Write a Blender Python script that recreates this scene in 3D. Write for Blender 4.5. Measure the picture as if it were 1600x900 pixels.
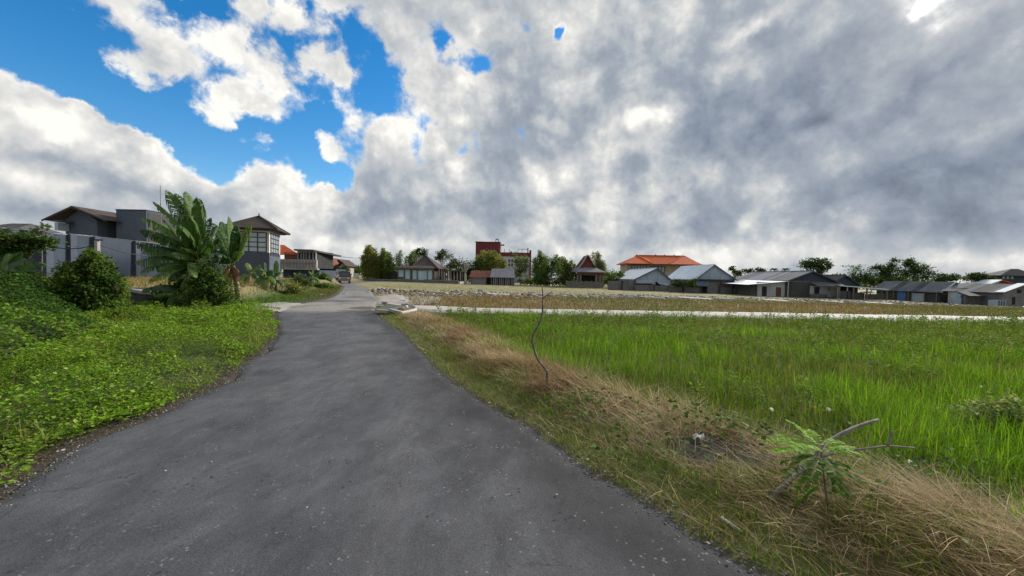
import bpy, bmesh, math, random
import numpy as np
from mathutils import Vector, Matrix, Quaternion

for _o in list(bpy.data.objects):
    bpy.data.objects.remove(_o)
SC = bpy.context.scene
COL = SC.collection
rng = np.random.default_rng(7)
random.seed(7)
R = math.radians

# ------------------------------------------------------------------ camera
EYE = 1.6
F = 600.0                    # focal length in pixels of a 1600 px wide frame
PITCH, ROLL = R(-1.72), R(1.0)
_fw = Vector((0, math.cos(PITCH), math.sin(PITCH)))
_up0 = Vector((0, -math.sin(PITCH), math.cos(PITCH)))
_rt0 = Vector((1, 0, 0))
_rt = _rt0 * math.cos(ROLL) + _up0 * math.sin(ROLL)
_up = -_rt0 * math.sin(ROLL) + _up0 * math.cos(ROLL)
cam_data = bpy.data.cameras.new('camera')
cam = bpy.data.objects.new('camera', cam_data)
COL.objects.link(cam)
m = Matrix.Identity(4)
for i in range(3):
    m[i][0], m[i][1], m[i][2] = _rt[i], _up[i], -_fw[i]
m[2][3] = EYE
cam.matrix_world = m
cam_data.sensor_width = 36.0
cam_data.lens = 36.0 * F / 1600.0
cam_data.clip_start = 0.02
cam_data.clip_end = 5000
SC.camera = cam


def ray(px, py):
    return _fw + _rt * ((px - 800) / F) + _up * ((450 - py) / F)


def W(px, py, D):
    """world point seen at photo pixel (px, py), at distance D ahead (world Y)"""
    d = ray(px, py)
    return Vector((0, 0, EYE)) + d * (D / d.y)


def G(px, py, z=0.0):
    """world point on the level z seen at photo pixel (px, py)"""
    d = ray(px, py)
    t = (z - EYE) / d.z
    return Vector((0, 0, EYE)) + d * t


# ------------------------------------------------------------------ render settings
SC.view_settings.view_transform = 'Standard'
SC.view_settings.look = 'None'
SC.view_settings.gamma = 1.0
SC.view_settings.use_curve_mapping = False
SC.view_settings.exposure = 0.5
SC.render.engine = 'CYCLES'
SC.cycles.max_bounces = 6
SC.cycles.transparent_max_bounces = 8

# ------------------------------------------------------------------ sky
SUN_PX = (1462, 8)
sd = ray(*SUN_PX).normalized()
SUN_EL = math.asin(sd.z)
SUN_AZ = math.atan2(sd.x, sd.y)          # clockwise from +Y


class NT:
    def __init__(self, nt):
        self.nt = nt

    def node(self, t, **kw):
        n = self.nt.nodes.new(t)
        for k, v in kw.items():
            setattr(n, k, v)
        return n

    def put(self, sock, v):
        if hasattr(v, 'is_linked'):
            self.nt.links.new(v, sock)
        elif v is not None:
            if sock.type in ('VECTOR',) and not isinstance(v, (int, float)):
                sock.default_value = tuple(v)[:3]
            elif sock.type == 'RGBA':
                sock.default_value = (*tuple(v)[:3], 1)
            else:
                sock.default_value = v

    def math(self, op, a, b=None, c=None, clamp=False):
        n = self.node('ShaderNodeMath', operation=op)
        n.use_clamp = clamp
        for s, v in zip(n.inputs, (a, b, c)):
            self.put(s, v)
        return n.outputs[0]

    def vec(self, op, a, b=None, scale=None):
        n = self.node('ShaderNodeVectorMath', operation=op)
        self.put(n.inputs[0], a)
        if b is not None:
            self.put(n.inputs[1], b)
        if scale is not None:
            self.put(n.inputs['Scale'], scale)
        return n.outputs['Value' if op in ('DOT_PRODUCT', 'LENGTH', 'DISTANCE') else 'Vector']

    def noise(self, v, scale, detail=4, rough=0.55, dist=0.0, out='Fac', lac=2.0):
        n = self.node('ShaderNodeTexNoise')
        if v is not None:
            self.put(n.inputs['Vector'], v)
        n.inputs['Scale'].default_value = scale
        n.inputs['Detail'].default_value = detail
        n.inputs['Roughness'].default_value = rough
        n.inputs['Lacunarity'].default_value = lac
        n.inputs['Distortion'].default_value = dist
        return n.outputs['Fac' if out == 'Fac' else 'Color']

    def ramp(self, fac, stops, interp='LINEAR'):
        n = self.node('ShaderNodeValToRGB')
        n.color_ramp.interpolation = interp
        els = n.color_ramp.elements
        while len(els) < len(stops):
            els.new(0.5)
        for e, (p, c) in zip(els, stops):
            e.position = p
            e.color = (*c, 1) if not isinstance(c, (int, float)) else (c, c, c, 1)
        self.put(n.inputs['Fac'], fac)
        return n.outputs['Color']

    def mix(self, fac, a, b, blend='MIX'):
        n = self.node('ShaderNodeMix', data_type='RGBA', blend_type=blend)
        self.put(n.inputs[0], fac)
        self.put(n.inputs[6], a)
        self.put(n.inputs[7], b)
        return n.outputs[2]

    def step(self, v, lo, hi):
        n = self.node('ShaderNodeMapRange', interpolation_type='SMOOTHSTEP')
        self.put(n.inputs[0], v)
        n.inputs[1].default_value = lo
        n.inputs[2].default_value = hi
        return n.outputs[0]


world = bpy.data.worlds.new('World')
SC.world = world
world.use_nodes = True
world.node_tree.nodes.clear()
wn = NT(world.node_tree)
SKY_STRENGTH = 0.1
d0 = wn.node('ShaderNodeTexCoord').outputs['Generated']
sky = wn.node('ShaderNodeTexSky', sky_type='NISHITA')
sky.sun_disc = False
sky.sun_elevation = SUN_EL
sky.sun_rotation = SUN_AZ
sky.air_density = 1.0
sky.dust_density = 0.3
sky.ozone_density = 2.0


def field(vec, blobs, base):
    """sum of soft patches of the sky; each patch is (px, py, half width, half height, angle, amount)"""
    acc = base
    for (px, py, sx, sy, ang, amp) in blobs:
        c = ray(px, py).normalized()
        e1 = ray(px + math.cos(R(ang)), py + math.sin(R(ang))).normalized() - c
        e2 = ray(px - math.sin(R(ang)), py + math.cos(R(ang))).normalized() - c
        t1 = e1 / (e1.length ** 2 * sx)
        t2 = e2 / (e2.length ** 2 * sy)
        rel = wn.vec('SUBTRACT', vec, c)
        u = wn.vec('DOT_PRODUCT', rel, t1)
        v = wn.vec('DOT_PRODUCT', rel, t2)
        r2 = wn.math('MULTIPLY_ADD', u, u, wn.math('MULTIPLY', v, v))
        g = wn.math('EXPONENT', wn.math('MULTIPLY', r2, -1.0))
        acc = wn.math('MULTIPLY_ADD', g, amp, acc)
    return acc


sep = wn.node('ShaderNodeSeparateXYZ')
wn.put(sep.inputs[0], d0)
zc = wn.math('MAXIMUM', sep.outputs[2], 0.0)
zd = wn.math("ADD", zc, 0.45)
comb = wn.node('ShaderNodeCombineXYZ')
wn.put(comb.inputs[0], wn.math('DIVIDE', sep.outputs[0], zd))
wn.put(comb.inputs[1], wn.math('DIVIDE', sep.outputs[1], zd))
P = comb.outputs[0]                      # point on the cloud layer overhead
# ragged edges: warp directions by two sizes of noise
w1 = wn.vec('SCALE', wn.vec('SUBTRACT', wn.noise(d0, 5.0, 4, 0.6, out='Color'), (.5, .5, .5)), scale=0.10)
w2 = wn.vec('SCALE', wn.vec('SUBTRACT', wn.noise(d0, 22, 4, 0.65, out='Color'), (.5, .5, .5)), scale=0.035)
dw = wn.vec('ADD', wn.vec('ADD', d0, w1), w2)
BLUE_VALUE = 1.25
HOLES = [
    (440, 120, 300, 150, 15, -0.86),
    (30, 70, 95, 60, 25, -1.5), (140, 125, 90, 36, 32, -1.2), (245, 190, 85, 40, 38, -1.5), (315, 245, 80, 36, 20, -1.2),
    (425, 220, 60, 28, 20, -1.1), (480, 255, 50, 30, 20, -1.2), (535, 290, 26, 24, 0, -1.1), (500, 15, 70, 28, 15, -0.9),
    (420, 140, 55, 14, 35, -0.6), (715, 85, 60, 36, 20, -0.9), (640, 205, 28, 26, 40, -0.8), (630, 60, 50, 16, 20, -0.5),
    (884, 44, 12, 16, 0, -1.4),
    (1180, 160, 440, 260, 0, 1.0), (1350, 330, 560, 160, 0, 1.0), (760, 390, 900, 60, 1, 0.8), (110, 190, 90, 40, 15, 0.9), (250, 70, 80, 34, 32, 0.75), (400, 110, 90, 40, 35, 0.45), (560, 200, 60, 36, 20, 0.5),
    (250, 330, 270, 46, 8, 0.9), (660, 330, 110, 70, 0, 0.9), (360, 140, 40, 34, 40, 0.4), (570, 120, 60, 40, 30, 0.35),
]
LIGHTS = [
    (1330, 150, 260, 170, 0, -0.10),
    (360, 190, 380, 170, 10, 0.17),
    (90, 180, 100, 40, 15, 0.20), (30, 275, 70, 24, 20, 0.26), (290, 285, 80, 28, 20, 0.26), (340, 90, 130, 60, 35, 0.10),
    (560, 195, 90, 40, 20, 0.16), (690, 190, 70, 90, 30, 0.14), (480, 290, 50, 45, 40, 0.24), 
    (215, 302, 50, 20, 0, -0.36), (60, 240, 70, 14, 10, -0.22), (600, 320, 90, 40, 10, -0.34), (60, 335, 130, 18, 8, -0.34),
    (390, 325, 60, 24, 20, -0.20), (735, 260, 26, 70, 20, 0.18), (480, 365, 70, 20, 0, 0.20), (400, 350, 60, 12, 0, 0.10), (530, 345, 30, 20, 0, -0.20),
    (800, 200, 45, 110, 10, -0.24), (1150, 190, 130, 70, 10, -0.22), (950, 100, 60, 50, 0, -0.12), (1010, 190, 50, 18, -12, 0.42),
    (1000, 235, 40, 16, 0, 0.24), (1160, 345, 24, 14, -55, 0.40), (1100, 120, 90, 34, -40, 0.12), (870, 60, 60, 50, 0, 0.16),
    (1185, 45, 18, 14, 0, 0.30), (1500, 260, 220, 60, -20, -0.24), (1540, 345, 160, 30, 0, -0.28), (1290, 130, 90, 90, 0, -0.12),
    (1575, 190, 110, 22, -32, 0.20), (1270, 205, 46, 12, -20, 0.24), (1330, 300, 120, 40, 0, -0.14), (1100, 340, 60, 36, 0, -0.22),
    (830, 388, 300, 14, 1, 0.18), (1190, 396, 160, 22, 1, 0.24), (1480, 408, 160, 18, 1, 0.24), (1000, 40, 80, 30, 0, 0.12),
    (1560, 60, 80, 60, 0, -0.18), (860, 290, 50, 50, 0, 0.22), (940, 320, 40, 24, 0, 0.22), (830, 255, 16, 16, 0, 0.2), (1400, 175, 110, 22, -42, -0.12), (1240, 260, 90, 26, -30, 0.08),
]

Q = wn.vec('ADD', d0, wn.vec('SCALE', P, scale=0.10))
n1 = wn.noise(Q, 6.0, 7, 0.55, 0.12)
n2 = wn.noise(wn.vec('ADD', Q, (0.010, 0.0, 0.018)), 6.0, 7, 0.55, 0.12)
nb = wn.noise(Q, 2.8, 4, 0.5, 0.15)
nd = wn.noise(d0, 17, 5, 0.58, 0.1)
vor = wn.node('ShaderNodeTexVoronoi', feature='SMOOTH_F1')
vor.inputs['Scale'].default_value = 13.0
vor.inputs['Smoothness'].default_value = 0.6
vor.inputs['Detail'].default_value = 0.0
vor.inputs['Roughness'].default_value = 0.55
wn.put(vor.inputs['Vector'], wn.vec('ADD', dw, w2))
puff = wn.math('SUBTRACT', 0.56, vor.outputs['Distance'])      # rounded heaps
holes = field(dw, HOLES, 0.95)
cov = wn.math('ADD', holes, wn.math('MULTIPLY', wn.math('SUBTRACT', n1, 0.5), 2.9))
cov = wn.math('ADD', cov, wn.math('MULTIPLY', wn.math('SUBTRACT', nd, 0.5), 1.1))
cov = wn.math('ADD', cov, wn.math('MULTIPLY', puff, 2.1))
alpha = wn.step(cov, 0.10, 0.72)
bri = field(dw, LIGHTS, 0.555)
relief = wn.math('MULTIPLY', wn.math('SUBTRACT', n1, n2), 1.4)
bri = wn.math('ADD', bri, relief)
bri = wn.math('ADD', bri, wn.math('MULTIPLY', wn.math('SUBTRACT', nb, 0.5), 0.45))
bri = wn.math('ADD', bri, wn.math('MULTIPLY', wn.math('SUBTRACT', nd, 0.5), 0.22))
bri = wn.math('ADD', bri, wn.math('MULTIPLY', puff, 0.50))
# long streets of cloud drawn out towards the sun
rot = wn.node('ShaderNodeMapping'); rot.inputs['Rotation'].default_value = (0, 0, SUN_AZ - 0.25)
rot.inputs['Scale'].default_value = (1, 1, 1)
wn.put(rot.inputs['Vector'], P)
street = wn.noise(wn.vec('MULTIPLY', rot.outputs[0], (2.6, 0.7, 1)), 1.0, 5, 0.5, 0.2)
bri = wn.math('ADD', bri, wn.math('MULTIPLY', wn.math('SUBTRACT', street, 0.5), 0.55))
# thin rims of the clouds are brighter than their thick middles
rim = wn.math('MULTIPLY', wn.math('SUBTRACT', 1.0, wn.step(cov, 0.45, 1.0)), 0.16)
bri = wn.math('ADD', bri, rim)
cloud = wn.ramp(bri, [(0.0, (0.13, 0.16, 0.215)), (0.25, (0.235, 0.28, 0.355)), (0.5, (0.36, 0.405, 0.465)),
                      (0.72, (0.58, 0.60, 0.61)), (0.88, (0.80, 0.79, 0.76)), (1.0, (1.0, 0.98, 0.92))])
cloud = wn.vec('SCALE', cloud, scale=0.74 / SKY_STRENGTH)
blue = wn.node('ShaderNodeHueSaturation')
blue.inputs['Saturation'].default_value = 1.45
blue.inputs['Value'].default_value = BLUE_VALUE
wn.put(blue.inputs['Color'], sky.outputs[0])
skycol = wn.mix(alpha, blue.outputs[0], cloud)
# pale air along the horizon
hz = wn.math('EXPONENT', wn.math('MULTIPLY', zc, -13.0))
skycol = wn.mix(wn.math('MULTIPLY', hz, 0.42), skycol, tuple(0.72 * v / SKY_STRENGTH for v in (0.62, 0.65, 0.66)))
# sun breaking through the cloud
sdot = wn.vec('SUBTRACT', wn.vec('ADD', dw, wn.vec('SCALE', wn.vec('SUBTRACT', wn.noise(d0, 14, 5, 0.6, out='Color'), (.5, .5, .5)), scale=0.10)), sd)
ss = wn.vec('DOT_PRODUCT', sdot, sdot)
wg = wn.vec('SCALE', wn.vec('SUBTRACT', wn.noise(d0, 14, 5, 0.6, out='Color'), (.5, .5, .5)), scale=0.16)
ss2 = wn.vec('SUBTRACT', wn.vec('ADD', d0, wg), sd)
ss2 = wn.vec('DOT_PRODUCT', ss2, ss2)
core = wn.math('EXPONENT', wn.math('MULTIPLY', ss, -1.0 / 0.022 ** 2))
core2 = wn.math('EXPONENT', wn.math('MULTIPLY', ss2, -1.0 / 0.030 ** 2))
halo = wn.math('EXPONENT', wn.math('MULTIPLY', ss2, -1.0 / 0.15 ** 2))
glow = wn.vec('ADD', wn.vec('SCALE', (1.0, 0.97, 0.9), scale=wn.math('MULTIPLY', core, 9.0)),
              wn.vec('SCALE', (1.0, 0.86, 0.68), scale=wn.math('ADD', wn.math('MULTIPLY', halo, 0.6), wn.math('MULTIPLY', core2, 2.4))))
skycol = wn.vec('ADD', skycol, glow)
bg = wn.node('ShaderNodeBackground')
wn.put(bg.inputs['Color'], skycol)
bg.inputs['Strength'].default_value = SKY_STRENGTH
wo = wn.node('ShaderNodeOutputWorld')
wn.nt.links.new(bg.outputs[0], wo.inputs['Surface'])

# ------------------------------------------------------------------ sun behind thin cloud
sl = bpy.data.lights.new('sun', 'SUN')
sl.energy = 4.2
sl.angle = R(14)
sl.color = (1.0, 0.94, 0.86)
sun = bpy.data.objects.new('sun', sl)
COL.objects.link(sun)
sun.location = (40, 40, 60)
sun.rotation_euler = (-sd).to_track_quat('-Z', 'Y').to_euler()



# ------------------------------------------------------------------ helpers
def tag(o, label=None, cat=None, group=None, kind=None):
    if label: o['label'] = label
    if cat: o['category'] = cat
    if group: o['group'] = group
    if kind: o['kind'] = kind
    return o


def thing(name, label, cat, loc=(0, 0, 0), rot=0.0, group=None):
    o = bpy.data.objects.new(name, None)
    o.empty_display_size = 0.2
    COL.objects.link(o)
    o.location = loc
    o.rotation_euler = (0, 0, rot)
    return tag(o, label, cat, group)


def link(name, me, mat, parent=None, loc=None):
    if mat is not None and not me.materials:
        me.materials.append(mat)
    o = bpy.data.objects.new(name, me)
    COL.objects.link(o)
    if parent is not None: o.parent = parent
    if loc is not None: o.location = loc
    return o


def np_mesh(name, V, Fc, col=None, smooth=False):
    """mesh from arrays: V (n,3), Fc (m,k) with k = 3 or 4, col (n,3)"""
    me = bpy.data.meshes.new(name)
    V = np.asarray(V, np.float32); Fc = np.asarray(Fc, np.int32)
    n, k = Fc.shape
    me.vertices.add(len(V)); me.vertices.foreach_set('co', V.ravel())
    me.loops.add(n * k); me.loops.foreach_set('vertex_index', Fc.ravel())
    me.polygons.add(n)
    me.polygons.foreach_set('loop_start', np.arange(0, n * k, k, dtype=np.int32))
    me.polygons.foreach_set('loop_total', np.full(n, k, np.int32))
    if smooth: me.polygons.foreach_set('use_smooth', np.ones(n, bool))
    me.update(calc_edges=True)
    if col is not None:
        a = me.color_attributes.new('Col', 'FLOAT_COLOR', 'POINT')
        c4 = np.ones((len(V), 4), np.float32); c4[:, :3] = col
        a.data.foreach_set('color', c4.ravel())
    return me


class MB:
    """collects simple shapes, then links them as ONE mesh"""
    def __init__(self):
        self.v = []; self.f = []

    def add(self, vs, fs):
        o = len(self.v)
        self.v += [tuple(p) for p in vs]
        self.f += [tuple(i + o for i in q) for q in fs]
        return self

    def box(self, x0, x1, y0, y1, z0, z1):
        vs = [(x0, y0, z0), (x1, y0, z0), (x1, y1, z0), (x0, y1, z0), (x0, y0, z1), (x1, y0, z1), (x1, y1, z1), (x0, y1, z1)]
        return self.add(vs, [(0, 3, 2, 1), (4, 5, 6, 7), (0, 1, 5, 4), (1, 2, 6, 5), (2, 3, 7, 6), (3, 0, 4, 7)])

    def slab(self, q, t):
        """four corner points of a sheet, thickened by t along its normal"""
        q = [Vector(p) for p in q]
        n = (q[1] - q[0]).cross(q[3] - q[0]).normalized() * t
        return self.add([p - n for p in q] + q, [(0, 3, 2, 1), (4, 5, 6, 7), (0, 1, 5, 4), (1, 2, 6, 5), (2, 3, 7, 6), (3, 0, 4, 7)])

    def tri(self, q, t):
        q = [Vector(p) for p in q]
        n = (q[1] - q[0]).cross(q[2] - q[0]).normalized() * t
        return self.add([p - n for p in q] + q, [(0, 2, 1), (3, 4, 5), (0, 1, 4, 3), (1, 2, 5, 4), (2, 0, 3, 5)])

    def prism(self, prof, y0, y1):
        """outline in x, z pushed along y"""
        n = len(prof)
        vs = [(x, y0, z) for x, z in prof] + [(x, y1, z) for x, z in prof]
        fs = [tuple(range(n)), tuple(range(2 * n - 1, n - 1, -1))]
        fs += [(i, i + n, (i + 1) % n + n, (i + 1) % n) for i in range(n)]
        return self.add(vs, fs)

    def tube(self, pts, rad, n=7, cap=True):
        pts = [Vector(p) for p in pts]
        if not hasattr(rad, '__len__'): rad = [rad] * len(pts)
        o = len(self.v); ref = None
        for i, p in enumerate(pts):
            t = (pts[min(i + 1, len(pts) - 1)] - pts[max(i - 1, 0)]).normalized()
            if ref is None:
                ref = t.orthogonal().normalized()
            ref = (ref - t * ref.dot(t)).normalized()
            b = t.cross(ref)
            for k in range(n):
                a = 2 * math.pi * k / n
                self.v.append(tuple(p + (ref * math.cos(a) + b * math.sin(a)) * rad[i]))
        for i in range(len(pts) - 1):
            for k in range(n):
                k2 = (k + 1) % n
                self.f.append((o + i * n + k, o + i * n + k2, o + (i + 1) * n + k2, o + (i + 1) * n + k))
        if cap:
            self.f.append(tuple(o + k for k in range(n))[::-1])
            self.f.append(tuple(o + (len(pts) - 1) * n + k for k in range(n)))
        return self

    def mesh(self, name, smooth=False):
        me = bpy.data.meshes.new(name)
        me.from_pydata(self.v, [], self.f)
        if smooth:
            me.polygons.foreach_set('use_smooth', [True] * len(me.polygons))
        me.update()
        return me

    def build(self, name, mat, parent=None, loc=None, smooth=False):
        return link(name, self.mesh(name, smooth), mat, parent, loc)


# ------------------------------------------------------------------ noise for placing things
def vnoise(x, y, seed=0):
    xi = np.floor(x).astype(np.int64); yi = np.floor(y).astype(np.int64)
    fx = x - xi; fy = y - yi
    fx = fx * fx * (3 - 2 * fx); fy = fy * fy * (3 - 2 * fy)

    def h(a, b):
        n = (a * 374761393 + b * 668265263 + seed * 974634777) & 0xffffffff
        n = ((n ^ (n >> 13)) * 1274126177) & 0xffffffff
        return ((n ^ (n >> 16)) & 0xffff) / 65535.0
    return (h(xi, yi) * (1 - fx) + h(xi + 1, yi) * fx) * (1 - fy) + (h(xi, yi + 1) * (1 - fx) + h(xi + 1, yi + 1) * fx) * fy


def fbm(x, y, seed=0, oct=4):
    s = 0; a = 0.5; t = 0
    for i in range(oct):
        s = s + a * vnoise(x, y, seed + i); t += a
        x = x * 2.03 + 17.1; y = y * 2.03 + 9.7; a *= 0.5
    return s / t


def sstep(v, a, b):
    t = np.clip((v - a) / (b - a), 0, 1)
    return t * t * (3 - 2 * t)


# ------------------------------------------------------------------ materials
def srgb(r, g, b):
    return tuple(((v / 255) / 12.92 if v / 255 <= 0.04045 else ((v / 255 + 0.055) / 1.055) ** 2.4) for v in (r, g, b))


def new_mat(name):
    mt = bpy.data.materials.new(name)
    mt.use_nodes = True
    n = NT(mt.node_tree)
    p = mt.node_tree.nodes['Principled BSDF']
    p.inputs['Roughness'].default_value = 0.85
    p.inputs['Specular IOR Level'].default_value = 0.3
    return mt, n, p


def leaf_mat(name, rough=0.7, trans=0.4, spec=0.10):
    """colour per leaf from the mesh, light passes through"""
    mt, n, p = new_mat(name)
    a = n.node('ShaderNodeAttribute', attribute_name='Col')
    n.put(p.inputs['Base Color'], a.outputs['Color'])
    p.inputs['Roughness'].default_value = rough
    p.inputs['Specular IOR Level'].default_value = spec
    t = n.node('ShaderNodeBsdfTranslucent')
    n.put(t.inputs['Color'], n.vec('MULTIPLY', a.outputs['Color'], (1.15, 1.1, 0.75)))
    mx = n.node('ShaderNodeMixShader')
    mx.inputs[0].default_value = trans
    n.nt.links.new(p.outputs[0], mx.inputs[1]); n.nt.links.new(t.outputs[0], mx.inputs[2])
    n.nt.links.new(mx.outputs[0], mt.node_tree.nodes['Material Output'].inputs['Surface'])
    return mt


def mottled(name, c1, c2, scale=1.0, rough=0.85, bump=0.0, bscale=None, streak=0.0, c3=None, metal=0.0, spec=0.3, coord='Object'):
    """two colours mixed by noise, optional rain streaks running down and fine relief"""
    mt, n, p = new_mat(name)
    co = n.node('ShaderNodeTexCoord').outputs[coord]
    f = n.step(n.noise(co, scale, 6, 0.62), 0.32, 0.68)
    col = n.mix(f, c1, c2)
    if c3 is not None:
        g = n.step(n.noise(co, scale * 2.7, 5, 0.65, 0.5), 0.58, 0.70)
        col = n.mix(g, col, c3)
    if streak:
        v = n.vec('MULTIPLY', co, (2.2, 2.2, 0.12))
        s = n.step(n.noise(v, 1.3, 5, 0.6), 0.50, 0.72)
        col = n.mix(n.math('MULTIPLY', s, streak), col, tuple(x * 0.35 for x in c1))
    n.put(p.inputs['Base Color'], col)
    p.inputs['Roughness'].default_value = rough
    p.inputs['Metallic'].default_value = metal
    p.inputs['Specular IOR Level'].default_value = spec
    if bump:
        b = n.node('ShaderNodeBump')
        b.inputs['Strength'].default_value = bump
        b.inputs['Distance'].default_value = 0.03
        n.put(b.inputs['Height'], n.noise(co, bscale or scale * 8, 5, 0.7))
        n.put(p.inputs['Normal'], b.outputs[0])
    return mt


def blocky(name, c1, c2, mortar, w=0.4, h=0.2, axis='XZ', streak=0.2):
    """small masonry too far off to tell the blocks apart"""
    mt, n, p = new_mat(name)
    co = n.node('ShaderNodeTexCoord').outputs['Object']
    sp = n.node('ShaderNodeSeparateXYZ'); n.put(sp.inputs[0], co)
    cb = n.node('ShaderNodeCombineXYZ')
    n.put(cb.inputs[0], n.math('ADD', sp.outputs[0], sp.outputs[1])); n.put(cb.inputs[1], sp.outputs[2])
    b = n.node('ShaderNodeTexBrick')
    n.put(b.inputs['Vector'], cb.outputs[0])
    n.put(b.inputs['Color1'], c1); n.put(b.inputs['Color2'], c2); n.put(b.inputs['Mortar'], mortar)
    b.inputs['Scale'].default_value = 1.0
    b.inputs['Brick Width'].default_value = w; b.inputs['Row Height'].default_value = h
    b.inputs['Mortar Size'].default_value = 0.012
    s = n.step(n.noise(n.vec('MULTIPLY', co, (1.5, 1.5, 0.3)), 0.9, 6, 0.65), 0.40, 0.70)
    n.put(p.inputs['Base Color'], n.mix(n.math('MULTIPLY', s, streak * 2.2), b.outputs['Color'], tuple(x * 0.4 for x in c1)))
    return mt


def tiled(name, c1, c2, course=0.28, c3=None):
    """roof tiles too small to tell apart: courses stepping down the slope"""
    mt, n, p = new_mat(name)
    co = n.node('ShaderNodeTexCoord').outputs['Object']
    sp = n.node('ShaderNodeSeparateXYZ'); n.put(sp.inputs[0], co)
    fr = n.math('FRACT', n.math('DIVIDE', sp.outputs[2], course))
    f = n.step(n.noise(co, 1.3, 7, 0.7), 0.35, 0.65)
    col = n.mix(f, c1, c2)
    if c3 is not None:
        col = n.mix(n.step(n.noise(co, 0.7, 6, 0.7, 0.6), 0.55, 0.68), col, c3)
    n.put(p.inputs['Base Color'], col)
    b = n.node('ShaderNodeBump'); b.inputs['Strength'].default_value = 0.8; b.inputs['Distance'].default_value = 0.05
    n.put(b.inputs['Height'], n.math('ADD', fr, n.noise(co, 9, 3, 0.6)))
    n.put(p.inputs['Normal'], b.outputs[0])
    return mt


M = {}
M['leaf'] = leaf_mat('leaf')
M['banana'] = leaf_mat('banana_leaf', 0.5, 0.35, 0.22)
M['blade'] = leaf_mat('grass_blade', 0.7, 0.45, 0.10)
M['straw'] = leaf_mat('straw', 0.8, 0.25, 0.08)
M['bark'] = mottled('bark', (0.09, 0.075, 0.06), (0.20, 0.17, 0.14), 6, bump=0.6, bscale=30)
M['pale_bark'] = mottled('pale_bark', (0.24, 0.22, 0.19), (0.40, 0.37, 0.33), 5, bump=0.5, bscale=30)
M['stick'] = mottled('stick_bark', (0.15, 0.14, 0.125), (0.25, 0.235, 0.21), 14, bump=0.5, bscale=70, c3=(0.12, 0.11, 0.095))
M['dark_stick'] = mottled('dark_stick_bark', (0.10, 0.085, 0.07), (0.19, 0.16, 0.13), 12, bump=0.5, bscale=70)
M['glass'] = mottled('window_glass', (0.03, 0.035, 0.04), (0.05, 0.055, 0.06), 2, rough=0.12, spec=0.6)
M['black'] = mottled('black_trim', (0.015, 0.015, 0.017), (0.03, 0.03, 0.03), 5, rough=0.6)
M['white'] = mottled('white_paint', (0.68, 0.67, 0.65), (0.52, 0.51, 0.49), 2.5, rough=0.6, streak=0.2)
M['concrete'] = mottled('concrete', (0.36, 0.35, 0.33), (0.25, 0.245, 0.235), 2.0, bump=0.4, bscale=18, streak=0.25)
M['steel'] = mottled('grey_steel', (0.16, 0.16, 0.165), (0.24, 0.24, 0.24), 3, rough=0.5)
M['wood'] = mottled('old_wood', (0.13, 0.105, 0.08), (0.22, 0.18, 0.14), 3, bump=0.3, streak=0.3)



# ------------------------------------------------------------------ road outline, from the photograph
def g2(pts, z=0.0):
    return [tuple(G(a, b, z)[:2]) for a, b in pts]


ROAD_R = [(4.3, -14), (3.6, -6), (2.75, -1.2)] + g2([(1214, 898), (1124, 853), (1049, 807), (999, 772), (924, 735), (837, 667), (760, 627),
          (704, 592), (670, 560), (632, 520), (600, 500), (588, 487), (590, 470), (581, 456), (566, 448)]) + [(-25.3, 60), (-27.5, 72), (-26, 88), (-18, 110)]
ROAD_L = [(-1.0, -14), (-2.0, -6), (-2.9, -0.5)] + g2([(0, 776), (120, 693), (248, 645), (355, 597), (384, 568), (410, 553), (433, 526), (436, 508),
          (430, 492), (446, 479), (490, 471), (522, 464), (534, 454), (537, 447)]) + [(-28.6, 60), (-31, 72), (-29.8, 88), (-22, 112)]


def poly_sd(x, y, line, side):
    """signed distance to a polyline running away from the viewer; positive on its right (side=1) or left (side=-1)"""
    best = np.full(np.shape(x), 1e9); sg = np.ones(np.shape(x))
    for (ax, ay), (bx, by) in zip(line[:-1], line[1:]):
        dx, dy = bx - ax, by - ay
        t = np.clip(((x - ax) * dx + (y - ay) * dy) / (dx * dx + dy * dy), 0, 1)
        ex = x - (ax + t * dx); ey = y - (ay + t * dy)
        d = np.hypot(ex, ey)
        c = dx * (y - ay) - dy * (x - ax)          # > 0 : left of the line
        up = d < best - 1e-9
        sg = np.where(up, np.where(c > 0, -1.0, 1.0), sg)
        best = np.where(up, d, best)
    return best * sg * side


def sdr(x, y): return poly_sd(x, y, ROAD_R, 1)
def sdl(x, y): return poly_sd(x, y, ROAD_L, -1)


TERRACE = 0.75


def terrace_mask(x, y):
    edge = 18.2 + 0.18 * (x + 20) + np.where(x < -24, (-24 - x) * 0.3, 0)
    return sstep(y, edge, edge + 0.35) * sstep(-x, 13.0 + 0.30 * (y - 18), 14.5 + 0.30 * (y - 18))


def thicket_h(x, y):
    """height of the dark vine thicket that banks up on the left"""
    d = sdl(x, y)
    e = 2.3 + 1.6 * sstep(y, 7.5, 12)
    m = sstep(d, e, e + 2.6) * (1 - sstep(y, 12.5, 15.5)) * sstep(y, -3, 2)
    back = 1 - sstep(y - 9.0 - 0.12 * (x + 10), 0, 4.5) * 0.75 * sstep(x, -13, -9)
    n = fbm(x * 0.9, y * 0.9, 3, 4)
    return m * back * (0.95 * n + 0.38 + 0.40 * sstep(-x, 7, 13))


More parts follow.
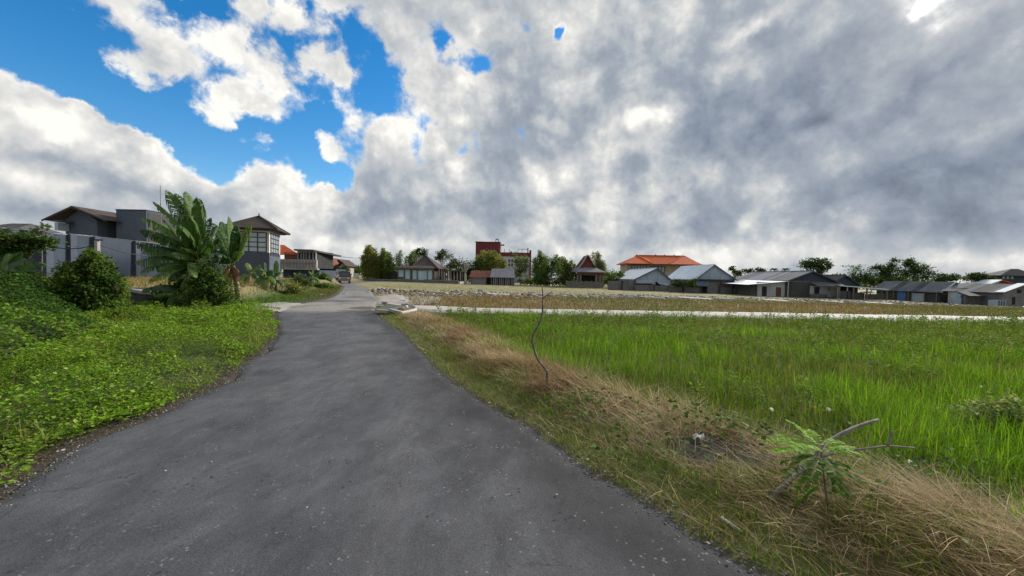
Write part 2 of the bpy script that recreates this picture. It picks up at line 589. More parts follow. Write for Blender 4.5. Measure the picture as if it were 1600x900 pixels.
def H(x, y):
    x = np.asarray(x, float); y = np.asarray(y, float)
    r = sdr(x, y); l = sdl(x, y)
    inside = (r <= 0) & (l <= 0)
    # right: low verge bank, then the field lies lower, then falls gently towards the far houses
    bank = 0.10 * sstep(r, 0.3, 0.9) * (1 - sstep(r, 1.3, 2.4)) * (1 - sstep(y, 13, 16))
    field = -0.24 * sstep(r, 1.2, 2.8)
    farz = np.clip(-0.45 - 0.0135 * x, -1.6, -0.1) * sstep(r, 1, 6)
    t = sstep(y, 21, 52)
    zr = bank + field * (1 - t) + farz * t
    zr = zr + 0.07 * (fbm(x * 1.4, y * 1.4, 11) - 0.5) * sstep(r, 0.1, 0.8)
    track = sstep(y, 16.8, 17.6) * (1 - sstep(y, 20.6, 21.6)) * sstep(r, 0.5, 1.5)
    zr = zr * (1 - track) + track * -0.12
    # left: soft rise of the weed bed, lawn behind it, dry terrace further back
    zl = 0.07 * sstep(l, 0.1, 0.9) + 0.10 * (fbm(x * 0.8, y * 0.8, 5) - 0.45) * sstep(l, 0.2, 1.2)
    zl = zl - 0.12 * sstep(l, 3, 6) * (1 - sstep(y, 17, 24))
    tm = terrace_mask(x, y)
    zl = zl * (1 - tm) + TERRACE * tm
    z = np.where(r > 0, zr, np.where(l > 0, zl, 0.0))
    return np.where(inside, -0.06, np.where(y > 130, np.where(r > 0, farz, z), z))


def Hs(x, y): return float(H(np.array([x]), np.array([y]))[0])


# --- the ground: one sheet to the horizon, coloured by what grows there
def axis(segs):
    out = []
    for a, b, s in segs:
        out += list(np.arange(a, b, s))
    out.append(segs[-1][1])
    return np.array(out)


gx = axis([(-1500, -300, 300), (-300, -100, 40), (-100, -40, 6), (-40, -16, 0.8), (-16, 6, 0.2), (6, 30, 0.7), (30, 100, 5), (100, 300, 40), (300, 1500, 300)])
gy = axis([(-400, -40, 60), (-40, -6, 3), (-6, 0, 0.5), (0, 22, 0.2), (22, 60, 0.9), (60, 130, 4), (130, 400, 30), (400, 2400, 400)])
XX, YY = np.meshgrid(gx, gy)
ZZ = H(XX, YY)
nx, ny = len(gx), len(gy)
idx = np.arange(nx * ny).reshape(ny, nx)
quads = np.stack([idx[:-1, :-1], idx[:-1, 1:], idx[1:, 1:], idx[1:, :-1]], -1).reshape(-1, 4)
x, y = XX.ravel(), YY.ravel()
r, l = sdr(x, y), sdl(x, y)
n1_, n2_ = fbm(x * 0.9, y * 0.9, 21), fbm(x * 0.12, y * 0.12, 22)


def lerp(a, b, t): return np.asarray(a) * (1 - t[:, None]) + np.asarray(b) * t[:, None]


soil = lerp((0.050, 0.042, 0.034), (0.13, 0.11, 0.085), n1_)
green = lerp((0.045, 0.075, 0.018), (0.10, 0.13, 0.03), n1_)
dry = lerp((0.21, 0.165, 0.085), (0.30, 0.245, 0.13), n1_)
pale = lerp((0.17, 0.18, 0.07), (0.30, 0.265, 0.145), n1_ * 0.5 + n2_ * 0.5)
col = soil.copy()
right = r > 0
c_r = lerp((0.10, 0.09, 0.04), (0.11, 0.12, 0.035), n1_)
t = sstep(y, 21, 24); c_r = c_r * (1 - t[:, None]) + dry * 0.75 * t[:, None]
t = sstep(y, 36, 44) * (1 - 0.35 * n2_); c_r = c_r * (1 - t[:, None]) + pale * t[:, None]
t = sstep(y, 150, 400); c_r = c_r * (1 - t[:, None]) + np.array((0.05, 0.075, 0.035)) * t[:, None]
col[right] = c_r[right]
left = l > 0
c_l = lerp((0.050, 0.042, 0.030), (0.050, 0.080, 0.018), sstep(l, 0.3, 0.9))
t = sstep(l, 3.5, 6); c_l = c_l * (1 - t[:, None]) + green * t[:, None]
tm = terrace_mask(x, y); c_l = c_l * (1 - tm[:, None]) + dry * tm[:, None]
t = sstep(y, 150, 400); c_l = c_l * (1 - t[:, None]) + np.array((0.05, 0.075, 0.035)) * t[:, None]
col[left] = c_l[left]
wet_ = sstep(np.maximum(np.exp(-((x - 1.95) / .50) ** 2 - ((y - 3.35) / .34) ** 2), np.exp(-((x - 3.05) / .45) ** 2 - ((y - 2.85) / .28) ** 2)), 0.20, 0.45) * (r > 0.4)
col = col * (1 - wet_[:, None]) + np.array((0.030, 0.026, 0.024)) * wet_[:, None]
gm, n, p = new_mat('ground')
co = n.node('ShaderNodeTexCoord').outputs['Object']
a = n.node('ShaderNodeAttribute', attribute_name='Col')
v = n.noise(co, 14, 6, 0.7)
n.put(p.inputs['Base Color'], n.vec('SCALE', a.outputs['Color'], scale=n.math('ADD', 0.45, n.math('MULTIPLY', v, 1.1))))
b = n.node('ShaderNodeBump'); b.inputs['Strength'].default_value = 0.7; b.inputs['Distance'].default_value = 0.04
n.put(b.inputs['Height'], n.noise(co, 30, 5, 0.7)); n.put(p.inputs['Normal'], b.outputs[0])
p.inputs['Roughness'].default_value = 0.95
tag(link('ground', np_mesh('ground', np.stack([x, y, ZZ.ravel()], 1), quads, col, True), gm), kind='structure')


# --- the road: a worn asphalt sheet with a crown and ragged edges
def resample(line, ys):
    ly = [q[1] for q in line]; lx = [q[0] for q in line]
    return np.interp(ys, ly, lx)


rys = axis([(-14, 0, 0.5), (0, 20, 0.12), (20, 60, 0.6), (60, 110, 2)])
xl, xr = resample(ROAD_L, rys), resample(ROAD_R, rys)
xl = xl + (fbm(rys * 1.4, rys * 0 + 3, 31) - 0.5) * 0.22 + (fbm(rys * 11, rys * 0 + 3, 35, 3) - 0.5) * 0.13
xr = xr + (fbm(rys * 1.2, rys * 0 + 8, 32) - 0.5) * 0.14 + (fbm(rys * 11, rys * 0 + 8, 36, 3) - 0.5) * 0.13
K = 30
tt = np.linspace(0, 1, K)
RX = xl[:, None] * (1 - tt) + xr[:, None] * tt
RY = np.repeat(rys[:, None], K, 1)
RZ = 0.035 * np.sin(tt * math.pi)[None, :] ** 0.5 + 0.007 * (fbm(RX * 0.9, RY * 0.6, 33) - 0.5)
RZ[:, 0] = RZ[:, -1] = -0.03
pot = G(415, 587, 0)          # shallow pothole
RZ = RZ - 0.045 * np.exp(-(((RX - pot.x) / 0.26) ** 2 + ((RY - pot.y) / 0.20) ** 2))
ridx = np.arange(K * len(rys)).reshape(len(rys), K)
rq = np.stack([ridx[:-1, :-1], ridx[:-1, 1:], ridx[1:, 1:], ridx[1:, :-1]], -1).reshape(-1, 4)
# colour: dusty wheel tracks, darker newer bitumen to the right
q = (np.repeat(tt[None, :], len(rys), 0)).ravel()
rx_, ry_ = RX.ravel(), RY.ravel()
base = lerp((0.066, 0.068, 0.076), (0.090, 0.092, 0.101), sstep(fbm(rx_ * 2.6, ry_ * 1.8, 41, 5), 0.3, 0.7))
dark = sstep(q + 0.25 * (fbm(rx_ * 1.5, ry_ * 0.8, 42) - 0.5), 0.76, 0.92) * (1 - sstep(ry_, 15, 19))
base = base * (1 - 0.50 * dark[:, None])
wheel = np.exp(-((q - 0.60 + 0.1 * (fbm(rx_ * 0.4, ry_ * 0.3, 43) - 0.5)) / 0.10) ** 2) + 0.6 * np.exp(-((q - 0.25) / 0.10) ** 2)
wheel = wheel * sstep(fbm(rx_ * 2.0, ry_ * 1.0, 44), 0.3, 0.75)
base = base + wheel[:, None] * np.array((0.018, 0.0175, 0.017))
sandy = sstep(ry_, 14.5, 16.5) * (1 - sstep(ry_, 30, 48)) * sstep(fbm(rx_ * 0.5, ry_ * 0.5, 45) + 0.35 * np.abs(q - 0.5), 0.42, 0.66)
base = base * (1 - sandy[:, None] * 0.8) + np.array((0.27, 0.255, 0.23)) * sandy[:, None] * 0.8
far = sstep(ry_, 18, 30)
base = base * (1 - 0.6 * far[:, None]) + np.array((0.17, 0.168, 0.165)) * 0.6 * far[:, None]
ph = np.exp(-(((rx_ - pot.x) / 0.34) ** 2 + ((ry_ - pot.y) / 0.24) ** 2)) * sstep(fbm(rx_ * 5, ry_ * 5, 46), 0.3, 0.6)
base = base * (1 - 0.55 * ph[:, None])
pud = G(572, 482, 0)
wet = sstep(np.exp(-(((rx_ - pud.x) / 0.8) ** 2 + ((ry_ - pud.y) / 1.0) ** 2)), 0.3, 0.6)
base = base * (1 - wet[:, None]) + np.array((0.10, 0.075, 0.055)) * wet[:, None]
asph, n, p = new_mat('asphalt')
co = n.node('ShaderNodeTexCoord').outputs['Object']
a = n.node('ShaderNodeAttribute', attribute_name='Col')
g1 = n.noise(co, 85, 5, 0.85)
g2n = n.noise(n.vec('MULTIPLY', co, (1.0, 0.55, 1)), 4.5, 9, 0.78, 0.5)
sc = n.math('ADD', n.math('MULTIPLY', g1, 2.3), n.math('MULTIPLY', g2n, 1.7))
c_ = n.vec('SCALE', a.outputs['Color'], scale=n.math('SUBTRACT', sc, 1.0))
spk = n.node('ShaderNodeTexVoronoi'); n.put(spk.inputs['Vector'], co); spk.inputs['Scale'].default_value = 26
chip = n.math('MULTIPLY', n.math('LESS_THAN', spk.outputs['Distance'], n.math('MULTIPLY', n.noise(co, 9, 3, 0.7), 0.42)), n.step(n.noise(co, 3.5, 4, 0.7), 0.50, 0.62))
c_ = n.mix(n.math('MULTIPLY', chip, 0.38), c_, (0.36, 0.35, 0.33))
spk2 = n.node('ShaderNodeTexVoronoi'); n.put(spk2.inputs['Vector'], co); spk2.inputs['Scale'].default_value = 15
pit = n.math('MULTIPLY', n.math('LESS_THAN', spk2.outputs['Distance'], 0.20), n.step(n.noise(co, 2.3, 4, 0.6), 0.52, 0.62))
c_ = n.mix(n.math('MULTIPLY', pit, 0.7), c_, (0.02, 0.02, 0.022))
crk = n.node('ShaderNodeTexVoronoi', feature='DISTANCE_TO_EDGE')
n.put(crk.inputs['Vector'], n.vec('ADD', co, n.vec('SCALE', n.noise(co, 3, 4, 0.6, out='Color'), scale=0.5)))
crk.inputs['Scale'].default_value = 0.8
ck = n.math('MULTIPLY', n.math('LESS_THAN', crk.outputs['Distance'], 0.008), n.step(n.noise(co, 0.7, 3, 0.5), 0.54, 0.62))
c_ = n.mix(n.math('MULTIPLY', ck, 0.35), c_, (0.025, 0.025, 0.026))
n.put(p.inputs['Base Color'], c_)
b = n.node('ShaderNodeBump'); b.inputs['Strength'].default_value = 0.55; b.inputs['Distance'].default_value = 0.012
n.put(b.inputs['Height'], n.math('SUBTRACT', n.math('ADD', g1, n.math('MULTIPLY', g2n, 0.8)), n.math('MULTIPLY', ck, 0.4)))
n.put(p.inputs['Normal'], b.outputs[0])
p.inputs['Roughness'].default_value = 0.9
p.inputs['Specular IOR Level'].default_value = 0.25
tag(link('road', np_mesh('road', np.stack([rx_, ry_, RZ.ravel()], 1), rq, base, True), asph), kind='structure')

# --- the pale concrete track across the field
tx = np.arange(-5.6, 90, 0.6)
rows = np.linspace(0, 1, 8)
TX = np.repeat(tx[:, None], 8, 1)
y0 = 17.55 - 0.010 * np.clip(tx, 0, 60) + (fbm(tx * 0.8, tx * 0, 51) - 0.5) * 0.35
y1 = 20.3 + 0.012 * np.clip(tx, 0, 60) + (fbm(tx * 0.8, tx * 0 + 5, 52) - 0.5) * 0.5
TY = y0[:, None] * (1 - rows) + y1[:, None] * rows
TZ = np.full(TX.shape, -0.055) + 0.03 * (fbm(TX, TY, 53) - 0.5)
TZ = TZ + 0.075 * (1 - sstep(TX, -5.5, -1.0))
TZ[:, 0] = -0.30; TZ[:, -1] = -0.25
ti = np.arange(TX.size).reshape(TX.shape)
tq = np.stack([ti[:-1, :-1], ti[1:, :-1], ti[1:, 1:], ti[:-1, 1:]], -1).reshape(-1, 4)
cm = mottled('track_concrete', (0.44, 0.43, 0.40), (0.34, 0.33, 0.30), 0.8, bump=0.5, bscale=9, c3=(0.24, 0.22, 0.18))
tag(link('concrete_track', np_mesh('concrete_track', np.stack([TX, TY, TZ], -1).reshape(-1, 3), tq, None, True), cm), kind='structure')


# ------------------------------------------------------------------ blades and leaves as arrays
def blades(P, h, w, az, lean, curve, col, segs=3):
    """grass blades: P (n,3) roots, h heights, w widths, az heading, lean and curve as fractions of h"""
    nb_ = len(P)
    V = np.zeros((nb_, 2 * segs + 1, 3)); side = np.stack([-np.sin(az), np.cos(az), np.zeros(nb_)], 1); fw = np.stack([np.cos(az), np.sin(az), np.zeros(nb_)], 1)
    for s in range(segs + 1):
        t = s / segs
        out = (lean * t + curve * t * t) * h
        up = h * (t - 0.35 * np.minimum(curve, 1.6) * t * t)
        c = P + fw * out[:, None] + np.array((0, 0, 1)) * up[:, None]
        if s < segs:
            hw = (w * (1 - 0.75 * t ** 1.5) / 2)[:, None]
            V[:, 2 * s] = c - side * hw; V[:, 2 * s + 1] = c + side * hw
        else:
            V[:, 2 * s] = c
    k = 2 * segs + 1
    tris = []
    for s in range(segs - 1):
        a_ = 2 * s
        tris += [(a_, a_ + 1, a_ + 3), (a_, a_ + 3, a_ + 2)]
    a_ = 2 * (segs - 1)
    tris.append((a_, a_ + 1, a_ + 2))
    T = np.array(tris)[None] + (np.arange(nb_) * k)[:, None, None]
    return V.reshape(-1, 3), T.reshape(-1, 3), np.repeat(col, k, 0)


def leaves(P, L, Wd, dirv, nrm, col, fold=0.25):
    """folded pointed leaves: P base points, dirv pointing along the leaf, nrm its upper side"""
    n_ = len(P)
    dirv = dirv / (np.linalg.norm(dirv, axis=1, keepdims=True) + 1e-9)
    sd_ = np.cross(dirv, nrm); sd_ /= (np.linalg.norm(sd_, axis=1, keepdims=True) + 1e-9)
    nn = np.cross(sd_, dirv)
    mid = P + dirv * (L * 0.45)[:, None]
    V = np.stack([P, mid - sd_ * (Wd / 2)[:, None] + nn * (fold * Wd)[:, None], P + dirv * L[:, None], mid + sd_ * (Wd / 2)[:, None] + nn * (fold * Wd)[:, None]], 1)
    T = np.array([(0, 3, 2), (0, 2, 1)])[None] + (np.arange(n_) * 4)[:, None, None]
    return V.reshape(-1, 3), T.reshape(-1, 3), np.repeat(col, 4, 0)


def joined(name, mat, bits, parent=None, loc=None):
    V = []; T = []; C = []; o = 0
    for v_, t_, c_ in bits:
        V.append(v_); T.append(t_ + o); C.append(c_); o += len(v_)
    V = np.concatenate(V)
    if loc is not None: V = V - np.array(loc)
    return link(name, np_mesh(name, V, np.concatenate(T), np.concatenate(C)), mat, parent)


def scatter(x0, x1, y0, y1, n_, seed):
    g = np.random.default_rng(seed)
    return g.uniform(x0, x1, n_), g.uniform(y0, y1, n_)


def in_view(x, y, m=4.0):
    return (np.abs(x) < 1.40 * y + m) & (y > 0.9)


def tint(n_, palette, g, jitter=0.18, pick=None):
    pal = np.array(palette)
    i = g.integers(0, len(pal), n_) if pick is None else pick
    return pal[i] * (1 + jitter * g.standard_normal((n_, 1))).clip(0.5, 1.6)


# ------------------------------------------------------------------ what grows on the ground
GOLD = np.array((0.30, 0.23, 0.12))


def green_field():
    g = np.random.default_rng(101)
    bits = []
    # (y range, blades per m2, height, width)
    for ya, yb, dens, hh, ww in ((1.6, 5, 800, 0.44, 0.0075), (5, 8, 560, 0.43, 0.009), (8, 12, 320, 0.40, 0.012), (12, 17.6, 190, 0.36, 0.017)):
        xa, xb = -6, 1.42 * yb + 3
        n_ = int((xb - xa) * (yb - ya) * dens)
        x, y = g.uniform(xa, xb, n_), g.uniform(ya, yb, n_)
        r = sdr(x, y)
        edge = 1.18 + 0.9 * (fbm(x * 0.9, y * 0.9, 61) - 0.5) + 0.30 * sstep(y, 9, 14) + 0.45 * sstep(3.8 - y, 0, 1)
        bare = fbm(x * 1.3 + 40, y * 1.3, 66)
        k = (r > edge) & in_view(x, y) & (g.random(n_) < sstep(r - edge, -0.1, 0.45) * 0.8 + 0.2) & ((bare > 0.30) | (g.random(n_) < 0.4)) & ((y < 17.0) | (r > 3.0))
        x, y, r = x[k], y[k], r[k]; n_ = len(x)
        P = np.stack([x, y, H(x, y) - 0.02], 1)
        pat = fbm(x * 0.35, y * 0.55, 62); pat2 = fbm(x * 1.2, y * 1.2, 63)
        bright = sstep(pat + 0.30 * (pat2 - 0.5) - 0.022 * (y - 5.5) + 0.05 * sstep(6 - y, 0, 4), 0.40, 0.66)
        ca = tint(n_, [(0.085, 0.17, 0.012), (0.11, 0.18, 0.018), (0.14, 0.185, 0.032), (0.06, 0.135, 0.010), (0.17, 0.18, 0.045)], g)
        cb = tint(n_, [(0.12, 0.26, 0.010), (0.15, 0.30, 0.014), (0.09, 0.21, 0.010), (0.19, 0.31, 0.025)], g)
        c = ca * (1 - bright[:, None]) + cb * bright[:, None]
        deadm = g.random(n_) < 0.025
        c[deadm] = GOLD * g.uniform(0.6, 1.2, (deadm.sum(), 1))
        h = 0.9 * hh * (0.55 + 0.75 * pat2) * g.uniform(0.6, 1.25, n_) * (0.62 + 0.38 * sstep(r, 1.3, 2.6)) * (0.9 + 0.3 * bright)
        az = g.uniform(0, 2 * math.pi, n_)
        bits.append(blades(P, h, ww * g.uniform(0.6, 1.5, n_), az, g.uniform(0.0, 0.25, n_), g.uniform(0.05, 0.95, n_) ** 1.3, c, 3))
    tag(joined('field_grass', M['blade'], bits), kind='stuff')
    # leafy weeds with feathery tops mixed into the far and right part of the field
    bits = []
    n_ = 1500
    x, y = g.uniform(-4, 27, n_), g.uniform(4.2, 17.2, n_)
    k = (sdr(x, y) > 2.4) & in_view(x, y) & (fbm(x * 0.4, y * 0.4, 71) + 0.025 * (y - 9) > 0.46)
    x, y = x[k], y[k]
    for px, py in zip(x, y):
        z = Hs(px, py); hgt = g.uniform(0.35, 0.62)
        m_ = 34
        t = g.uniform(0.35, 1, m_); a_ = g.uniform(0, 2 * math.pi, m_); rr = g.uniform(0.01, 0.13, m_) * (1.25 - t)
        P = np.stack([px + np.cos(a_) * rr, py + np.sin(a_) * rr, z + t * hgt], 1)
        d = np.stack([np.cos(a_), np.sin(a_), g.uniform(-0.3, 0.8, m_)], 1)
        c = tint(m_, [(0.12, 0.21, 0.03), (0.09, 0.17, 0.024), (0.18, 0.21, 0.06), (0.15, 0.26, 0.035)], g)
        sz = 0.035 + 0.0035 * py
        bits.append(leaves(P, sz * g.uniform(0.7, 1.5, m_), 0.4 * sz * g.uniform(0.7, 1.3, m_), d, np.array([[0, 0, 1.0]]) + 0.5 * g.standard_normal((m_, 3)), c))
    tag(joined('field_weeds', M['leaf'], bits), kind='stuff')


green_field()


def verge():
    g = np.random.default_rng(111)
    straw, grn = [], []
    for ya, yb, dens, ww in ((1.30, 2.5, 4600, 0.0034), (2.5, 4, 2700, 0.0042), (4, 8, 1350, 0.006), (8, 17, 520, 0.010)):
        xa, xb = -7.5, 4.4
        n_ = int((xb - xa) * (yb - ya) * dens)
        x, y = g.uniform(xa, xb, n_), g.uniform(ya, yb, n_)
        r = sdr(x, y)
        wide = 1.70 + 0.9 * (fbm(x * 0.9, y * 0.9, 61) - 0.5)
        k = (r > -0.06) & (r < wide + 0.25) & in_view(x, y, 1.5) & (y < 16.8)
        x, y, r = x[k], y[k], r[k]; n_ = len(x)
        pat = fbm(x * 1.1, y * 1.1, 81); fine = fbm(x * 3.5, y * 3.5, 82)
        wet = sstep(np.maximum(np.exp(-((x - 1.95) / .50) ** 2 - ((y - 3.35) / .34) ** 2), np.exp(-((x - 3.05) / .45) ** 2 - ((y - 2.85) / .28) ** 2)) + 0.5 * (fbm(x * 4, y * 4, 87) - 0.5), 0.30, 0.50)      # bare dark soil patches close by
        gp = sstep(fbm(x * 1.3 + 70, y * 1.3, 88), 0.50, 0.64)
        isgreen = ((r < 0.50 + 0.6 * (pat - 0.5)) & (g.random(n_) < 0.82)) | (g.random(n_) < 0.08 + 0.45 * gp)
        keep = g.random(n_) > 0.86 * wet
        isgreen &= keep; isstraw = (~isgreen) & keep & (r > 0.05) & (g.random(n_) < 0.50 + 0.65 * sstep(pat, 0.3, 0.6))
        z = H(x, y)
        # straw: bent over, combed into drifts
        i = isstraw; m_ = i.sum()
        mound = 0.09 * sstep(pat[i], 0.42, 0.75) * sstep(r[i], 0.4, 1.0)
        P = np.stack([x[i], y[i], z[i] - 0.01 + mound * g.random(m_)], 1)
        az = 2.4 + 3.5 * (fbm(x[i] * 0.8, y[i] * 0.8, 83) - 0.5) + 1.15 * g.standard_normal(m_)
        up = g.random(m_) < 0.07
        h = np.where(up, g.uniform(0.10, 0.26, m_), g.uniform(0.06, 0.24, m_)) * (0.6 + 0.7 * sstep(r[i], 0.5, 1.3))
        lean = np.where(up, g.uniform(0, 0.4, m_), g.uniform(0.5, 1.5, m_))
        c = tint(m_, [(0.50, 0.395, 0.215), (0.40, 0.305, 0.16), (0.58, 0.48, 0.29), (0.28, 0.20, 0.115), (0.40, 0.29, 0.17)], g)
        brown = sstep(fbm(x[i] * 1.6, y[i] * 1.6, 85), 0.45, 0.6)[:, None]
        c = c * (1 - 0.45 * brown * np.array((0.75, 1.0, 1.05)))
        straw.append(blades(P, h, ww * g.uniform(0.6, 1.5, m_), az, lean, g.uniform(0.2, 1.5, m_), c, 3))
        # short green grass along the asphalt
        i = isgreen; m_ = i.sum()
        P = np.stack([x[i], y[i], z[i] - 0.01], 1)
        c = tint(m_, [(0.15, 0.22, 0.022), (0.21, 0.25, 0.035), (0.11, 0.19, 0.018), (0.27, 0.25, 0.08), (0.13, 0.25, 0.02)], g)
        h = g.uniform(0.035, 0.12, m_) * (0.6 + 0.9 * fine[i]) * (0.7 + 0.8 * sstep(r[i], 0.1, 0.6))
        grn.append(blades(P, h, ww * 1.15 * g.uniform(0.7, 1.5, m_), g.uniform(0, 6.28, m_), g.uniform(0.1, 0.8, m_), g.uniform(0.1, 0.9, m_), c, 2))
    # standing tufts of dead grass at the field edge
    for k in range(80):
        y0 = 1.9 + 13 * g.random() ** 1.6; edge = np.interp(y0, [q[1] for q in ROAD_R], [q[0] for q in ROAD_R])
        x0 = edge + g.uniform(1.3, 2.3) * 1.12
        m_ = int(g.uniform(25, 60))
        a_ = g.uniform(0, 6.28, m_)
        P = np.stack([x0 + np.cos(a_) * 0.05 * g.random(m_), y0 + np.sin(a_) * 0.05 * g.random(m_), np.full(m_, Hs(x0, y0))], 1)
        c = tint(m_, [(0.36, 0.29, 0.17), (0.42, 0.35, 0.23), (0.28, 0.21, 0.12)], g)
        straw.append(blades(P, g.uniform(0.10, 0.32, m_), (0.0035 + 0.0007 * y0) * g.uniform(0.7, 1.4, m_), a_, g.uniform(0, 0.7, m_), g.uniform(0.1, 1.1, m_), c, 3))
    tag(joined('dry_grass', M['straw'], straw), kind='stuff')
    tag(joined('verge_grass', M['blade'], grn), kind='stuff')


verge()


def far_grass():
    g = np.random.default_rng(121)
    bits = []
    for ya, yb, dens, hh, ww in ((20.6, 27, 60, 0.30, 0.024), (27, 38, 34, 0.30, 0.034), (38, 60, 12, 0.13, 0.05), (60, 92, 3.0, 0.13, 0.09)):
        xa, xb = -0.35 * yb - 2, 1.40 * yb + 2
        n_ = int((xb - xa) * (yb - ya) * dens)
        x, y = g.uniform(xa, xb, n_), g.uniform(ya, yb, n_)
        k = (sdr(x, y) > 1.2 + 2.0 * fbm(x * 0.3, y * 0.3, 99)) & in_view(x, y, 1)
        rub = np.abs(y - (39 + 0.22 * (x + 10)).clip(37, 49)) < 3.5
        k &= (~rub) | (g.random(n_) < 0.08)
        x, y = x[k], y[k]; n_ = len(x)
        pat = fbm(x * 0.12, y * 0.2, 91)
        brown = tint(n_, [(0.27, 0.18, 0.085), (0.22, 0.155, 0.07), (0.31, 0.22, 0.11), (0.16, 0.15, 0.05)], g)
        grn = tint(n_, [(0.16, 0.17, 0.05), (0.20, 0.19, 0.07), (0.12, 0.145, 0.04)], g)
        pale_ = tint(n_, [(0.30, 0.27, 0.13), (0.24, 0.24, 0.09), (0.34, 0.31, 0.18)], g)
        t = sstep(pat + 0.006 * (x - 12), 0.40, 0.60)[:, None]
        c = brown * (1 - t) + grn * t
        t = sstep(y + 7 * (fbm(x * 0.25, y * 0.4, 97) - 0.5), 36, 46)[:, None]; c = c * (1 - t) + pale_ * t
        P = np.stack([x, y, H(x, y) - 0.03], 1)
        bits.append(blades(P, hh * g.uniform(0.4, 1.3, n_) * (0.5 + fbm(x * 0.7, y * 0.7, 92)), ww * g.uniform(0.6, 1.5, n_), g.uniform(0, 6.28, n_), g.uniform(0, 0.5, n_), g.uniform(0.1, 0.8, n_), c, 2))
    tag(joined('far_grass', M['straw'], bits), kind='stuff')
    # dry grass on the terrace and lawn below it, on the left
    bits = []
    n_ = 42000
    x, y = g.uniform(-46, -11, n_), g.uniform(17.5, 44, n_)
    k = (terrace_mask(x, y) > 0.5) & (g.random(n_) < np.clip(1.3 - (y - 18) / 30, 0.15, 1))
    x, y = x[k], y[k]; n_ = len(x)
    c = tint(n_, [(0.30, 0.23, 0.10), (0.25, 0.19, 0.085), (0.34, 0.28, 0.14), (0.19, 0.18, 0.06)], g)
    P = np.stack([x, y, H(x, y) - 0.03], 1)
    bits.append(blades(P, g.uniform(0.12, 0.42, n_) * (0.5 + fbm(x * 0.5, y * 0.5, 95)), 0.028 * g.uniform(0.6, 1.4, n_), g.uniform(0, 6.28, n_), g.uniform(0, 0.5, n_), g.uniform(0.1, 0.8, n_), c, 2))
    tag(joined('terrace_grass', M['straw'], bits), kind='stuff')
    bits = []
    n_ = 90000
    x, y = g.uniform(-30, -6, n_), g.uniform(9.5, 50, n_)
    dl = sdl(x, y)
    k = (terrace_mask(x, y) < 0.5) & (dl > 0.25) & (dl < 14) & ((y > 15.0) | (dl > 3)) & (g.random(n_) < np.clip(1.2 - (y - 10) / 45, 0.2, 1)) & (x > -1.45 * y)
    x, y, dl = x[k], y[k], dl[k]; n_ = len(x)
    c = tint(n_, [(0.065, 0.145, 0.016), (0.085, 0.18, 0.02), (0.05, 0.11, 0.014), (0.11, 0.19, 0.03)], g)
    olive = tint(n_, [(0.13, 0.135, 0.04), (0.17, 0.155, 0.055), (0.09, 0.12, 0.03)], g)
    t = (sstep(y, 20, 28) * sstep(3.5 - dl, 0, 2.0))[:, None]
    c = c * (1 - t) + olive * t
    P = np.stack([x, y, H(x, y) - 0.03], 1)
    bits.append(blades(P, g.uniform(0.06, 0.24, n_) * (0.5 + fbm(x * 0.6, y * 0.6, 96)), (0.010 + 0.0009 * y) * g.uniform(0.6, 1.4, n_), g.uniform(0, 6.28, n_), g.uniform(0, 0.6, n_), g.uniform(0.1, 0.9, n_), c, 2))
    tag(joined('lawn_grass', M['blade'], bits), kind='stuff')


far_grass()


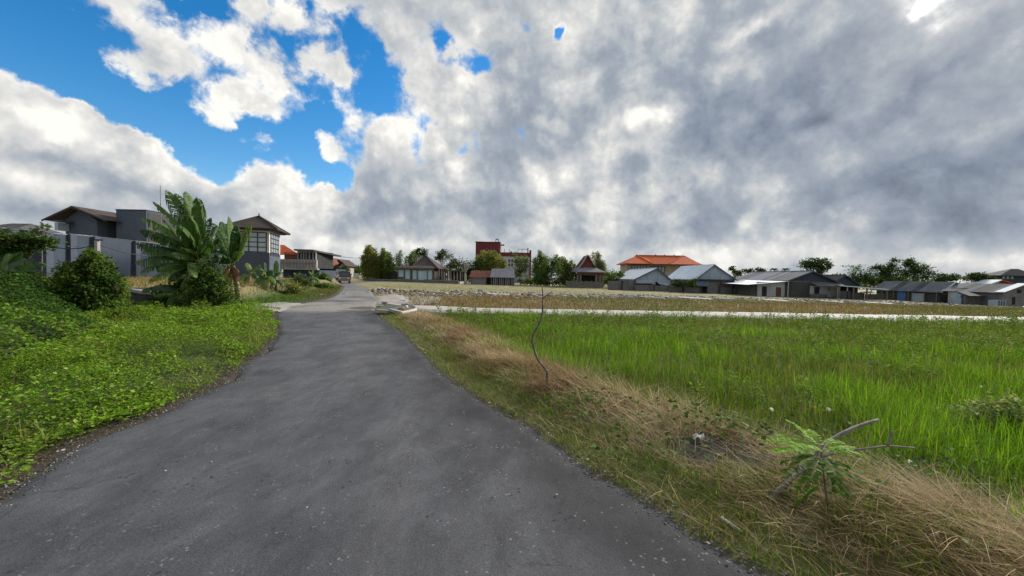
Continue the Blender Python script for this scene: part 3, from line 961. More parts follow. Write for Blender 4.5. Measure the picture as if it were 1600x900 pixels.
def weed_bed():
    g = np.random.default_rng(131)
    bits = []
    for ya, yb, dens, lf in ((1.8, 5, 3600, 0.034), (5, 9, 2200, 0.044), (9, 16.5, 1000, 0.058)):
        xa, xb = -1.45 * yb - 1, -1.5
        n_ = int((xb - xa) * (yb - ya) * dens)
        x, y = g.uniform(xa, xb, n_), g.uniform(ya, yb, n_)
        d = sdl(x, y)
        e0 = 0.02 + 0.42 * (fbm(x * 1.6, y * 1.6, 141) - 0.4)
        k = (d > e0) & (d < 5.0) & in_view(x, y, 1) & (thicket_h(x, y) < 0.42)
        tuft = 0.65 * fbm(x * 1.7, y * 1.7, 142) + 0.35 * fbm(x * 4.5, y * 4.5, 145)
        k &= g.random(n_) < 0.10 + 1.2 * sstep(tuft, 0.34, 0.52)
        x, y, d, tuft = x[k], y[k], d[k], tuft[k]; n_ = len(x)
        top = 0.04 + 0.40 * sstep(tuft, 0.34, 0.70) * sstep(d, 0.3, 1.0) + 0.12 * fbm(x * 0.9, y * 0.9, 143)
        z = H(x, y) + top * (1 - g.random(n_) ** 2.2 * 0.85)
        a_ = g.uniform(0, 6.28, n_)
        dirv = np.stack([np.cos(a_), np.sin(a_), g.uniform(-0.35, 0.7, n_)], 1)
        nrm = np.array([[0.1, -0.15, 1.0]]) + 0.45 * g.standard_normal((n_, 3))
        c = tint(n_, [(0.13, 0.27, 0.014), (0.18, 0.33, 0.018), (0.23, 0.36, 0.04), (0.085, 0.19, 0.012), (0.28, 0.38, 0.075)], g, 0.18)
        patch = sstep(fbm(x * 0.7, y * 0.7, 144), 0.50, 0.66)[:, None]
        c = c * (1 - patch * 0.35) + np.array((0.16, 0.15, 0.06)) * patch * 0.25
        sp = 0.55 + 0.75 * sstep(fbm(x * 1.1 + 31, y * 1.1, 146), 0.40, 0.62)
        dead = g.random(n_) < 0.03
        c[dead] = (0.16, 0.10, 0.05)
        bits.append(leaves(np.stack([x, y, z], 1), lf * sp * g.uniform(0.6, 1.5, n_), lf * sp * 0.62 * g.uniform(0.5, 1.4, n_), dirv, nrm, c))
    tag(joined('weed_bed', M['leaf'], bits), kind='stuff')
    # grassy shoots and dry stems poking out of the bed
    bits = []
    n_ = 15000
    x, y = g.uniform(-13, -1.5, n_), 1.9 + 13 * g.random(n_) ** 1.3
    d = sdl(x, y)
    k = (d > 0.15) & (d < 5) & in_view(x, y, 1) & (fbm(x * 1.3, y * 1.3, 171) > 0.50) & (thicket_h(x, y) < 0.5)
    x, y = x[k], y[k]; n_ = len(x)
    c = tint(n_, [(0.16, 0.25, 0.03), (0.10, 0.18, 0.02), (0.28, 0.24, 0.10), (0.33, 0.27, 0.15), (0.20, 0.28, 0.05)], g)
    bits.append(blades(np.stack([x, y, H(x, y) + 0.04], 1), g.uniform(0.14, 0.42, n_), (0.004 + 0.0007 * y) * g.uniform(0.7, 1.5, n_), g.uniform(0, 6.28, n_), g.uniform(0.1, 0.8, n_), g.uniform(0.1, 1.0, n_), c, 3))
    tag(joined('bed_grass', M['blade'], bits), kind='stuff')
    # litter of dead stalks on the bare strip beside the asphalt
    bits = []
    n_ = 26000
    x, y = g.uniform(-8, -1.5, n_), 1.8 + 10 * g.random(n_) ** 1.4
    d = sdl(x, y)
    k = (d > -0.05) & (d < 0.75) & in_view(x, y, 1)
    x, y = x[k], y[k]; n_ = len(x)
    c = tint(n_, [(0.17, 0.125, 0.075), (0.10, 0.075, 0.05), (0.25, 0.20, 0.12), (0.06, 0.085, 0.02), (0.08, 0.06, 0.045)], g)
    bits.append(blades(np.stack([x, y, H(x, y) - 0.005], 1), g.uniform(0.03, 0.13, n_), 0.0055 * g.uniform(0.6, 1.6, n_), g.uniform(0, 6.28, n_), g.uniform(0.5, 2.0, n_), g.uniform(0.1, 1.2, n_), c, 2))
    tag(joined('dead_stalks', M['straw'], bits), kind='stuff')
    # dark thicket of vines banking up behind the bed
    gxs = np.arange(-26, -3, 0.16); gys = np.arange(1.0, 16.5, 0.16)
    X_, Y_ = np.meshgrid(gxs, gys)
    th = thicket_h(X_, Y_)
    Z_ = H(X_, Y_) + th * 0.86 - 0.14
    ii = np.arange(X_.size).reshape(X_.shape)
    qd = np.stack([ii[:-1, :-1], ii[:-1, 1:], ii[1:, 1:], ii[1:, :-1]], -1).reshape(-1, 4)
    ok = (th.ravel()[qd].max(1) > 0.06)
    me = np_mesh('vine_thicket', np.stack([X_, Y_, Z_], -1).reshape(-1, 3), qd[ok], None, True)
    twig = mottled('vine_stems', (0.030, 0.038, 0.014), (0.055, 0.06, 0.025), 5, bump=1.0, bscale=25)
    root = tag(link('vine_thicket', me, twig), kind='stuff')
    bits = []
    for ya, yb, dens, lf in ((1.6, 6, 900, 0.055), (6, 11, 620, 0.07), (11, 16, 380, 0.085)):
        xa, xb = -1.42 * yb - 1.5, -3.6
        n_ = int((xb - xa) * (yb - ya) * dens)
        x, y = g.uniform(xa, xb, n_), g.uniform(ya, yb, n_)
        th = thicket_h(x, y)
        k = (th > 0.10) & in_view(x, y, 1.5)
        x, y, th = x[k], y[k], th[k]; n_ = len(x)
        z = H(x, y) + th * (0.86 + 0.22 * g.random(n_)) - 0.08 + 0.10 * g.random(n_) ** 3
        a_ = g.uniform(0, 6.28, n_)
        dirv = np.stack([np.cos(a_) + 0.35, np.sin(a_) - 0.3, g.uniform(-0.9, 0.3, n_)], 1)
        nrm = np.array([[0.3, -0.4, 0.9]]) + 0.5 * g.standard_normal((n_, 3))
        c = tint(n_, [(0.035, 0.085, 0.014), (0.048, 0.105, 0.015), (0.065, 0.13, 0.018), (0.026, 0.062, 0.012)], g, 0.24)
        paler = sstep(fbm(x * 1.0, y * 1.0, 151), 0.50, 0.64)[:, None]  # noise patches of paler green leaves
        c = c * (1 - paler) + tint(n_, [(0.12, 0.23, 0.022), (0.15, 0.26, 0.03)], g) * paler
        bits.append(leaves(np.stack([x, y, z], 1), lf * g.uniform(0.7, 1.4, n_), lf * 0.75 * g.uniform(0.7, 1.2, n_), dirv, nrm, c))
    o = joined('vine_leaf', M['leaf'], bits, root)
    o['kind'] = 'stuff'


weed_bed()



# ------------------------------------------------------------------ buildings
M['grey_paint'] = mottled('grey_paint', (0.075, 0.096, 0.138), (0.10, 0.12, 0.162), 0.5, streak=0.25)
M['grey_wall'] = mottled('grey_wall', (0.038, 0.055, 0.082), (0.054, 0.071, 0.10), 0.4, streak=0.35)
M['dark_grey'] = mottled('dark_grey_paint', (0.062, 0.076, 0.108), (0.082, 0.096, 0.13), 0.5, streak=0.25)
M['block'] = blocky('concrete_block', (0.26, 0.255, 0.245), (0.19, 0.19, 0.185), (0.13, 0.13, 0.125))
M['grey_block'] = blocky('old_block_wall', (0.20, 0.195, 0.185), (0.145, 0.14, 0.135), (0.10, 0.10, 0.095), streak=0.35)
M['dark_block'] = blocky('dark_block_wall', (0.085, 0.085, 0.085), (0.06, 0.062, 0.065), (0.045, 0.045, 0.045), streak=0.3)
M['tile_dark'] = tiled('dark_roof_tiles', (0.050, 0.040, 0.037), (0.078, 0.058, 0.052))
M['tile_brown'] = tiled('brown_roof_tiles', (0.075, 0.040, 0.034), (0.048, 0.031, 0.028), c3=(0.13, 0.055, 0.042))
M['tile_red'] = tiled('red_roof_tiles', (0.21, 0.062, 0.045), (0.12, 0.042, 0.036), c3=(0.27, 0.10, 0.07))
M['tile_orange'] = tiled('orange_roof_tiles', (0.58, 0.125, 0.035), (0.49, 0.095, 0.028), 0.35)
M['tin_white'] = mottled('bright_tin', (0.66, 0.72, 0.79), (0.56, 0.62, 0.69), 0.5, rough=0.75, streak=0.10, spec=0.2)
M['tin_grey'] = mottled('weathered_tin', (0.17, 0.185, 0.20), (0.12, 0.13, 0.145), 0.35, rough=0.9, streak=0.25, c3=(0.24, 0.245, 0.25), spec=0.08)
M['tin_dark'] = mottled('dark_tin', (0.10, 0.10, 0.105), (0.075, 0.075, 0.08), 0.5, rough=0.9, streak=0.3, c3=(0.15, 0.14, 0.13), spec=0.08)
M['tin_violet'] = mottled('faded_tin', (0.27, 0.26, 0.29), (0.22, 0.21, 0.24), 0.8, rough=0.9, streak=0.25, spec=0.08)
M['blue_white'] = mottled('blue_white_plaster', (0.40, 0.46, 0.52), (0.32, 0.38, 0.44), 0.6, streak=0.35)
M['pale_wall'] = mottled('pale_wall', (0.50, 0.51, 0.51), (0.38, 0.395, 0.41), 0.5, streak=0.4)
M['cream'] = mottled('cream_wall', (0.42, 0.38, 0.30), (0.35, 0.31, 0.25), 0.4, streak=0.25)
M['maroon'] = mottled('maroon_paint', (0.135, 0.034, 0.036), (0.165, 0.046, 0.044), 0.4, streak=0.35)
M['curtain'] = mottled('pale_curtain', (0.40, 0.47, 0.52), (0.33, 0.40, 0.46), 0.8, rough=0.35, spec=0.5)
M['aqua'] = mottled('aqua_pane', (0.50, 0.68, 0.74), (0.40, 0.58, 0.64), 0.6, rough=0.3, spec=0.5)
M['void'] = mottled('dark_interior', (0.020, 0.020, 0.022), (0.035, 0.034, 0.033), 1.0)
M['blue_door'] = mottled('blue_paint', (0.07, 0.16, 0.36), (0.09, 0.20, 0.42), 1.5)
M['rust'] = mottled('rusty_sheet', (0.16, 0.075, 0.045), (0.11, 0.06, 0.045), 1.2, streak=0.3)
M['blue_sheet'] = mottled('blue_sheet', (0.24, 0.36, 0.50), (0.32, 0.44, 0.56), 0.7)
M['pink_wall'] = mottled('pink_wall', (0.46, 0.34, 0.31), (0.38, 0.28, 0.26), 0.8, streak=0.3)


class B:
    """a building: root Empty on the ground, pixel measures turned into metres at its distance"""
    def __init__(self, name, label, px, py, D, cat='house', rot=0.0, group=None):
        self.px, self.D = px, D
        self.o = W(px, py, D)
        self.r = thing(name, label, cat, self.o, rot, group)

    def x(self, px): return W(px, 440, self.D).x - self.o.x

    def X(self, px, dy): return W(px, 440, self.D + dy).x - self.o.x

    def z(self, py, px=None): return W(px if px is not None else self.px, py, self.D).z - self.o.z

    def part(self, name, mb, mat, parent=None, label=None, loc=None):
        o = mb.build(name, M[mat] if isinstance(mat, str) else mat, parent or self.r, loc)
        if label: o['label'] = label
        return o

    def box(self, name, x0, x1, y0, y1, z0, z1, mat, parent=None, label=None):
        return self.part(name, MB().box(x0, x1, y0, y1, z0, z1), mat, parent, label)

    def window(self, x0, x1, z0, z1, y, nx=2, nz=1, pane='glass', frame='black', fw=0.07, t=0.10, name='window'):
        """frame with bars standing proud of the wall plane y, each pane its own sheet"""
        f = MB()
        for i in range(nx + 1):
            xc = x0 + (x1 - x0) * i / nx
            f.box(xc - fw / 2, xc + fw / 2, y - t, y, z0 - fw / 2, z1 + fw / 2)
        for j in range(nz + 1):
            zc = z0 + (z1 - z0) * j / nz
            for i in range(nx):
                a = x0 + (x1 - x0) * i / nx + fw / 2; b = x0 + (x1 - x0) * (i + 1) / nx - fw / 2
                f.box(a, b, y - t + 0.01, y, zc - fw / 2 + 0.002, zc + fw / 2 - 0.002)
        w = self.part(name, f, frame)
        me = MB().box(0, (x1 - x0) / nx - fw - 0.004, 0, 0.02, 0, (z1 - z0) / nz - fw - 0.004).mesh('pane')
        for i in range(nx):
            for j in range(nz):
                link('pane', me, M[pane], w, (x0 + (x1 - x0) * i / nx + fw / 2 + 0.002, y - 0.03, z0 + (z1 - z0) * j / nz + fw / 2 + 0.002))
        return w

    def sheets(self, a, b, c, d, n, mat, name='roof_sheet', t=0.05, alt=None, over=0.04):
        """a slope a-b (eave) to d-c (ridge) laid with n sheets side by side"""
        a, b, c, d = map(Vector, (a, b, c, d))
        nrm = (b - a).cross(d - a).normalized()
        for i in range(n):
            t0, t1 = i / n, (i + 1) / n
            up = nrm * (0.010 + 0.012 * (i % 2) + 0.008 * random.random())
            q = [a.lerp(b, t0) + up, a.lerp(b, t1) + up, d.lerp(c, t1) + up, d.lerp(c, t0) + up]
            mt = mat
            if alt and random.random() < alt[1]: mt = alt[0]
            self.part(name, MB().slab(q, t), mt)


def gable_house(b, x0, x1, xa, depth, ze, za, wall, roof, n, fascia='dark_grey', over=0.35, ze2=None, gable=None, alt=None, sides=None):
    """gable towards the viewer, ridge running away"""
    if ze2 is None: ze2 = ze
    b.part('wall', MB().prism([(x0, 0), (x1, 0), (x1, ze2), (xa, za), (x0, ze)], 0, depth), wall)
    if gable:
        b.part('gable', MB().prism([(x0 + 0.05, ze), (x1 - 0.05, ze2), (xa, za - 0.05)], -0.06, -0.003), gable)
    sl = (za - ze) / (xa - x0); sr = (za - ze2) / (x1 - xa)
    o = over
    ya, yb = -0.5, depth + 0.3
    L = [(x0 - o, ya, ze - o * sl + 0.06), (x0 - o, yb, ze - o * sl + 0.06), (xa, yb, za + 0.06), (xa, ya, za + 0.06)]
    Rr = [(x1 + o, yb, ze2 - o * sr + 0.06), (x1 + o, ya, ze2 - o * sr + 0.06), (xa, ya, za + 0.06), (xa, yb, za + 0.06)]
    b.sheets(L[1], L[0], L[3], L[2], n, roof, alt=alt)
    b.sheets(Rr[1], Rr[0], Rr[3], Rr[2], n, roof, alt=alt)
    b.part('ridge_cap', MB().tube([(xa, ya - 0.03, za + 0.08), (xa, yb + 0.03, za + 0.08)], 0.09, 6), roof)
    for s, (xx, zz) in ((-1, (x0 - o, ze - o * sl)), (1, (x1 + o, ze2 - o * sr))):
        b.part('barge_board', MB().slab([(xx, ya - 0.05, zz - 0.14), (xa, ya - 0.05, za - 0.14), (xa, ya - 0.05, za + 0.06), (xx, ya - 0.05, zz + 0.06)], 0.05), fascia)


# --- grey house with gabled roof over the perimeter wall, far left
b = B('grey_house', 'blue-grey house with dark gabled roof and flat-topped block above the long wall', 128, 412, 52)
x0, x1, xa = b.x(104), b.x(153), b.x(127)
z0, ze, za = 0, b.z(344), b.z(325)
b.part('gable_wing', MB().prism([(x0, 0), (x1, 0), (x1, ze), (xa, za - 0.1), (x0, ze)], 0, 7.5), 'grey_paint')
xl_, zl_ = b.x(81), b.z(346)
sl = (za - zl_) / (xa - xl_)
b.sheets((xl_, 8.3, zl_), (xl_, -1.0, zl_), (xa, -1.0, za + 0.1), (xa, 8.3, za + 0.1), 6, 'tile_dark')
xr_ = b.x(181); zr_ = b.z(345)
b.sheets((xr_, -1.0, zr_), (xr_, 8.3, zr_), (xa, 8.3, za + 0.1), (xa, -1.0, za + 0.1), 6, 'tile_dark')
for q0, q1 in (((xl_, zl_), (xa, za)), ((xr_, zr_), (xa, za))):
    b.part('barge_board', MB().slab([(q0[0], -1.05, q0[1] - 0.22), (q1[0], -1.05, q1[1] - 0.18), (q1[0], -1.05, q1[1] + 0.10), (q0[0], -1.05, q0[1] + 0.02)], 0.06), 'tile_dark')
b.box('flat_block', b.x(171), b.x(219), 1.0, 8.0, 0, b.z(325.5), 'grey_paint')
b.box('parapet', b.x(171) - 0.06, b.x(219) + 0.06, 0.94, 8.06, b.z(325.5) + 0.003, b.z(324), 'grey_wall')
b.part('side_wall', MB().add([(b.x(219) + 0.06, 1.2, 0), (b.x(256), 5.2, 0), (b.x(256), 5.2, b.z(336)), (b.x(219) + 0.06, 1.2, b.z(327)),
                              (b.x(219) + 0.06, 1.5, 0), (b.x(256), 5.5, 0), (b.x(256), 5.5, b.z(336)), (b.x(219) + 0.06, 1.5, b.z(327))],
                             [(0, 1, 2, 3), (7, 6, 5, 4), (3, 2, 6, 7), (1, 5, 6, 2), (0, 3, 7, 4), (0, 4, 5, 1)]), 'block')
b.box('balcony_glass', b.x(106), b.x(111), -1.4, -0.1, b.z(362), b.z(350), 'curtain')
b.box('balcony_roof', b.x(104), b.x(118), -1.5, -0.01, b.z(349), b.z(347), 'dark_grey')

mast = thing('antenna_mast', 'thin bare metal mast standing up beside the flat-topped grey block', 'antenna', W(251, 345, 50))
h_ = W(251, 290, 50).z - mast.location.z
MB().tube([(0, 0, -3), (0, 0, h_ * 0.5)], 0.055, 6).build('pole', M['steel'], mast)
MB().tube([(0, 0, h_ * 0.5), (0, 0, h_)], 0.035, 6).build('pole_tip', M['steel'], mast)

b = B('hip_roof_house', 'small grey hipped roof peeping over the long wall at the left picture edge', -6, 380, 62)
b.box('wall', b.x(-40), b.x(22), 0.5, 6, 0, b.z(358), 'grey_paint')
za, ze = b.z(345), b.z(357)
xa0, xa1, xe0, xe1 = b.x(-20), b.x(12), b.x(-45), b.x(27)
for nm, q in (('roof_slope', [(xe0, 0, ze), (xe1, 0, ze), (xa1, 3.2, za), (xa0, 3.2, za)]), ('roof_slope', [(xe1, 0, ze), (xe1, 6.5, ze), (xa1, 3.25, za), (xa1, 3.2, za)]),
              ('roof_slope', [(xe1, 6.5, ze), (xe0, 6.5, ze), (xa0, 3.25, za), (xa1, 3.25, za)])):
    b.part(nm, MB().slab(q, 0.1), 'tin_dark')

# --- long grey perimeter wall with pilasters
b = B('perimeter_wall', 'long blue-grey plastered wall with pilasters running behind the banana clump', 74, 432, 34, 'wall')
tops = [(-60, 352, 30), (20, 358, 32.5), (74, 363, 34), (112, 366.5, 36), (150, 370, 38), (213, 377, 42), (290, 386, 47), (372, 395, 52)]
pts = [(W(px, py, D), W(px, 436, D)) for px, py, D in tops]
for (ta, ba), (tb, bb) in zip(pts[:-1], pts[1:]):
    q = [Vector((ba.x, ba.y, TERRACE - 0.3)), Vector((bb.x, bb.y, TERRACE - 0.3)), tb, ta]
    b.part('wall_panel', MB().slab([p - b.o for p in q], 0.22), 'grey_wall')
for (ta, ba) in pts[1:-1]:
    p = ta - b.o
    b.box('pilaster', p.x - 0.26, p.x + 0.26, p.y - 0.32, p.y + 0.22, TERRACE - 0.3 - b.o.z, p.z + 0.03, 'dark_grey')
cop = MB()
for (ta, ba), (tb, bb) in zip(pts[:-1], pts[1:]):
    p, q = ta - b.o, tb - b.o
    cop.slab([p + Vector((0, -0.2, 0.005)), q + Vector((0, -0.2, 0.005)), q + Vector((0, 0.2, 0.005)), p + Vector((0, 0.2, 0.005))], -0.06)
b.part('coping', cop, 'concrete')

# pole with sagging cables before the wall
pt = W(152, 376, 27)
u = thing('utility_pole', 'short square concrete pole carrying black cables in front of the grey wall', 'pole', (pt.x, pt.y, TERRACE))
MB().box(-0.10, 0.10, -0.10, 0.10, -0.3, pt.z - TERRACE).build('shaft', M['concrete'], u)
MB().box(-0.30, 0.45, -0.06, 0.06, pt.z - TERRACE + 0.003, pt.z - TERRACE + 0.09).build('cross_arm', M['black'], u)


def cable(label, a, c, sag, r=0.02, n=14, name='power_cable'):
    pts_ = [a.lerp(c, i / n) - Vector((0, 0, sag * 4 * (i / n) * (1 - i / n))) for i in range(n + 1)]
    o = a.copy()
    mb = MB().tube([p - o for p in pts_], r, 5)
    return tag(mb.build(name, M['black'], None, o), label, 'cable')


cable('black cable sagging left from the short concrete pole', W(60, 378, 27.5), W(152, 381.5, 27), 0.40, 0.035)
cable('black cable sagging right from the short concrete pole', W(152, 381, 27), W(262, 399, 34), 0.35, 0.035)
cable('thin overhead wire crossing the sky between the far houses and the bamboo', W(478, 395, 75), W(640, 407, 90), 0.35, 0.035)

# concrete ledge at the foot of the terrace
led = thing('retaining_ledge', 'low concrete ledge along the foot of the dry grass terrace', 'ledge', W(235, 455, 18.4))
lp = [(W(150, 448, 19.4)), W(197, 450.5, 18.6), W(225, 455, 18.2), W(250, 456.5, 18.3), W(300, 456, 19.6)]
mb = MB()
for p, q in zip(lp[:-1], lp[1:]):
    p0, q0 = p - led.location, q - led.location
    mb.slab([p0, q0, q0 + Vector((0, 0.5, 0)), p0 + Vector((0, 0.5, 0))], 0.14)
mb.build('capping', M['concrete'], led)
mb = MB()
for p, q in zip(lp[:-1], lp[1:]):
    p0, q0 = p - led.location + Vector((0, 0.08, -0.142)), q - led.location + Vector((0, 0.08, -0.142))
    mb.slab([p0 - Vector((0, 0, 0.8)), q0 - Vector((0, 0, 0.8)), q0, p0], 0.2)
mb.build('retaining_face', M['dark_block'], led)

# --- tower house with hipped roof
b = B('tower_house', 'square grey house with white window storey and dark pyramid roof', 421, 446, 45, rot=R(18.5))
s_ = 5.0; sx = 3.4; zb, zt = b.z(395), b.z(352)
b.box('ground_storey', -sx, 0, 0, s_, -0.6, zb, 'dark_grey')
b.box('upper_storey', -sx + 0.02, -0.02, 0.02, s_ - 0.02, zb + 0.002, zt, 'white')
zw0, zw1 = b.z(394), b.z(364)
w = b.window(-2.95, -0.30, zw0, zw1, 0.02, 3, 4, 'curtain', 'black', 0.08)
# windows on the right flank, turned a quarter
f = MB(); wx = (0.5, 1.75, 3.0, 4.3)
for a_ in (0.55, 1.45, 2.35, 3.25, 4.15):
    f.box(-0.02, 0.08, a_ - 0.05, a_ + 0.05, zw0 - 0.4, zw1)
for k in range(5):
    zc = zw0 + (zw1 - zw0) * k / 4
    f.box(-0.02, 0.075, 0.56, 4.14, zc - 0.04, zc + 0.04)
sw = b.part('window', f, 'black')
me = MB().box(0, 0.02, 0, 0.80, 0, (zw1 - zw0) / 4 - 0.09).mesh('pane')
for i in range(4):
    for k in range(4):
        link('pane', me, M['curtain'], sw, (-0.01, 0.60 + i * 0.9, zw0 + (zw1 - zw0) * k / 4 + 0.045))
o_ = 0.95; zr0, zr1 = b.z(358), b.z(335)
e = [(-sx - o_, -o_, zr0), (o_, -o_, zr0), (o_, s_ + o_, zr0), (-sx - o_, s_ + o_, zr0)]
ap = (-sx / 2, s_ / 2, zr1)
for i in range(4):
    b.part('roof_slope', MB().tri([e[i], e[(i + 1) % 4], ap], 0.12), 'tile_dark')
    b.part('hip_cap', MB().tube([Vector(e[i]) + Vector((0, 0, 0.03)), Vector(ap) + Vector((0, 0, 0.05))], 0.09, 5), 'tile_dark')
b.part('roof_finial', MB().tube([ap, (ap[0], ap[1], ap[2] + 0.45)], [0.10, 0.03], 6), 'tile_dark')
b.box('eaves_soffit', -sx - 0.5, 0.5, -0.5, s_ + 0.5, zr0 - 0.20, zr0 - 0.12, 'dark_grey')

# --- terrace house with orange roof, behind the tower
b = B('terrace_house', 'grey house with pale balcony parapet and dark upper room right of the tower', 470, 446, 60)
b.box('ground_storey', b.x(440), b.x(497), 0.4, 10, -0.4, b.z(419), 'grey_wall')
b.box('balcony_parapet', b.x(438), b.x(496), -0.3, 0.1, b.z(419), b.z(405.5), 'concrete')
b.box('balcony_slab', b.x(438), b.x(497), -0.35, 6, b.z(419) - 0.25, b.z(419) - 0.003, 'concrete')
for px in range(440, 497, 5):
    b.box('railing_post', b.x(px) - 0.04, b.x(px) + 0.04, -0.42, -0.34, b.z(419), b.z(406), 'steel')
b.box('railing_bar', b.x(438), b.x(496), -0.44, -0.343, b.z(411) - 0.04, b.z(411) + 0.04, 'steel')
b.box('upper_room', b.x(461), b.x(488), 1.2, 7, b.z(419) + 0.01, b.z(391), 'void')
for px in (460, 465, 469, 473, 478, 484, 488):
    b.box('post', b.x(px) - 0.07, b.x(px) + 0.07, 0.95, 1.18, b.z(419) + 0.01, b.z(391), 'concrete')
b.box('lintel', b.x(459.5), b.x(488.6), 0.9, 1.19, b.z(393), b.z(391) - 0.003, 'pale_wall')
b.part('flat_roof', MB().slab([(b.x(458), 0.2, b.z(389)), (b.x(489), 0.2, b.z(389.5)), (b.x(500), 7.5, b.z(389.5) - 0.5), (b.x(465), 7.5, b.z(389))], 0.25), 'tin_dark')
b.part('roof_slope', MB().slab([(b.x(430), 1.2, b.z(397)), (b.x(459), 1.2, b.z(396)), (b.X(444, 4.5), 4.5, b.z(380)), (b.X(430, 4.5), 4.5, b.z(379))], 0.15), 'tile_orange')
b.box('brick_gable', b.x(436), b.x(459.4), 1.4, 6, b.z(419) + 0.012, b.z(394), 'rust')
b.box('garden_door', b.x(452), b.x(458), 0.3, 0.39, -0.3, b.z(424), 'void')

# --- far houses beyond the bend of the road
b = B('shrine_roof_house', 'far dark house with orange tiled gable beside the road bend', 510, 436, 92)
x0, x1, xa = b.x(501), b.x(516), b.x(509)
b.part('wall', MB().prism([(x0, 0), (x1, 0), (x1, b.z(414)), (xa, b.z(404)), (x0, b.z(414))], 0, 6), 'dark_block')
b.part('roof_slope', MB().slab([(x0 - .3, 6.3, b.z(415)), (x0 - .3, -.4, b.z(415)), (xa, -.4, b.z(402)), (xa, 6.3, b.z(402))], 0.15), 'tile_red')
b.part('roof_slope', MB().slab([(x1 + .3, -.4, b.z(415)), (x1 + .3, 6.3, b.z(415)), (xa, 6.3, b.z(402)), (xa, -.4, b.z(402))], 0.15), 'tile_red')
b.part('gable', MB().prism([(x0 + .1, b.z(414)), (x1 - .1, b.z(414)), (xa, b.z(404.5))], -0.15, -0.01), 'tile_orange')
b = B('thatched_house', 'far house with two dark brown pitched roofs above the truck', 532, 436, 98)
for (pa, pb, pc, top, eav) in ((519, 538, 530, 405, 413), (533, 546, 541, 409, 416)):
    x0, x1, xa = b.x(pa), b.x(pb), b.x(pc); dy = 0 if pa == 519 else -2
    b.part('roof_slope', MB().slab([(x0 - .3, dy + 6, b.z(eav)), (x0 - .3, dy - .5, b.z(eav)), (xa, dy - .5, b.z(top)), (xa, dy + 6, b.z(top))], 0.18), 'tile_brown')
    b.part('roof_slope', MB().slab([(x1 + .3, dy - .5, b.z(eav)), (x1 + .3, dy + 6, b.z(eav)), (xa, dy + 6, b.z(top)), (xa, dy - .5, b.z(top))], 0.18), 'tile_dark')
    b.part('wall', MB().prism([(x0 + .3, 0), (x1 - .3, 0), (x1 - .3, b.z(eav + 1)), (xa, b.z(top + 2)), (x0 + .3, b.z(eav + 1))], dy, dy + 5.5), 'cream')
b = B('billboard', 'small plain white board standing beyond the parked truck', 556, 441, 86, 'sign')
b.box('board', b.x(552), b.x(560.5), 0, 0.1, b.z(434), b.z(427), 'white')
for px in (553.5, 559):
    b.box('post', b.x(px) - .06, b.x(px) + .06, 0.103, 0.2, -0.3, b.z(428), 'steel')

# --- joglo house with aqua windows
b = B('pavilion_house', 'timber house with broad dark hipped roof and pale aqua glass front', 620, 440.5, 88)
x0, x1 = b.x(621), b.x(677); zt = b.z(417); dep = 15
b.box('floor_slab', b.x(574), b.x(719), -0.6, dep + 1, -0.5, b.z(438.5), 'concrete')
b.box('wall', x0, x1, 0.25, dep, b.z(438.5) + 0.003, zt, 'wood')
b.window(b.x(621.5), b.x(631), b.z(433), b.z(421), 0.25, 1, 1, 'aqua', 'wood', 0.16, 0.2)
b.window(b.x(632), b.x(641), b.z(436), b.z(420.7), 0.25, 1, 1, 'aqua', 'wood', 0.16, 0.2)
b.window(b.x(643.5), b.x(675.5), b.z(436.5), b.z(421), 0.25, 4, 1, 'aqua', 'wood', 0.20, 0.2)
b.box('lintel', x0 - .1, x1 + .1, -0.03, 0.249, b.z(420), zt - 0.01, 'pale_wall')
b.box('gate', b.x(654), b.x(662), -0.02, 0.04, b.z(438.4), b.z(423), 'aqua')
ze, zk, za = b.z(418), b.z(414), b.z(396)
yo = 0.9
E = [(b.x(618), -yo, ze), (x1 + yo * 1.2, -yo, ze), (x1 + yo * 1.2, dep + yo, ze), (b.x(618), dep + yo, ze)]
Kk = [(b.x(642), 1.6, zk), (x1 + .1, 1.6, zk), (x1 + .1, dep - 1.6, zk), (b.x(642), dep - 1.6, zk)]
ar = [(b.X(664, 6.5), 6.5, za), (b.X(664, 6.5), dep - 6.0, za)]
for i in range(4):
    j = (i + 1) % 4
    b.part('skirt_roof', MB().slab([E[i], E[j], Kk[j], Kk[i]], 0.12), 'tile_dark' if i != 1 else 'tile_brown')
b.part('roof_slope', MB().tri([Kk[0], Kk[1], ar[0]], 0.15), 'tile_dark')
b.part('roof_slope', MB().slab([Kk[1], Kk[2], ar[1], ar[0]], 0.15), 'tile_brown')
b.part('roof_slope', MB().tri([Kk[2], Kk[3], ar[1]], 0.15), 'tile_brown')
b.part('roof_slope', MB().slab([Kk[3], Kk[0], ar[0], ar[1]], 0.15), 'tile_dark')
for q in ([Kk[0], ar[0]], [Kk[1], ar[0]], [ar[0], ar[1]], [Kk[1], E[1]]):
    b.part('hip_cap', MB().tube([Vector(p) + Vector((0, 0, 0.05)) for p in q], 0.16, 5), 'tile_dark')
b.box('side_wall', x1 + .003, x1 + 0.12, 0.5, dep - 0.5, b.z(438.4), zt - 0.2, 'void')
for yy in (1.0, 4.0, 7.0, 10.0, 13.5):
    b.box('post', x1 + 0.9, x1 + 1.15, yy, yy + 0.25, b.z(438.4), ze + 0.1, 'wood')
b.box('veranda_roof', b.x(699), b.x(719), 1.0, 7, b.z(422), b.z(422) + 0.15, 'tin_dark')
for px in (699.5, 703, 708, 713, 718):
    b.box('veranda_post', b.x(px) - .12, b.x(px) + .12, 1.1, 1.35, b.z(438.4), b.z(422) - 0.003, 'pale_wall' if px < 700 else 'wood')
b.box('veranda_back', b.x(699), b.x(719), 4, 4.2, b.z(438.4), b.z(422) - 0.003, 'void')

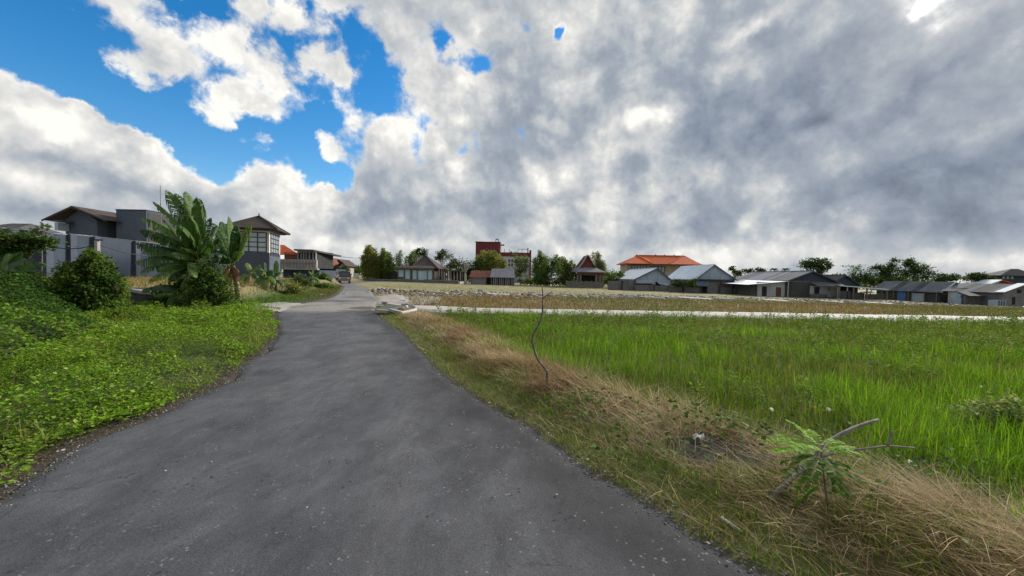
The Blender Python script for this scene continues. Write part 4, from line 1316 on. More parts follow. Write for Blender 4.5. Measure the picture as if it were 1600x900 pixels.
w_ = B('boundary_wall', 'low grey wall in front of the bamboo left of the aqua glass house', 597, 441, 86.5, 'wall')
w_.box('wall', w_.x(573), w_.x(716), 0, 0.2, -0.4, w_.z(436.8), 'grey_block')
w_.box('coping', w_.x(573), w_.x(716), -0.05, 0.25, w_.z(436.8) + 0.003, w_.z(436.2), 'concrete')
fe = B('dark_fence', 'dark weathered board fence joining the bamboo to the aqua glass house', 600, 437, 89.5, 'fence')
for i, px in enumerate(np.arange(589, 619.5, 1.6)):
    fe.box('board', fe.x(px), fe.x(px + 1.5), 0, 0.05, 0, fe.z(424 + (i * 7 % 3) * 0.6), 'dark_block')

# --- sheds
b = B('tile_roof_shed', 'small shed with weathered red roof and grey front beside the tin shed', 748, 446, 86, 'shed')
b.box('wall', b.x(736.5), b.x(759), 0.6, 4.5, -0.3, b.z(434), 'tin_violet')
b.box('side_opening', b.x(759) + .003, b.x(766), 1.5, 4.4, -0.3, b.z(434), 'void')
b.box('corner_post', b.x(736) - .1, b.x(736) + .1, 0.4, 0.59, -0.3, b.z(433), 'wood')
b.box('corner_post', b.x(759) - .1, b.x(759) + .1, 0.4, 0.59, -0.3, b.z(433), 'wood')
b.sheets((b.x(733), -0.2, b.z(433)), (b.x(766), -0.2, b.z(433)), (b.x(766), 3, b.z(422.5)), (b.x(734.5), 3, b.z(422.5)), 4, 'tile_red')
b = B('tin_shed', 'grey tin shed with upright slatted front beside the red roofed shed', 785, 447, 86, 'shed')
b.box('back_wall', b.x(766.5), b.x(803), 0.9, 4.5, -0.3, b.z(434), 'void')
for i, px in enumerate(np.arange(767, 803.5, 3.2)):
    b.box('slat', b.x(px), b.x(px + (1.9 if i % 3 else 1.1)), 0.5, 0.6, -0.2, b.z(433.3), 'tin_violet')
b.sheets((b.x(765.5), -0.2, b.z(433.5)), (b.x(804), -0.2, b.z(433.5)), (b.x(803), 3, b.z(419.5)), (b.x(767), 3, b.z(419.5)), 5, 'tin_violet')

# --- red block of flats
b = B('red_building', 'tall maroon and white building with roof railing rising behind the trees', 785, 445, 125, 'building')
b.box('wing', b.x(742.5), b.x(780.5), 0, 12, 0, b.z(379), 'maroon')
b.box('wing_cornice', b.x(742) - .1, b.x(781), -0.15, 12.1, b.z(379) + .003, b.z(378), 'maroon')
b.box('wall', b.x(780.5) + .003, b.x(826), 0.8, 11, 0, b.z(400), 'pale_wall')
b.box('parapet', b.x(780.5) + .003, b.x(829), 0.6, 11.2, b.z(400) + .003, b.z(394), 'maroon')
b.box('pilaster', b.x(826.5), b.x(829.5), 0.4, 1.4, 0, b.z(390), 'maroon')
b.box('pilaster_finial', b.x(823.3), b.x(824.8), 0.5, 1.1, b.z(394) + .003, b.z(386.5), 'maroon')
b.box('canopy', b.x(781), b.x(787), 1, 4, b.z(382.5), b.z(381.5), 'maroon')
for px in (787.5, 795, 808.5, 815):
    b.box('railing_post', b.x(px) - .08, b.x(px) + .08, 0.65, 0.8, b.z(394) + .003, b.z(389), 'steel')
b.box('railing_bar', b.x(808.5), b.x(824), 0.64, 0.81, b.z(389) + .003, b.z(389) + .15, 'steel')
for x0, x1, za_, zb_ in ((793, 802, 417, 404), (806, 814, 417, 404)):
    b.window(b.x(x0), b.x(x1), b.z(za_), b.z(zb_), 0.8, 2, 2, 'glass', 'white', 0.2, 0.15)
b.box('tank_stand', b.x(773), b.x(777.5), 2, 3.5, b.z(373.2), b.z(372.2), 'steel')
for px in (773.3, 777.2):
    b.box('tank_leg', b.x(px) - .12, b.x(px) + .12, 2, 2.2, b.z(378) + .003, b.z(373.2), 'steel')
b.box('roof_box', b.x(768), b.x(771), 2, 4, b.z(378) + .003, b.z(377), 'maroon')
b.box('chimney', b.x(796.5), b.x(799), 3, 4, b.z(394) + .003, b.z(391.5), 'maroon')

# --- steep red joglo roof
b = B('steep_roof_pavilion', 'wooden pavilion with a steep red tiled roof and grey skirt roof', 918, 447, 86)
za = b.z(399); zk = b.z(418.5); ze = b.z(425)
e0, e1, a0 = b.x(897), b.x(929.5), b.x(915)
b.part('gable', MB().prism([(b.x(904), zk), (b.x(929), zk), (b.x(920), b.z(404)), (a0 + .35, za - 0.15)], 0.2, 0.5), 'tile_red')
b.part('roof_slope', MB().slab([(b.X(897, 6), 6, zk), (b.x(903.5), -0.2, zk), (a0 + .2, -0.4, za), (b.X(911, 6), 6, za + .1)], 0.18), 'tile_brown')
b.part('roof_slope', MB().slab([(b.x(930), -0.2, zk), (b.X(930, 6), 6, zk), (b.X(911, 6) + .02, 6, za + .1), (a0 + .5, -0.4, za)], 0.18), 'tile_red')
b.part('barge_board', MB().tube([(b.x(903), -0.35, zk - .1), (b.x(909), -0.42, b.z(411)), (a0 + .2, -0.5, za + .1)], 0.16, 5), 'pink_wall')
S = [(b.x(899), -2.2, ze), (b.x(943), -2.2, ze), (b.x(943), 8.5, ze), (b.x(899), 8.5, ze)]
T = [(b.x(903), 0.2, zk + .1), (b.x(931), 0.2, zk + .1), (b.x(931), 7, zk + .1), (b.x(903), 7, zk + .1)]
for i in range(4):
    j = (i + 1) % 4
    b.part('skirt_roof', MB().slab([S[i], S[j], T[j], T[i]], 0.12), 'tin_violet')
b.box('beam', b.x(900), b.x(940), -1.6, -1.3, b.z(430), b.z(425.3), 'rust')
for px in (900.5, 905, 929, 935, 939.5):
    b.box('post', b.x(px) - .18, b.x(px) + .18, -1.65, -1.3, 0, b.z(430) - .003, 'wood')
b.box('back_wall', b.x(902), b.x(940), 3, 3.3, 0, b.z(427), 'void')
b.box('shutter', b.x(929.5), b.x(939), -1.2, -1.0, b.z(440), b.z(430), 'wood')
fe = B('bamboo_fence', 'weathered upright board fence in front of the steep red roof', 905, 448, 84, 'fence')
for i, px in enumerate(np.arange(884, 942, 1.9)):
    fe.box('board', fe.x(px), fe.x(px + 1.75), 0.0, 0.06, -0.2, fe.z(438.5 + (i * 5 % 4) * 0.5), 'grey_block' if i % 3 else 'wood')

# --- big house with bright orange roof
b = B('orange_roof_house', 'large cream house with a long bright orange hipped tile roof', 1028, 447, 108)
ze, za = b.z(412.5), b.z(398.5)
b.box('wall', b.x(981), b.x(1086), 1.0, 8, 0, b.z(411), 'cream')
b.box('wing_wall', b.x(979) - .1, b.x(1010), 0.2, 0.99, 0, b.z(411.5), 'cream')
E = [(b.x(976), -0.8, ze), (b.x(1091), -0.8, ze), (b.x(1091), 9, ze), (b.x(976), 9, ze)]
r0, r1 = (b.X(994, 4.2), 4.2, za), (b.X(1068, 4.2), 4.2, za)
b.part('roof_slope', MB().slab([E[0], E[1], r1, r0], 0.2), 'tile_orange')
b.part('roof_slope', MB().tri([E[1], E[2], r1], 0.2), 'tile_orange')
b.part('roof_slope', MB().slab([E[2], E[3], r0, r1], 0.2), 'tile_orange')
b.part('roof_slope', MB().tri([E[3], E[0], r0], 0.2), 'tile_orange')
wv = [(b.x(972), -2.2, ze - .02), (b.x(1014), -2.2, ze - .02)]
wr = (b.X(994, 4.0) - .2, 4.0, za + 0.12)
b.part('wing_roof', MB().tri([wv[0], wv[1], wr], 0.2), 'tile_orange')
b.part('wing_roof', MB().tri([wv[1], (b.x(1016), 2.0, ze + 1.3), wr], 0.2), 'tile_orange')
wv2 = [(b.x(1040), -2.0, ze - .02), (b.x(1092), -2.0, ze - .02)]
wr2 = (b.X(1066, 4.0), 4.0, za + 0.10)
b.part('wing_roof', MB().tri([wv2[0], wv2[1], wr2], 0.2), 'tile_orange')
for q in ([E[0], r0], [E[1], r1], [r0, r1], [wv[1], wr], [wv2[0], wr2]):
    b.part('hip_cap', MB().tube([Vector(p) + Vector((0, 0, 0.08)) for p in q], 0.17, 5), 'tile_orange')
for px in (1023, 1037, 1052):
    b.part('roof_finial', MB().tube([(b.X(px, 4.2), 4.2, za), (b.X(px, 4.2), 4.2, za + .5)], [.25, .1], 6), 'tile_orange')
b.box('fascia', b.x(976) - .05, b.x(1091) + .05, -0.98, -0.82, ze - 0.35, ze - 0.02, 'maroon')
b.window(b.x(987), b.x(1009), b.z(423), b.z(414.5), 0.2, 5, 1, 'curtain', 'wood', 0.3, 0.12)
b.window(b.x(1018), b.x(1028), b.z(424), b.z(416), 1.0, 2, 1, 'curtain', 'wood', 0.3, 0.12)
b.window(b.x(1030), b.x(1040), b.z(426), b.z(416), 1.0, 2, 1, 'curtain', 'wood', 0.3, 0.12)

# --- two bright tin gable sheds
b = B('small_tin_house', 'smaller of the two houses with bright white tin roofs, pale blue gable', 1018, 456, 78)
gable_house(b, b.x(991), b.x(1047), b.x(1024.5), 17, b.z(436, 991), b.z(419.5, 1024), 'pale_wall', 'tin_white', 12, over=0.2, gable='blue_white')
b.box('eave_sheet', b.x(992), b.x(1020), -1.6, -0.07, b.z(443), b.z(441.8), 'blue_sheet')
b.box('lower_opening', b.x(993), b.x(1018), -0.05, -0.003, b.z(445.5), b.z(443), 'void')
b.box('window', b.x(1024), b.x(1032), -0.05, -0.003, b.z(447), b.z(440), 'void')
b.part('awning', MB().slab([(b.x(1027), -1.2, b.z(443.5)), (b.x(1040), -1.2, b.z(444.5)), (b.x(1040), -0.07, b.z(440)), (b.x(1026), -0.07, b.z(440))], 0.04), 'blue_sheet')
b = B('large_tin_house', 'larger of the two houses with bright white tin roofs, slatted grey gable', 1115, 459, 74)
gable_house(b, b.x(1086), b.x(1148), b.x(1114), 14, b.z(436, 1086), b.z(414, 1114), 'dark_block', 'tin_white', 12, over=0.2, gable='blue_white')
for k in range(7):
    zz = b.z(434) + (b.z(416.5) - b.z(434)) * k / 7; t_ = k / 7
    b.box('gable_board', b.x(1088) + (b.x(1112) - b.x(1088)) * t_, b.x(1146) - (b.x(1146) - b.x(1116)) * t_, -0.10, -0.062, zz, zz + 0.26, 'blue_white')
b.box('canopy', b.x(1086), b.x(1156), -1.6, -0.11, b.z(438.2), b.z(437.4), 'dark_grey')
b.box('wall_sheet', b.x(1088), b.x(1108.5), -0.16, -0.003, b.z(447.5), b.z(439.5), 'blue_sheet')
b.box('wall_sheet', b.x(1109), b.x(1124), -0.15, -0.003, b.z(448), b.z(439.8), 'cream')
b.box('wall_sheet', b.x(1125), b.x(1144), -0.14, -0.003, b.z(447.5), b.z(439.5), 'pink_wall')
b.box('doorway', b.x(1145), b.x(1155), 0.2, 0.4, 0, b.z(439), 'void')
b.box('ledge', b.x(1078), b.x(1106), -1.5, -0.17, b.z(447.5), b.z(446), 'tin_grey')
b.part('eave_sheet', MB().slab([(b.x(1144), -1.2, b.z(443)), (b.x(1172), -1.2, b.z(446)), (b.x(1172), 1.5, b.z(440)), (b.x(1146), 1.5, b.z(438))], 0.05), 'tin_white')

# --- grey masonry yard walls along the front of the row
def yard_wall(label, spans, D, mat='grey_block'):
    p0 = spans[0]
    w = B('yard_wall', label, (p0[0] + p0[1]) / 2, p0[3], D, 'wall')
    for i, (a, c, top, base) in enumerate(spans):
        w.box('wall_panel', w.x(a) + .01, w.x(c) - .01, 0.02 * (i % 2), 0.2, w.z(base) - 0.4, w.z(top), mat)
        w.box('pier', w.x(c) - .15, w.x(c) + .15, -0.08, 0.28, w.z(base) - 0.4, w.z(top) + .1, 'dark_block')
    return w


yard_wall('stained grey block wall left of the small tin house', [(950, 972, 439, 454), (972, 992, 437.5, 455)], 76)
yard_wall('grey block wall in front of the small white roofed house', [(992, 1022, 445, 456), (1022, 1046, 446, 457)], 75)
yard_wall('low grey wall between the two white roofed houses', [(1046, 1068, 447.5, 458), (1068, 1096, 448, 459)], 73)
yard_wall('low grey wall in front of the large white roofed house', [(1106, 1124, 448, 460), (1124, 1145, 448, 461), (1145, 1163, 449, 462)], 72)
yard_wall('block wall left of the long grey shed', [(1163, 1184, 446, 463)], 70)

# --- long grey shed
b = B('long_grey_shed', 'long grey tin roofed shed with pale gable, doors and patched walls', 1250, 464, 66, 'house')
x0, x1, xa = b.x(1230), b.x(1308), b.x(1267); ze, za = b.z(438, 1230), b.z(424, 1267)
gable_house(b, x0, x1, xa, 16, ze, za, 'grey_block', 'tin_grey', 14, over=0.3, ze2=b.z(441, 1308), gable='grey_wall', alt=('tin_violet', 0.25))
b.box('front_wall', x0 - .02, b.x(1264.5), -0.18, -0.07, 0, b.z(441), 'dark_block')
b.box('front_wall', b.x(1265), b.x(1309), -0.15, -0.07, 0, b.z(446), 'pale_wall')
b.window(b.x(1272), b.x(1279), b.z(458.5), b.z(448), -0.15, 1, 1, 'void', 'dark_grey', 0.12, 0.06)
b.box('yard_block', b.x(1265), b.x(1290), -0.5, -0.2, 0, b.z(459), 'grey_block')
b.part('awning', MB().slab([(b.x(1264), -2.0, b.z(445.5)), (b.x(1310), -2.0, b.z(446.5)), (b.x(1309), -0.1, b.z(441)), (b.x(1266), -0.1, b.z(441))], 0.05), 'tin_grey')
b.box('yellow_board', b.x(1294), b.x(1303), -0.5, -0.4, b.z(453), b.z(447.5), 'cream', label='ochre board on the wall under the awning')
b.box('post', b.x(1293) - .08, b.x(1293) + .08, -2.3, -2.14, -0.5, b.z(447), 'cream')
b.box('post', b.x(1309) - .06, b.x(1309) + .06, -2.0, -1.88, -0.3, b.z(447), 'white')
b.box('post', x0 - .10, x0 - .02, -0.4, -0.3, -0.3, b.z(438), 'white')
# lean-to along its left flank
fl = [(b.x(1185), 0.6), (b.x(1230) - .1, 0.0)]
xf = b.x(1185)
b.box('lean_to_wall', xf, x0 - .12, 0.3, 0.5, 0, b.z(441.5), 'pale_wall')
b.box('lean_to_side', xf - 0.005, xf + .1, 0.51, 13, 0, b.z(444), 'grey_block')
b.part('lean_to_roof', MB().slab([(b.x(1163), -0.9, b.z(446)), (x0, -0.6, b.z(439.5)), (x0 - .2, 12, b.z(439.5) + .1), (b.x(1163), 12, b.z(444))], 0.05), 'tin_white')
b.box('door', b.x(1215), b.x(1222.5), 0.22, 0.297, 0, b.z(449.5), 'rust')
b.box('door', b.x(1193), b.x(1200), 0.22, 0.297, 0, b.z(448.5), 'void')
b.box('panel', b.x(1184) - .1, xf - .02, 0.2, 0.4, 0, b.z(447), 'tin_dark')

b = B('mid_gable_house', 'dull grey gabled house behind the right end of the long grey shed', 1318, 458, 84)
gable_house(b, b.x(1296), b.x(1341), b.x(1318), 10, b.z(444, 1296), b.z(430, 1318), 'dark_block', 'tin_dark', 7, gable='grey_wall')

b = B('low_lean_to', 'long low open lean-to with a pale edged tin roof and dark sides', 1340, 468, 64, 'shed')
b.part('roof_sheet', MB().slab([(b.x(1308), -0.5, b.z(446, 1308)), (b.x(1346), -0.5, b.z(449, 1346)), (b.x(1340), 7, b.z(444.5)), (b.x(1304), 7, b.z(442))], 0.06), 'tin_grey')
b.part('roof_sheet', MB().slab([(b.x(1346) + .01, -0.5, b.z(449, 1346)), (b.x(1384), -0.5, b.z(452, 1384)), (b.x(1376), 7, b.z(447)), (b.x(1340) + .01, 7, b.z(444.5))], 0.06), 'tin_violet')
b.part('roof_edge', MB().slab([(b.x(1308), -0.56, b.z(446.8, 1308)), (b.x(1384), -0.56, b.z(452.8, 1384)), (b.x(1384), -0.56, b.z(451.4, 1384)), (b.x(1308), -0.56, b.z(445.4, 1308))], 0.04), 'tin_white')
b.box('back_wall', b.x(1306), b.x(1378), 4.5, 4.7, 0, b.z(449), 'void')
b.box('front_panel', b.x(1309), b.x(1330), 0, 0.1, 0, b.z(455), 'tin_dark')
b.box('front_panel', b.x(1331), b.x(1352), 0.03, 0.13, 0, b.z(457), 'dark_block')
b.box('front_panel', b.x(1353), b.x(1383), 0, 0.1, 0, b.z(459), 'tin_dark')
b.part('loose_board', MB().slab([(b.x(1346), -.3, b.z(458)), (b.x(1366), -.3, b.z(457)), (b.x(1360), .0, b.z(455)), (b.x(1344), 0, b.z(456))], 0.05), 'cream')
for px in (1309, 1331, 1352, 1383):
    b.box('post', b.x(px) - .08, b.x(px) + .08, -0.45, -0.3, -0.3, b.z(448 + (px - 1309) * 0.055) - .05, 'wood')

# --- dark long shed and its neighbours at the right
b = B('dark_long_shed', 'long dark walled shed with weathered roof, blue door and white roof patches', 1480, 473, 60, 'house')
x0, x1, xa = b.x(1470), b.x(1503), b.x(1487)
zE, zA = b.z(456, 1470), b.z(440.5, 1485)
dep = 10.5
b.part('wall', MB().prism([(x0, -.4), (x1, -.4), (x1, b.z(452)), (xa, zA - .1), (x0, zE)], 0, dep), 'dark_block')
L0 = (x0 - .5, -0.6, zE - .1); L1 = (x0 - .5, dep + .4, zE - .1)
b.sheets(L1, L0, (xa, -.6, zA), (xa, dep + .4, zA), 10, 'tin_grey', alt=('tin_dark', 0.3))
b.sheets((x1 + .4, -.6, b.z(452)), (x1 + .4, dep + .4, b.z(452)), (xa, dep + .4, zA), (xa, -.6, zA), 10, 'tin_grey')
b.part('roof_patch', MB().slab([(x0 + .2, 1.0, zE + .35), (x0 + .2, 3.2, zE + .35), (x0 + .9, 3.2, zE + .9), (x0 + .9, 1.0, zE + .9)][::-1], -0.05), 'tin_white')
b.part('barge_board', MB().slab([(x0 - .5, -.68, zE - .2), (xa, -.68, zA - .1), (xa, -.68, zA + .12), (x0 - .5, -.68, zE + .02)], 0.05), 'tin_white')
b.box('blue_door', x0 - .06, x0 - .003, 5.2, 6.6, 0, 2.0, 'blue_door')
b.box('pale_door', x0 - .06, x0 - .003, 2.2, 4.2, -.2, 2.0, 'blue_white')
b.box('opening', x0 - .075, x0 - .062, 2.3, 4.1, 1.35, 1.95, 'void')
for yy in (0.1, 1.9, 4.4, 6.9, 9.0):
    b.box('post', x0 - .42, x0 - .30, yy, yy + .12, -.4, zE - .2, 'wood')
b.box('gable_panel', x0 + .1, x1 - .1, -0.05, -.003, 0.9, b.z(457), 'tin_dark')
for k in range(3):
    b.part('gable_batten', MB().slab([(x0 + .3, -.12, 1.2 + .5 * k), (x1 - .8, -.12, 1.9 + .5 * k), (x1 - .8, -.12, 2.05 + .5 * k), (x0 + .3, -.12, 1.35 + .5 * k)], 0.04), 'cream')

b = B('patched_shack', 'lopsided pale shack with sloping dark roof edge right of the long dark shed', 1512, 474, 57, 'shed')
x0, x1 = b.x(1498), b.x(1530)
b.part('wall', MB().prism([(x0, -.4), (x1, -.4), (x1, b.z(465)), (b.x(1508), b.z(452)), (x0, b.z(455))], 0, 1.3), 'pale_wall')
b.sheets((x1 + .5, -.4, b.z(468)), (x1 + .5, 1.7, b.z(468)), (b.x(1507), 1.7, b.z(450.5)), (b.x(1507), -.4, b.z(450.5)), 2, 'tin_dark')
b.box('blue_box', b.x(1489), b.x(1503), -1.2, -.2, -.3, b.z(466), 'blue_white')
b.box('blue_box', b.x(1491), b.x(1502), -.9, -.25, b.z(466) + .003, b.z(459), 'blue_sheet')
b.box('water_tank', b.x(1509), b.x(1527), -1.5, -.4, -.2, b.z(469), 'pale_wall')
b.box('tank_lid', b.x(1508.5), b.x(1527.5), -1.55, -.35, b.z(469) + .003, b.z(468.2), 'grey_paint')

b = B('wide_roof_shed', 'pale block house with a wide weathered roof and white verge at the right edge', 1580, 476, 52, 'house')
x0, x1, xa = b.x(1568), b.x(1640), b.x(1598)
zE, zA = b.z(457, 1566), b.z(444.5, 1598)
b.part('wall', MB().prism([(x0, -.5), (x1, -.5), (x1, zE), (xa, zA - .1), (x0, zE)], 0, 6.5), 'block')
ov = b.x(1562)
b.sheets((ov, 7.2, zE - .05), (ov, -.5, zE - .05), (xa, -.5, zA), (xa, 7.2, zA), 8, 'tin_grey', alt=('tin_dark', 0.35))
b.sheets((x1 + .4, -.5, zE), (x1 + .4, 7.2, zE), (xa, 7.2, zA), (xa, -.5, zA), 8, 'tin_grey')
b.part('white_verge', MB().slab([(ov, -.6, zE + .02), (ov, .5, zE + .02), (xa, .5, zA + .12), (xa, -.6, zA + .12)][::-1], -0.06), 'tin_white')
b.box('doorway', b.x(1583), b.x(1587.5), -.05, -.003, 0, b.z(464), 'void')
b.box('window', b.x(1590), b.x(1596), -.05, -.003, b.z(458), b.z(452), 'void')
b.box('lean_to_wall', b.x(1540), x0 - .01, 2.2, 2.4, -.5, b.z(463), 'grey_block')
b.part('lean_to_roof', MB().slab([(b.x(1536), 1.4, b.z(464)), (b.x(1564), 1.4, b.z(463)), (b.x(1566), 3.6, b.z(457.5)), (b.x(1545), 3.6, b.z(457.5))], 0.06), 'tin_dark')
b.part('roof_patch', MB().slab([(b.x(1542), 1.6, b.z(463.6)), (b.x(1556), 1.6, b.z(463.6)), (b.x(1556), 2.6, b.z(460.6)), (b.x(1543), 2.6, b.z(460.6))][::-1], -0.08), 'tin_white')
b.box('drum_rack', b.x(1550), b.x(1565), -.6, .3, -.4, b.z(469), 'blue_white')
for px in (1553, 1557, 1561):
    b.box('rack_slat', b.x(px), b.x(px + 1.3), -.66, -.603, -.3, b.z(469.5), 'grey_paint')

b = B('two_storey_house', 'distant two-storey house with dark hipped roof at the far right edge', 1580, 452, 105, 'house')
x0, x1 = b.x(1557), b.x(1612)
b.box('wall', x0 + .8, x1, 0.8, 4, -1, b.z(430), 'grey_wall')
b.window(b.x(1570), b.x(1590), b.z(436.5), b.z(431), 0.8, 3, 1, 'curtain', 'dark_grey', 0.3, 0.15)
ze, za = b.z(430.5), b.z(419.5)
E = [(b.x(1558), -.6, ze), (b.x(1618), -.6, ze), (b.x(1618), 4.6, ze), (b.x(1558), 4.6, ze)]
r0, r1 = (b.X(1579, 2), 2.0, za), (b.X(1590, 2), 2.0, za)
for q in ([E[0], E[1], r1, r0], [E[2], E[3], r0, r1]):
    b.part('roof_slope', MB().slab(q, 0.15), 'tin_dark')
for q in ([E[1], E[2], r1], [E[3], E[0], r0]):
    b.part('roof_slope', MB().tri(q, 0.15), 'tin_dark')
b.box('wall_base', b.x(1556), x0 + .7, 2, 4, -1, b.z(438), 'pale_wall')

b = B('red_gable_house', 'small house with a low red tiled gable below the two-storey house', 1566, 458, 80, 'house')
x0, x1, xa = b.x(1548), b.x(1584), b.x(1562)
b.part('wall', MB().prism([(x0, -1), (x1, -1), (x1, b.z(443)), (xa, b.z(438)), (x0, b.z(443))], 0, 8), 'cream')
b.part('roof_slope', MB().slab([(x0 - .4, 8.3, b.z(443.5)), (x0 - .4, -.4, b.z(443.5)), (xa, -.4, b.z(437)), (xa, 8.3, b.z(437))], .15), 'tin_white')
b.part('roof_slope', MB().slab([(x1 + .4, -.4, b.z(444.5)), (x1 + .4, 8.3, b.z(444.5)), (xa, 8.3, b.z(437)), (xa, -.4, b.z(437))], .15), 'tile_orange')
b.part('gable', MB().prism([(xa - .1, b.z(443)), (x1, b.z(443)), (xa + .05, b.z(438))], -.1, -.003), 'tile_red')



# ------------------------------------------------------------------ trees and shrubs
DARK = [(0.040, 0.070, 0.022), (0.055, 0.090, 0.026), (0.075, 0.115, 0.032), (0.032, 0.058, 0.020)]
MID = [(0.080, 0.140, 0.032), (0.105, 0.175, 0.040), (0.060, 0.110, 0.028), (0.135, 0.20, 0.055)]
OLIVE = [(0.24, 0.26, 0.07), (0.19, 0.225, 0.06), (0.31, 0.30, 0.10), (0.14, 0.18, 0.05)]
LIME = [(0.10, 0.20, 0.03), (0.14, 0.25, 0.04), (0.08, 0.15, 0.024), (0.17, 0.26, 0.06)]
GREYG = [(0.14, 0.16, 0.10), (0.19, 0.20, 0.13), (0.11, 0.13, 0.075)]


def tree(name, label, base, D, blobs, n_, leaf, pal, cat='tree', group=None, trunk=0.12, bark='bark', sub=9, spread=0.30, seed=0, ground=None, dead=0.0):
    """blobs: (px, py, half width px, half height px [, depth shift m]) of the crown; clumps of leaves sit in them"""
    g = np.random.default_rng(1000 + seed + int(base * 7))
    wb = W(base, 440, D); gz = Hs(wb.x, D) if ground is None else ground
    root = thing(name, label, cat, (wb.x, D, gz), group=group)
    o = np.array((wb.x, D, gz))
    bits = []; tips = []
    area = sum(b_[2] * b_[3] for b_ in blobs)
    for bl in blobs:
        c = np.array(W(bl[0], bl[1], D + (bl[4] if len(bl) > 4 else 0))) - o
        rx, rz = bl[2] * D / F, bl[3] * D / F
        ry = 0.5 * (rx + rz)
        m_ = max(3, int(n_ * bl[2] * bl[3] / area))
        ns = max(4, int(sub * math.sqrt(bl[2] * bl[3]) / 12))
        u = g.standard_normal((ns, 3)); u /= np.linalg.norm(u, axis=1, keepdims=True)
        cl = c + u * np.array((rx, ry, rz)) * g.uniform(0.45, 0.98, (ns, 1))
        tips += [tuple(q) for q in cl[:5]]
        i = g.integers(0, ns, m_)
        sz = spread * g.uniform(0.55, 1.3, ns)[i]
        P = cl[i] + g.standard_normal((m_, 3)) * np.array((rx, ry, rz)) * sz[:, None]
        d = g.standard_normal((m_, 3)) * np.array((1, 1, 0.6)) + (P - c) * (0.6 / max(rx, 0.1))
        nr = np.array([[0, 0, 1.0]]) + 0.7 * g.standard_normal((m_, 3))
        col_ = tint(m_, pal, g, 0.2)
        shade = g.uniform(0.8, 1.2, ns)[i]          # clumps differ a little in age and colour
        col_ = col_ * shade[:, None]
        L = leaf * g.uniform(0.6, 1.4, m_)
        bits.append(leaves(P, L, L * 0.55, d, nr, col_))
    cr = joined('crown', M['leaf'], bits, root)
    if trunk:
        mb = MB()
        c0 = np.mean([tuple(np.array(W(b_[0], b_[1], D)) - o) for b_ in blobs], axis=0)
        hub = Vector((c0[0] * 0.6, 0, max(0.3, c0[2] * 0.55)))
        mb.tube([(0, 0, -0.2), (hub.x * 0.3, 0.05, hub.z * 0.5), hub], [trunk, trunk * 0.8, trunk * 0.62], 7)
        for t in tips[:14]:
            tv = Vector(t)
            mid = hub.lerp(tv, 0.5) + Vector((0, 0, 0.12 * (tv - hub).length))
            mb.tube([hub, mid, tv], [trunk * 0.42, trunk * 0.28, trunk * 0.10], 5)
        mb.build('trunk', M[bark], root, smooth=True)
    return root


def bamboo(label, px0, px1, D, tops, pal, n_=2600, leaf=0.34, name='bamboo_clump', cat='bamboo', seed=0, base_py=None, fat=1.0):
    """clump of feathery upright culms; tops: list of (px, py) that the plumes reach"""
    g = np.random.default_rng(2000 + seed)
    cx = (px0 + px1) / 2
    wb = W(cx, 440, D); gz = Hs(wb.x, D)
    root = thing(name, label, cat, (wb.x, D, gz))
    o = Vector((wb.x, D, gz))
    mb = MB(); bits = []
    n_ = int(n_ * 2.6); per = n_ // len(tops)
    for k, (tx_, ty_) in enumerate(tops):
        dy = g.uniform(-1.0, 1.0)
        tip = W(tx_, ty_ + g.uniform(-2.5, 3.0), D) - o; tip.y = dy * 1.4
        b0 = Vector((tip.x * 0.72 + g.uniform(-.25, .25), dy, 0))
        mid = b0.lerp(tip, 0.55) - Vector(((tip.x - b0.x) * 0.3, 0, 0))
        mb.tube([b0 - Vector((0, 0, .2)), mid, tip], [0.05, 0.04, 0.012], 5)
        t = g.beta(1.5, 1.3, per)
        ax = np.array([(np.array(b0) * (1 - a) ** 2 + 2 * np.array(mid) * a * (1 - a) + np.array(tip) * a * a) for a in t])
        wid = fat * (0.10 + 0.34 * np.sqrt(np.clip(1 - t, 0, 1)) * (0.35 + t)) * g.uniform(0.7, 1.3)
        off = g.standard_normal((per, 3)) * wid[:, None] * np.array((1, 1, 0.9))
        P = ax + off
        d = off * np.array((1, 1, .5)) * 1.2 + np.array([[0, 0, 0.55]]) + 0.5 * g.standard_normal((per, 3))
        c = tint(per, pal, g, 0.2) * g.uniform(0.8, 1.2)
        L = leaf * g.uniform(0.6, 1.4, per)
        bits.append(leaves(P, L, L * 0.34, d, g.standard_normal((per, 3)), c))
    joined('foliage', M['leaf'], bits, root)
    mb.build('culm_cluster', M['bark'], root)
    return root


# dark leafy tree in front of the grey wall, far left
tree('broadleaf_tree', 'dark leafy tree top in front of the grey wall at the left edge', 22, 15.5,
     [(10, 378, 34, 16), (48, 382, 26, 14), (66, 378, 14, 8), (-20, 385, 30, 22), (30, 394, 30, 12)], 5200, 0.13, DARK + MID[:2], sub=14, seed=1)
tree('wispy_tree', 'thin wispy twig tree rising above the wall behind the dark leafy tree', 64, 30, [(62, 358, 9, 5), (72, 352, 8, 4)], 120, 0.22, MID, trunk=0.05, seed=2, ground=TERRACE)

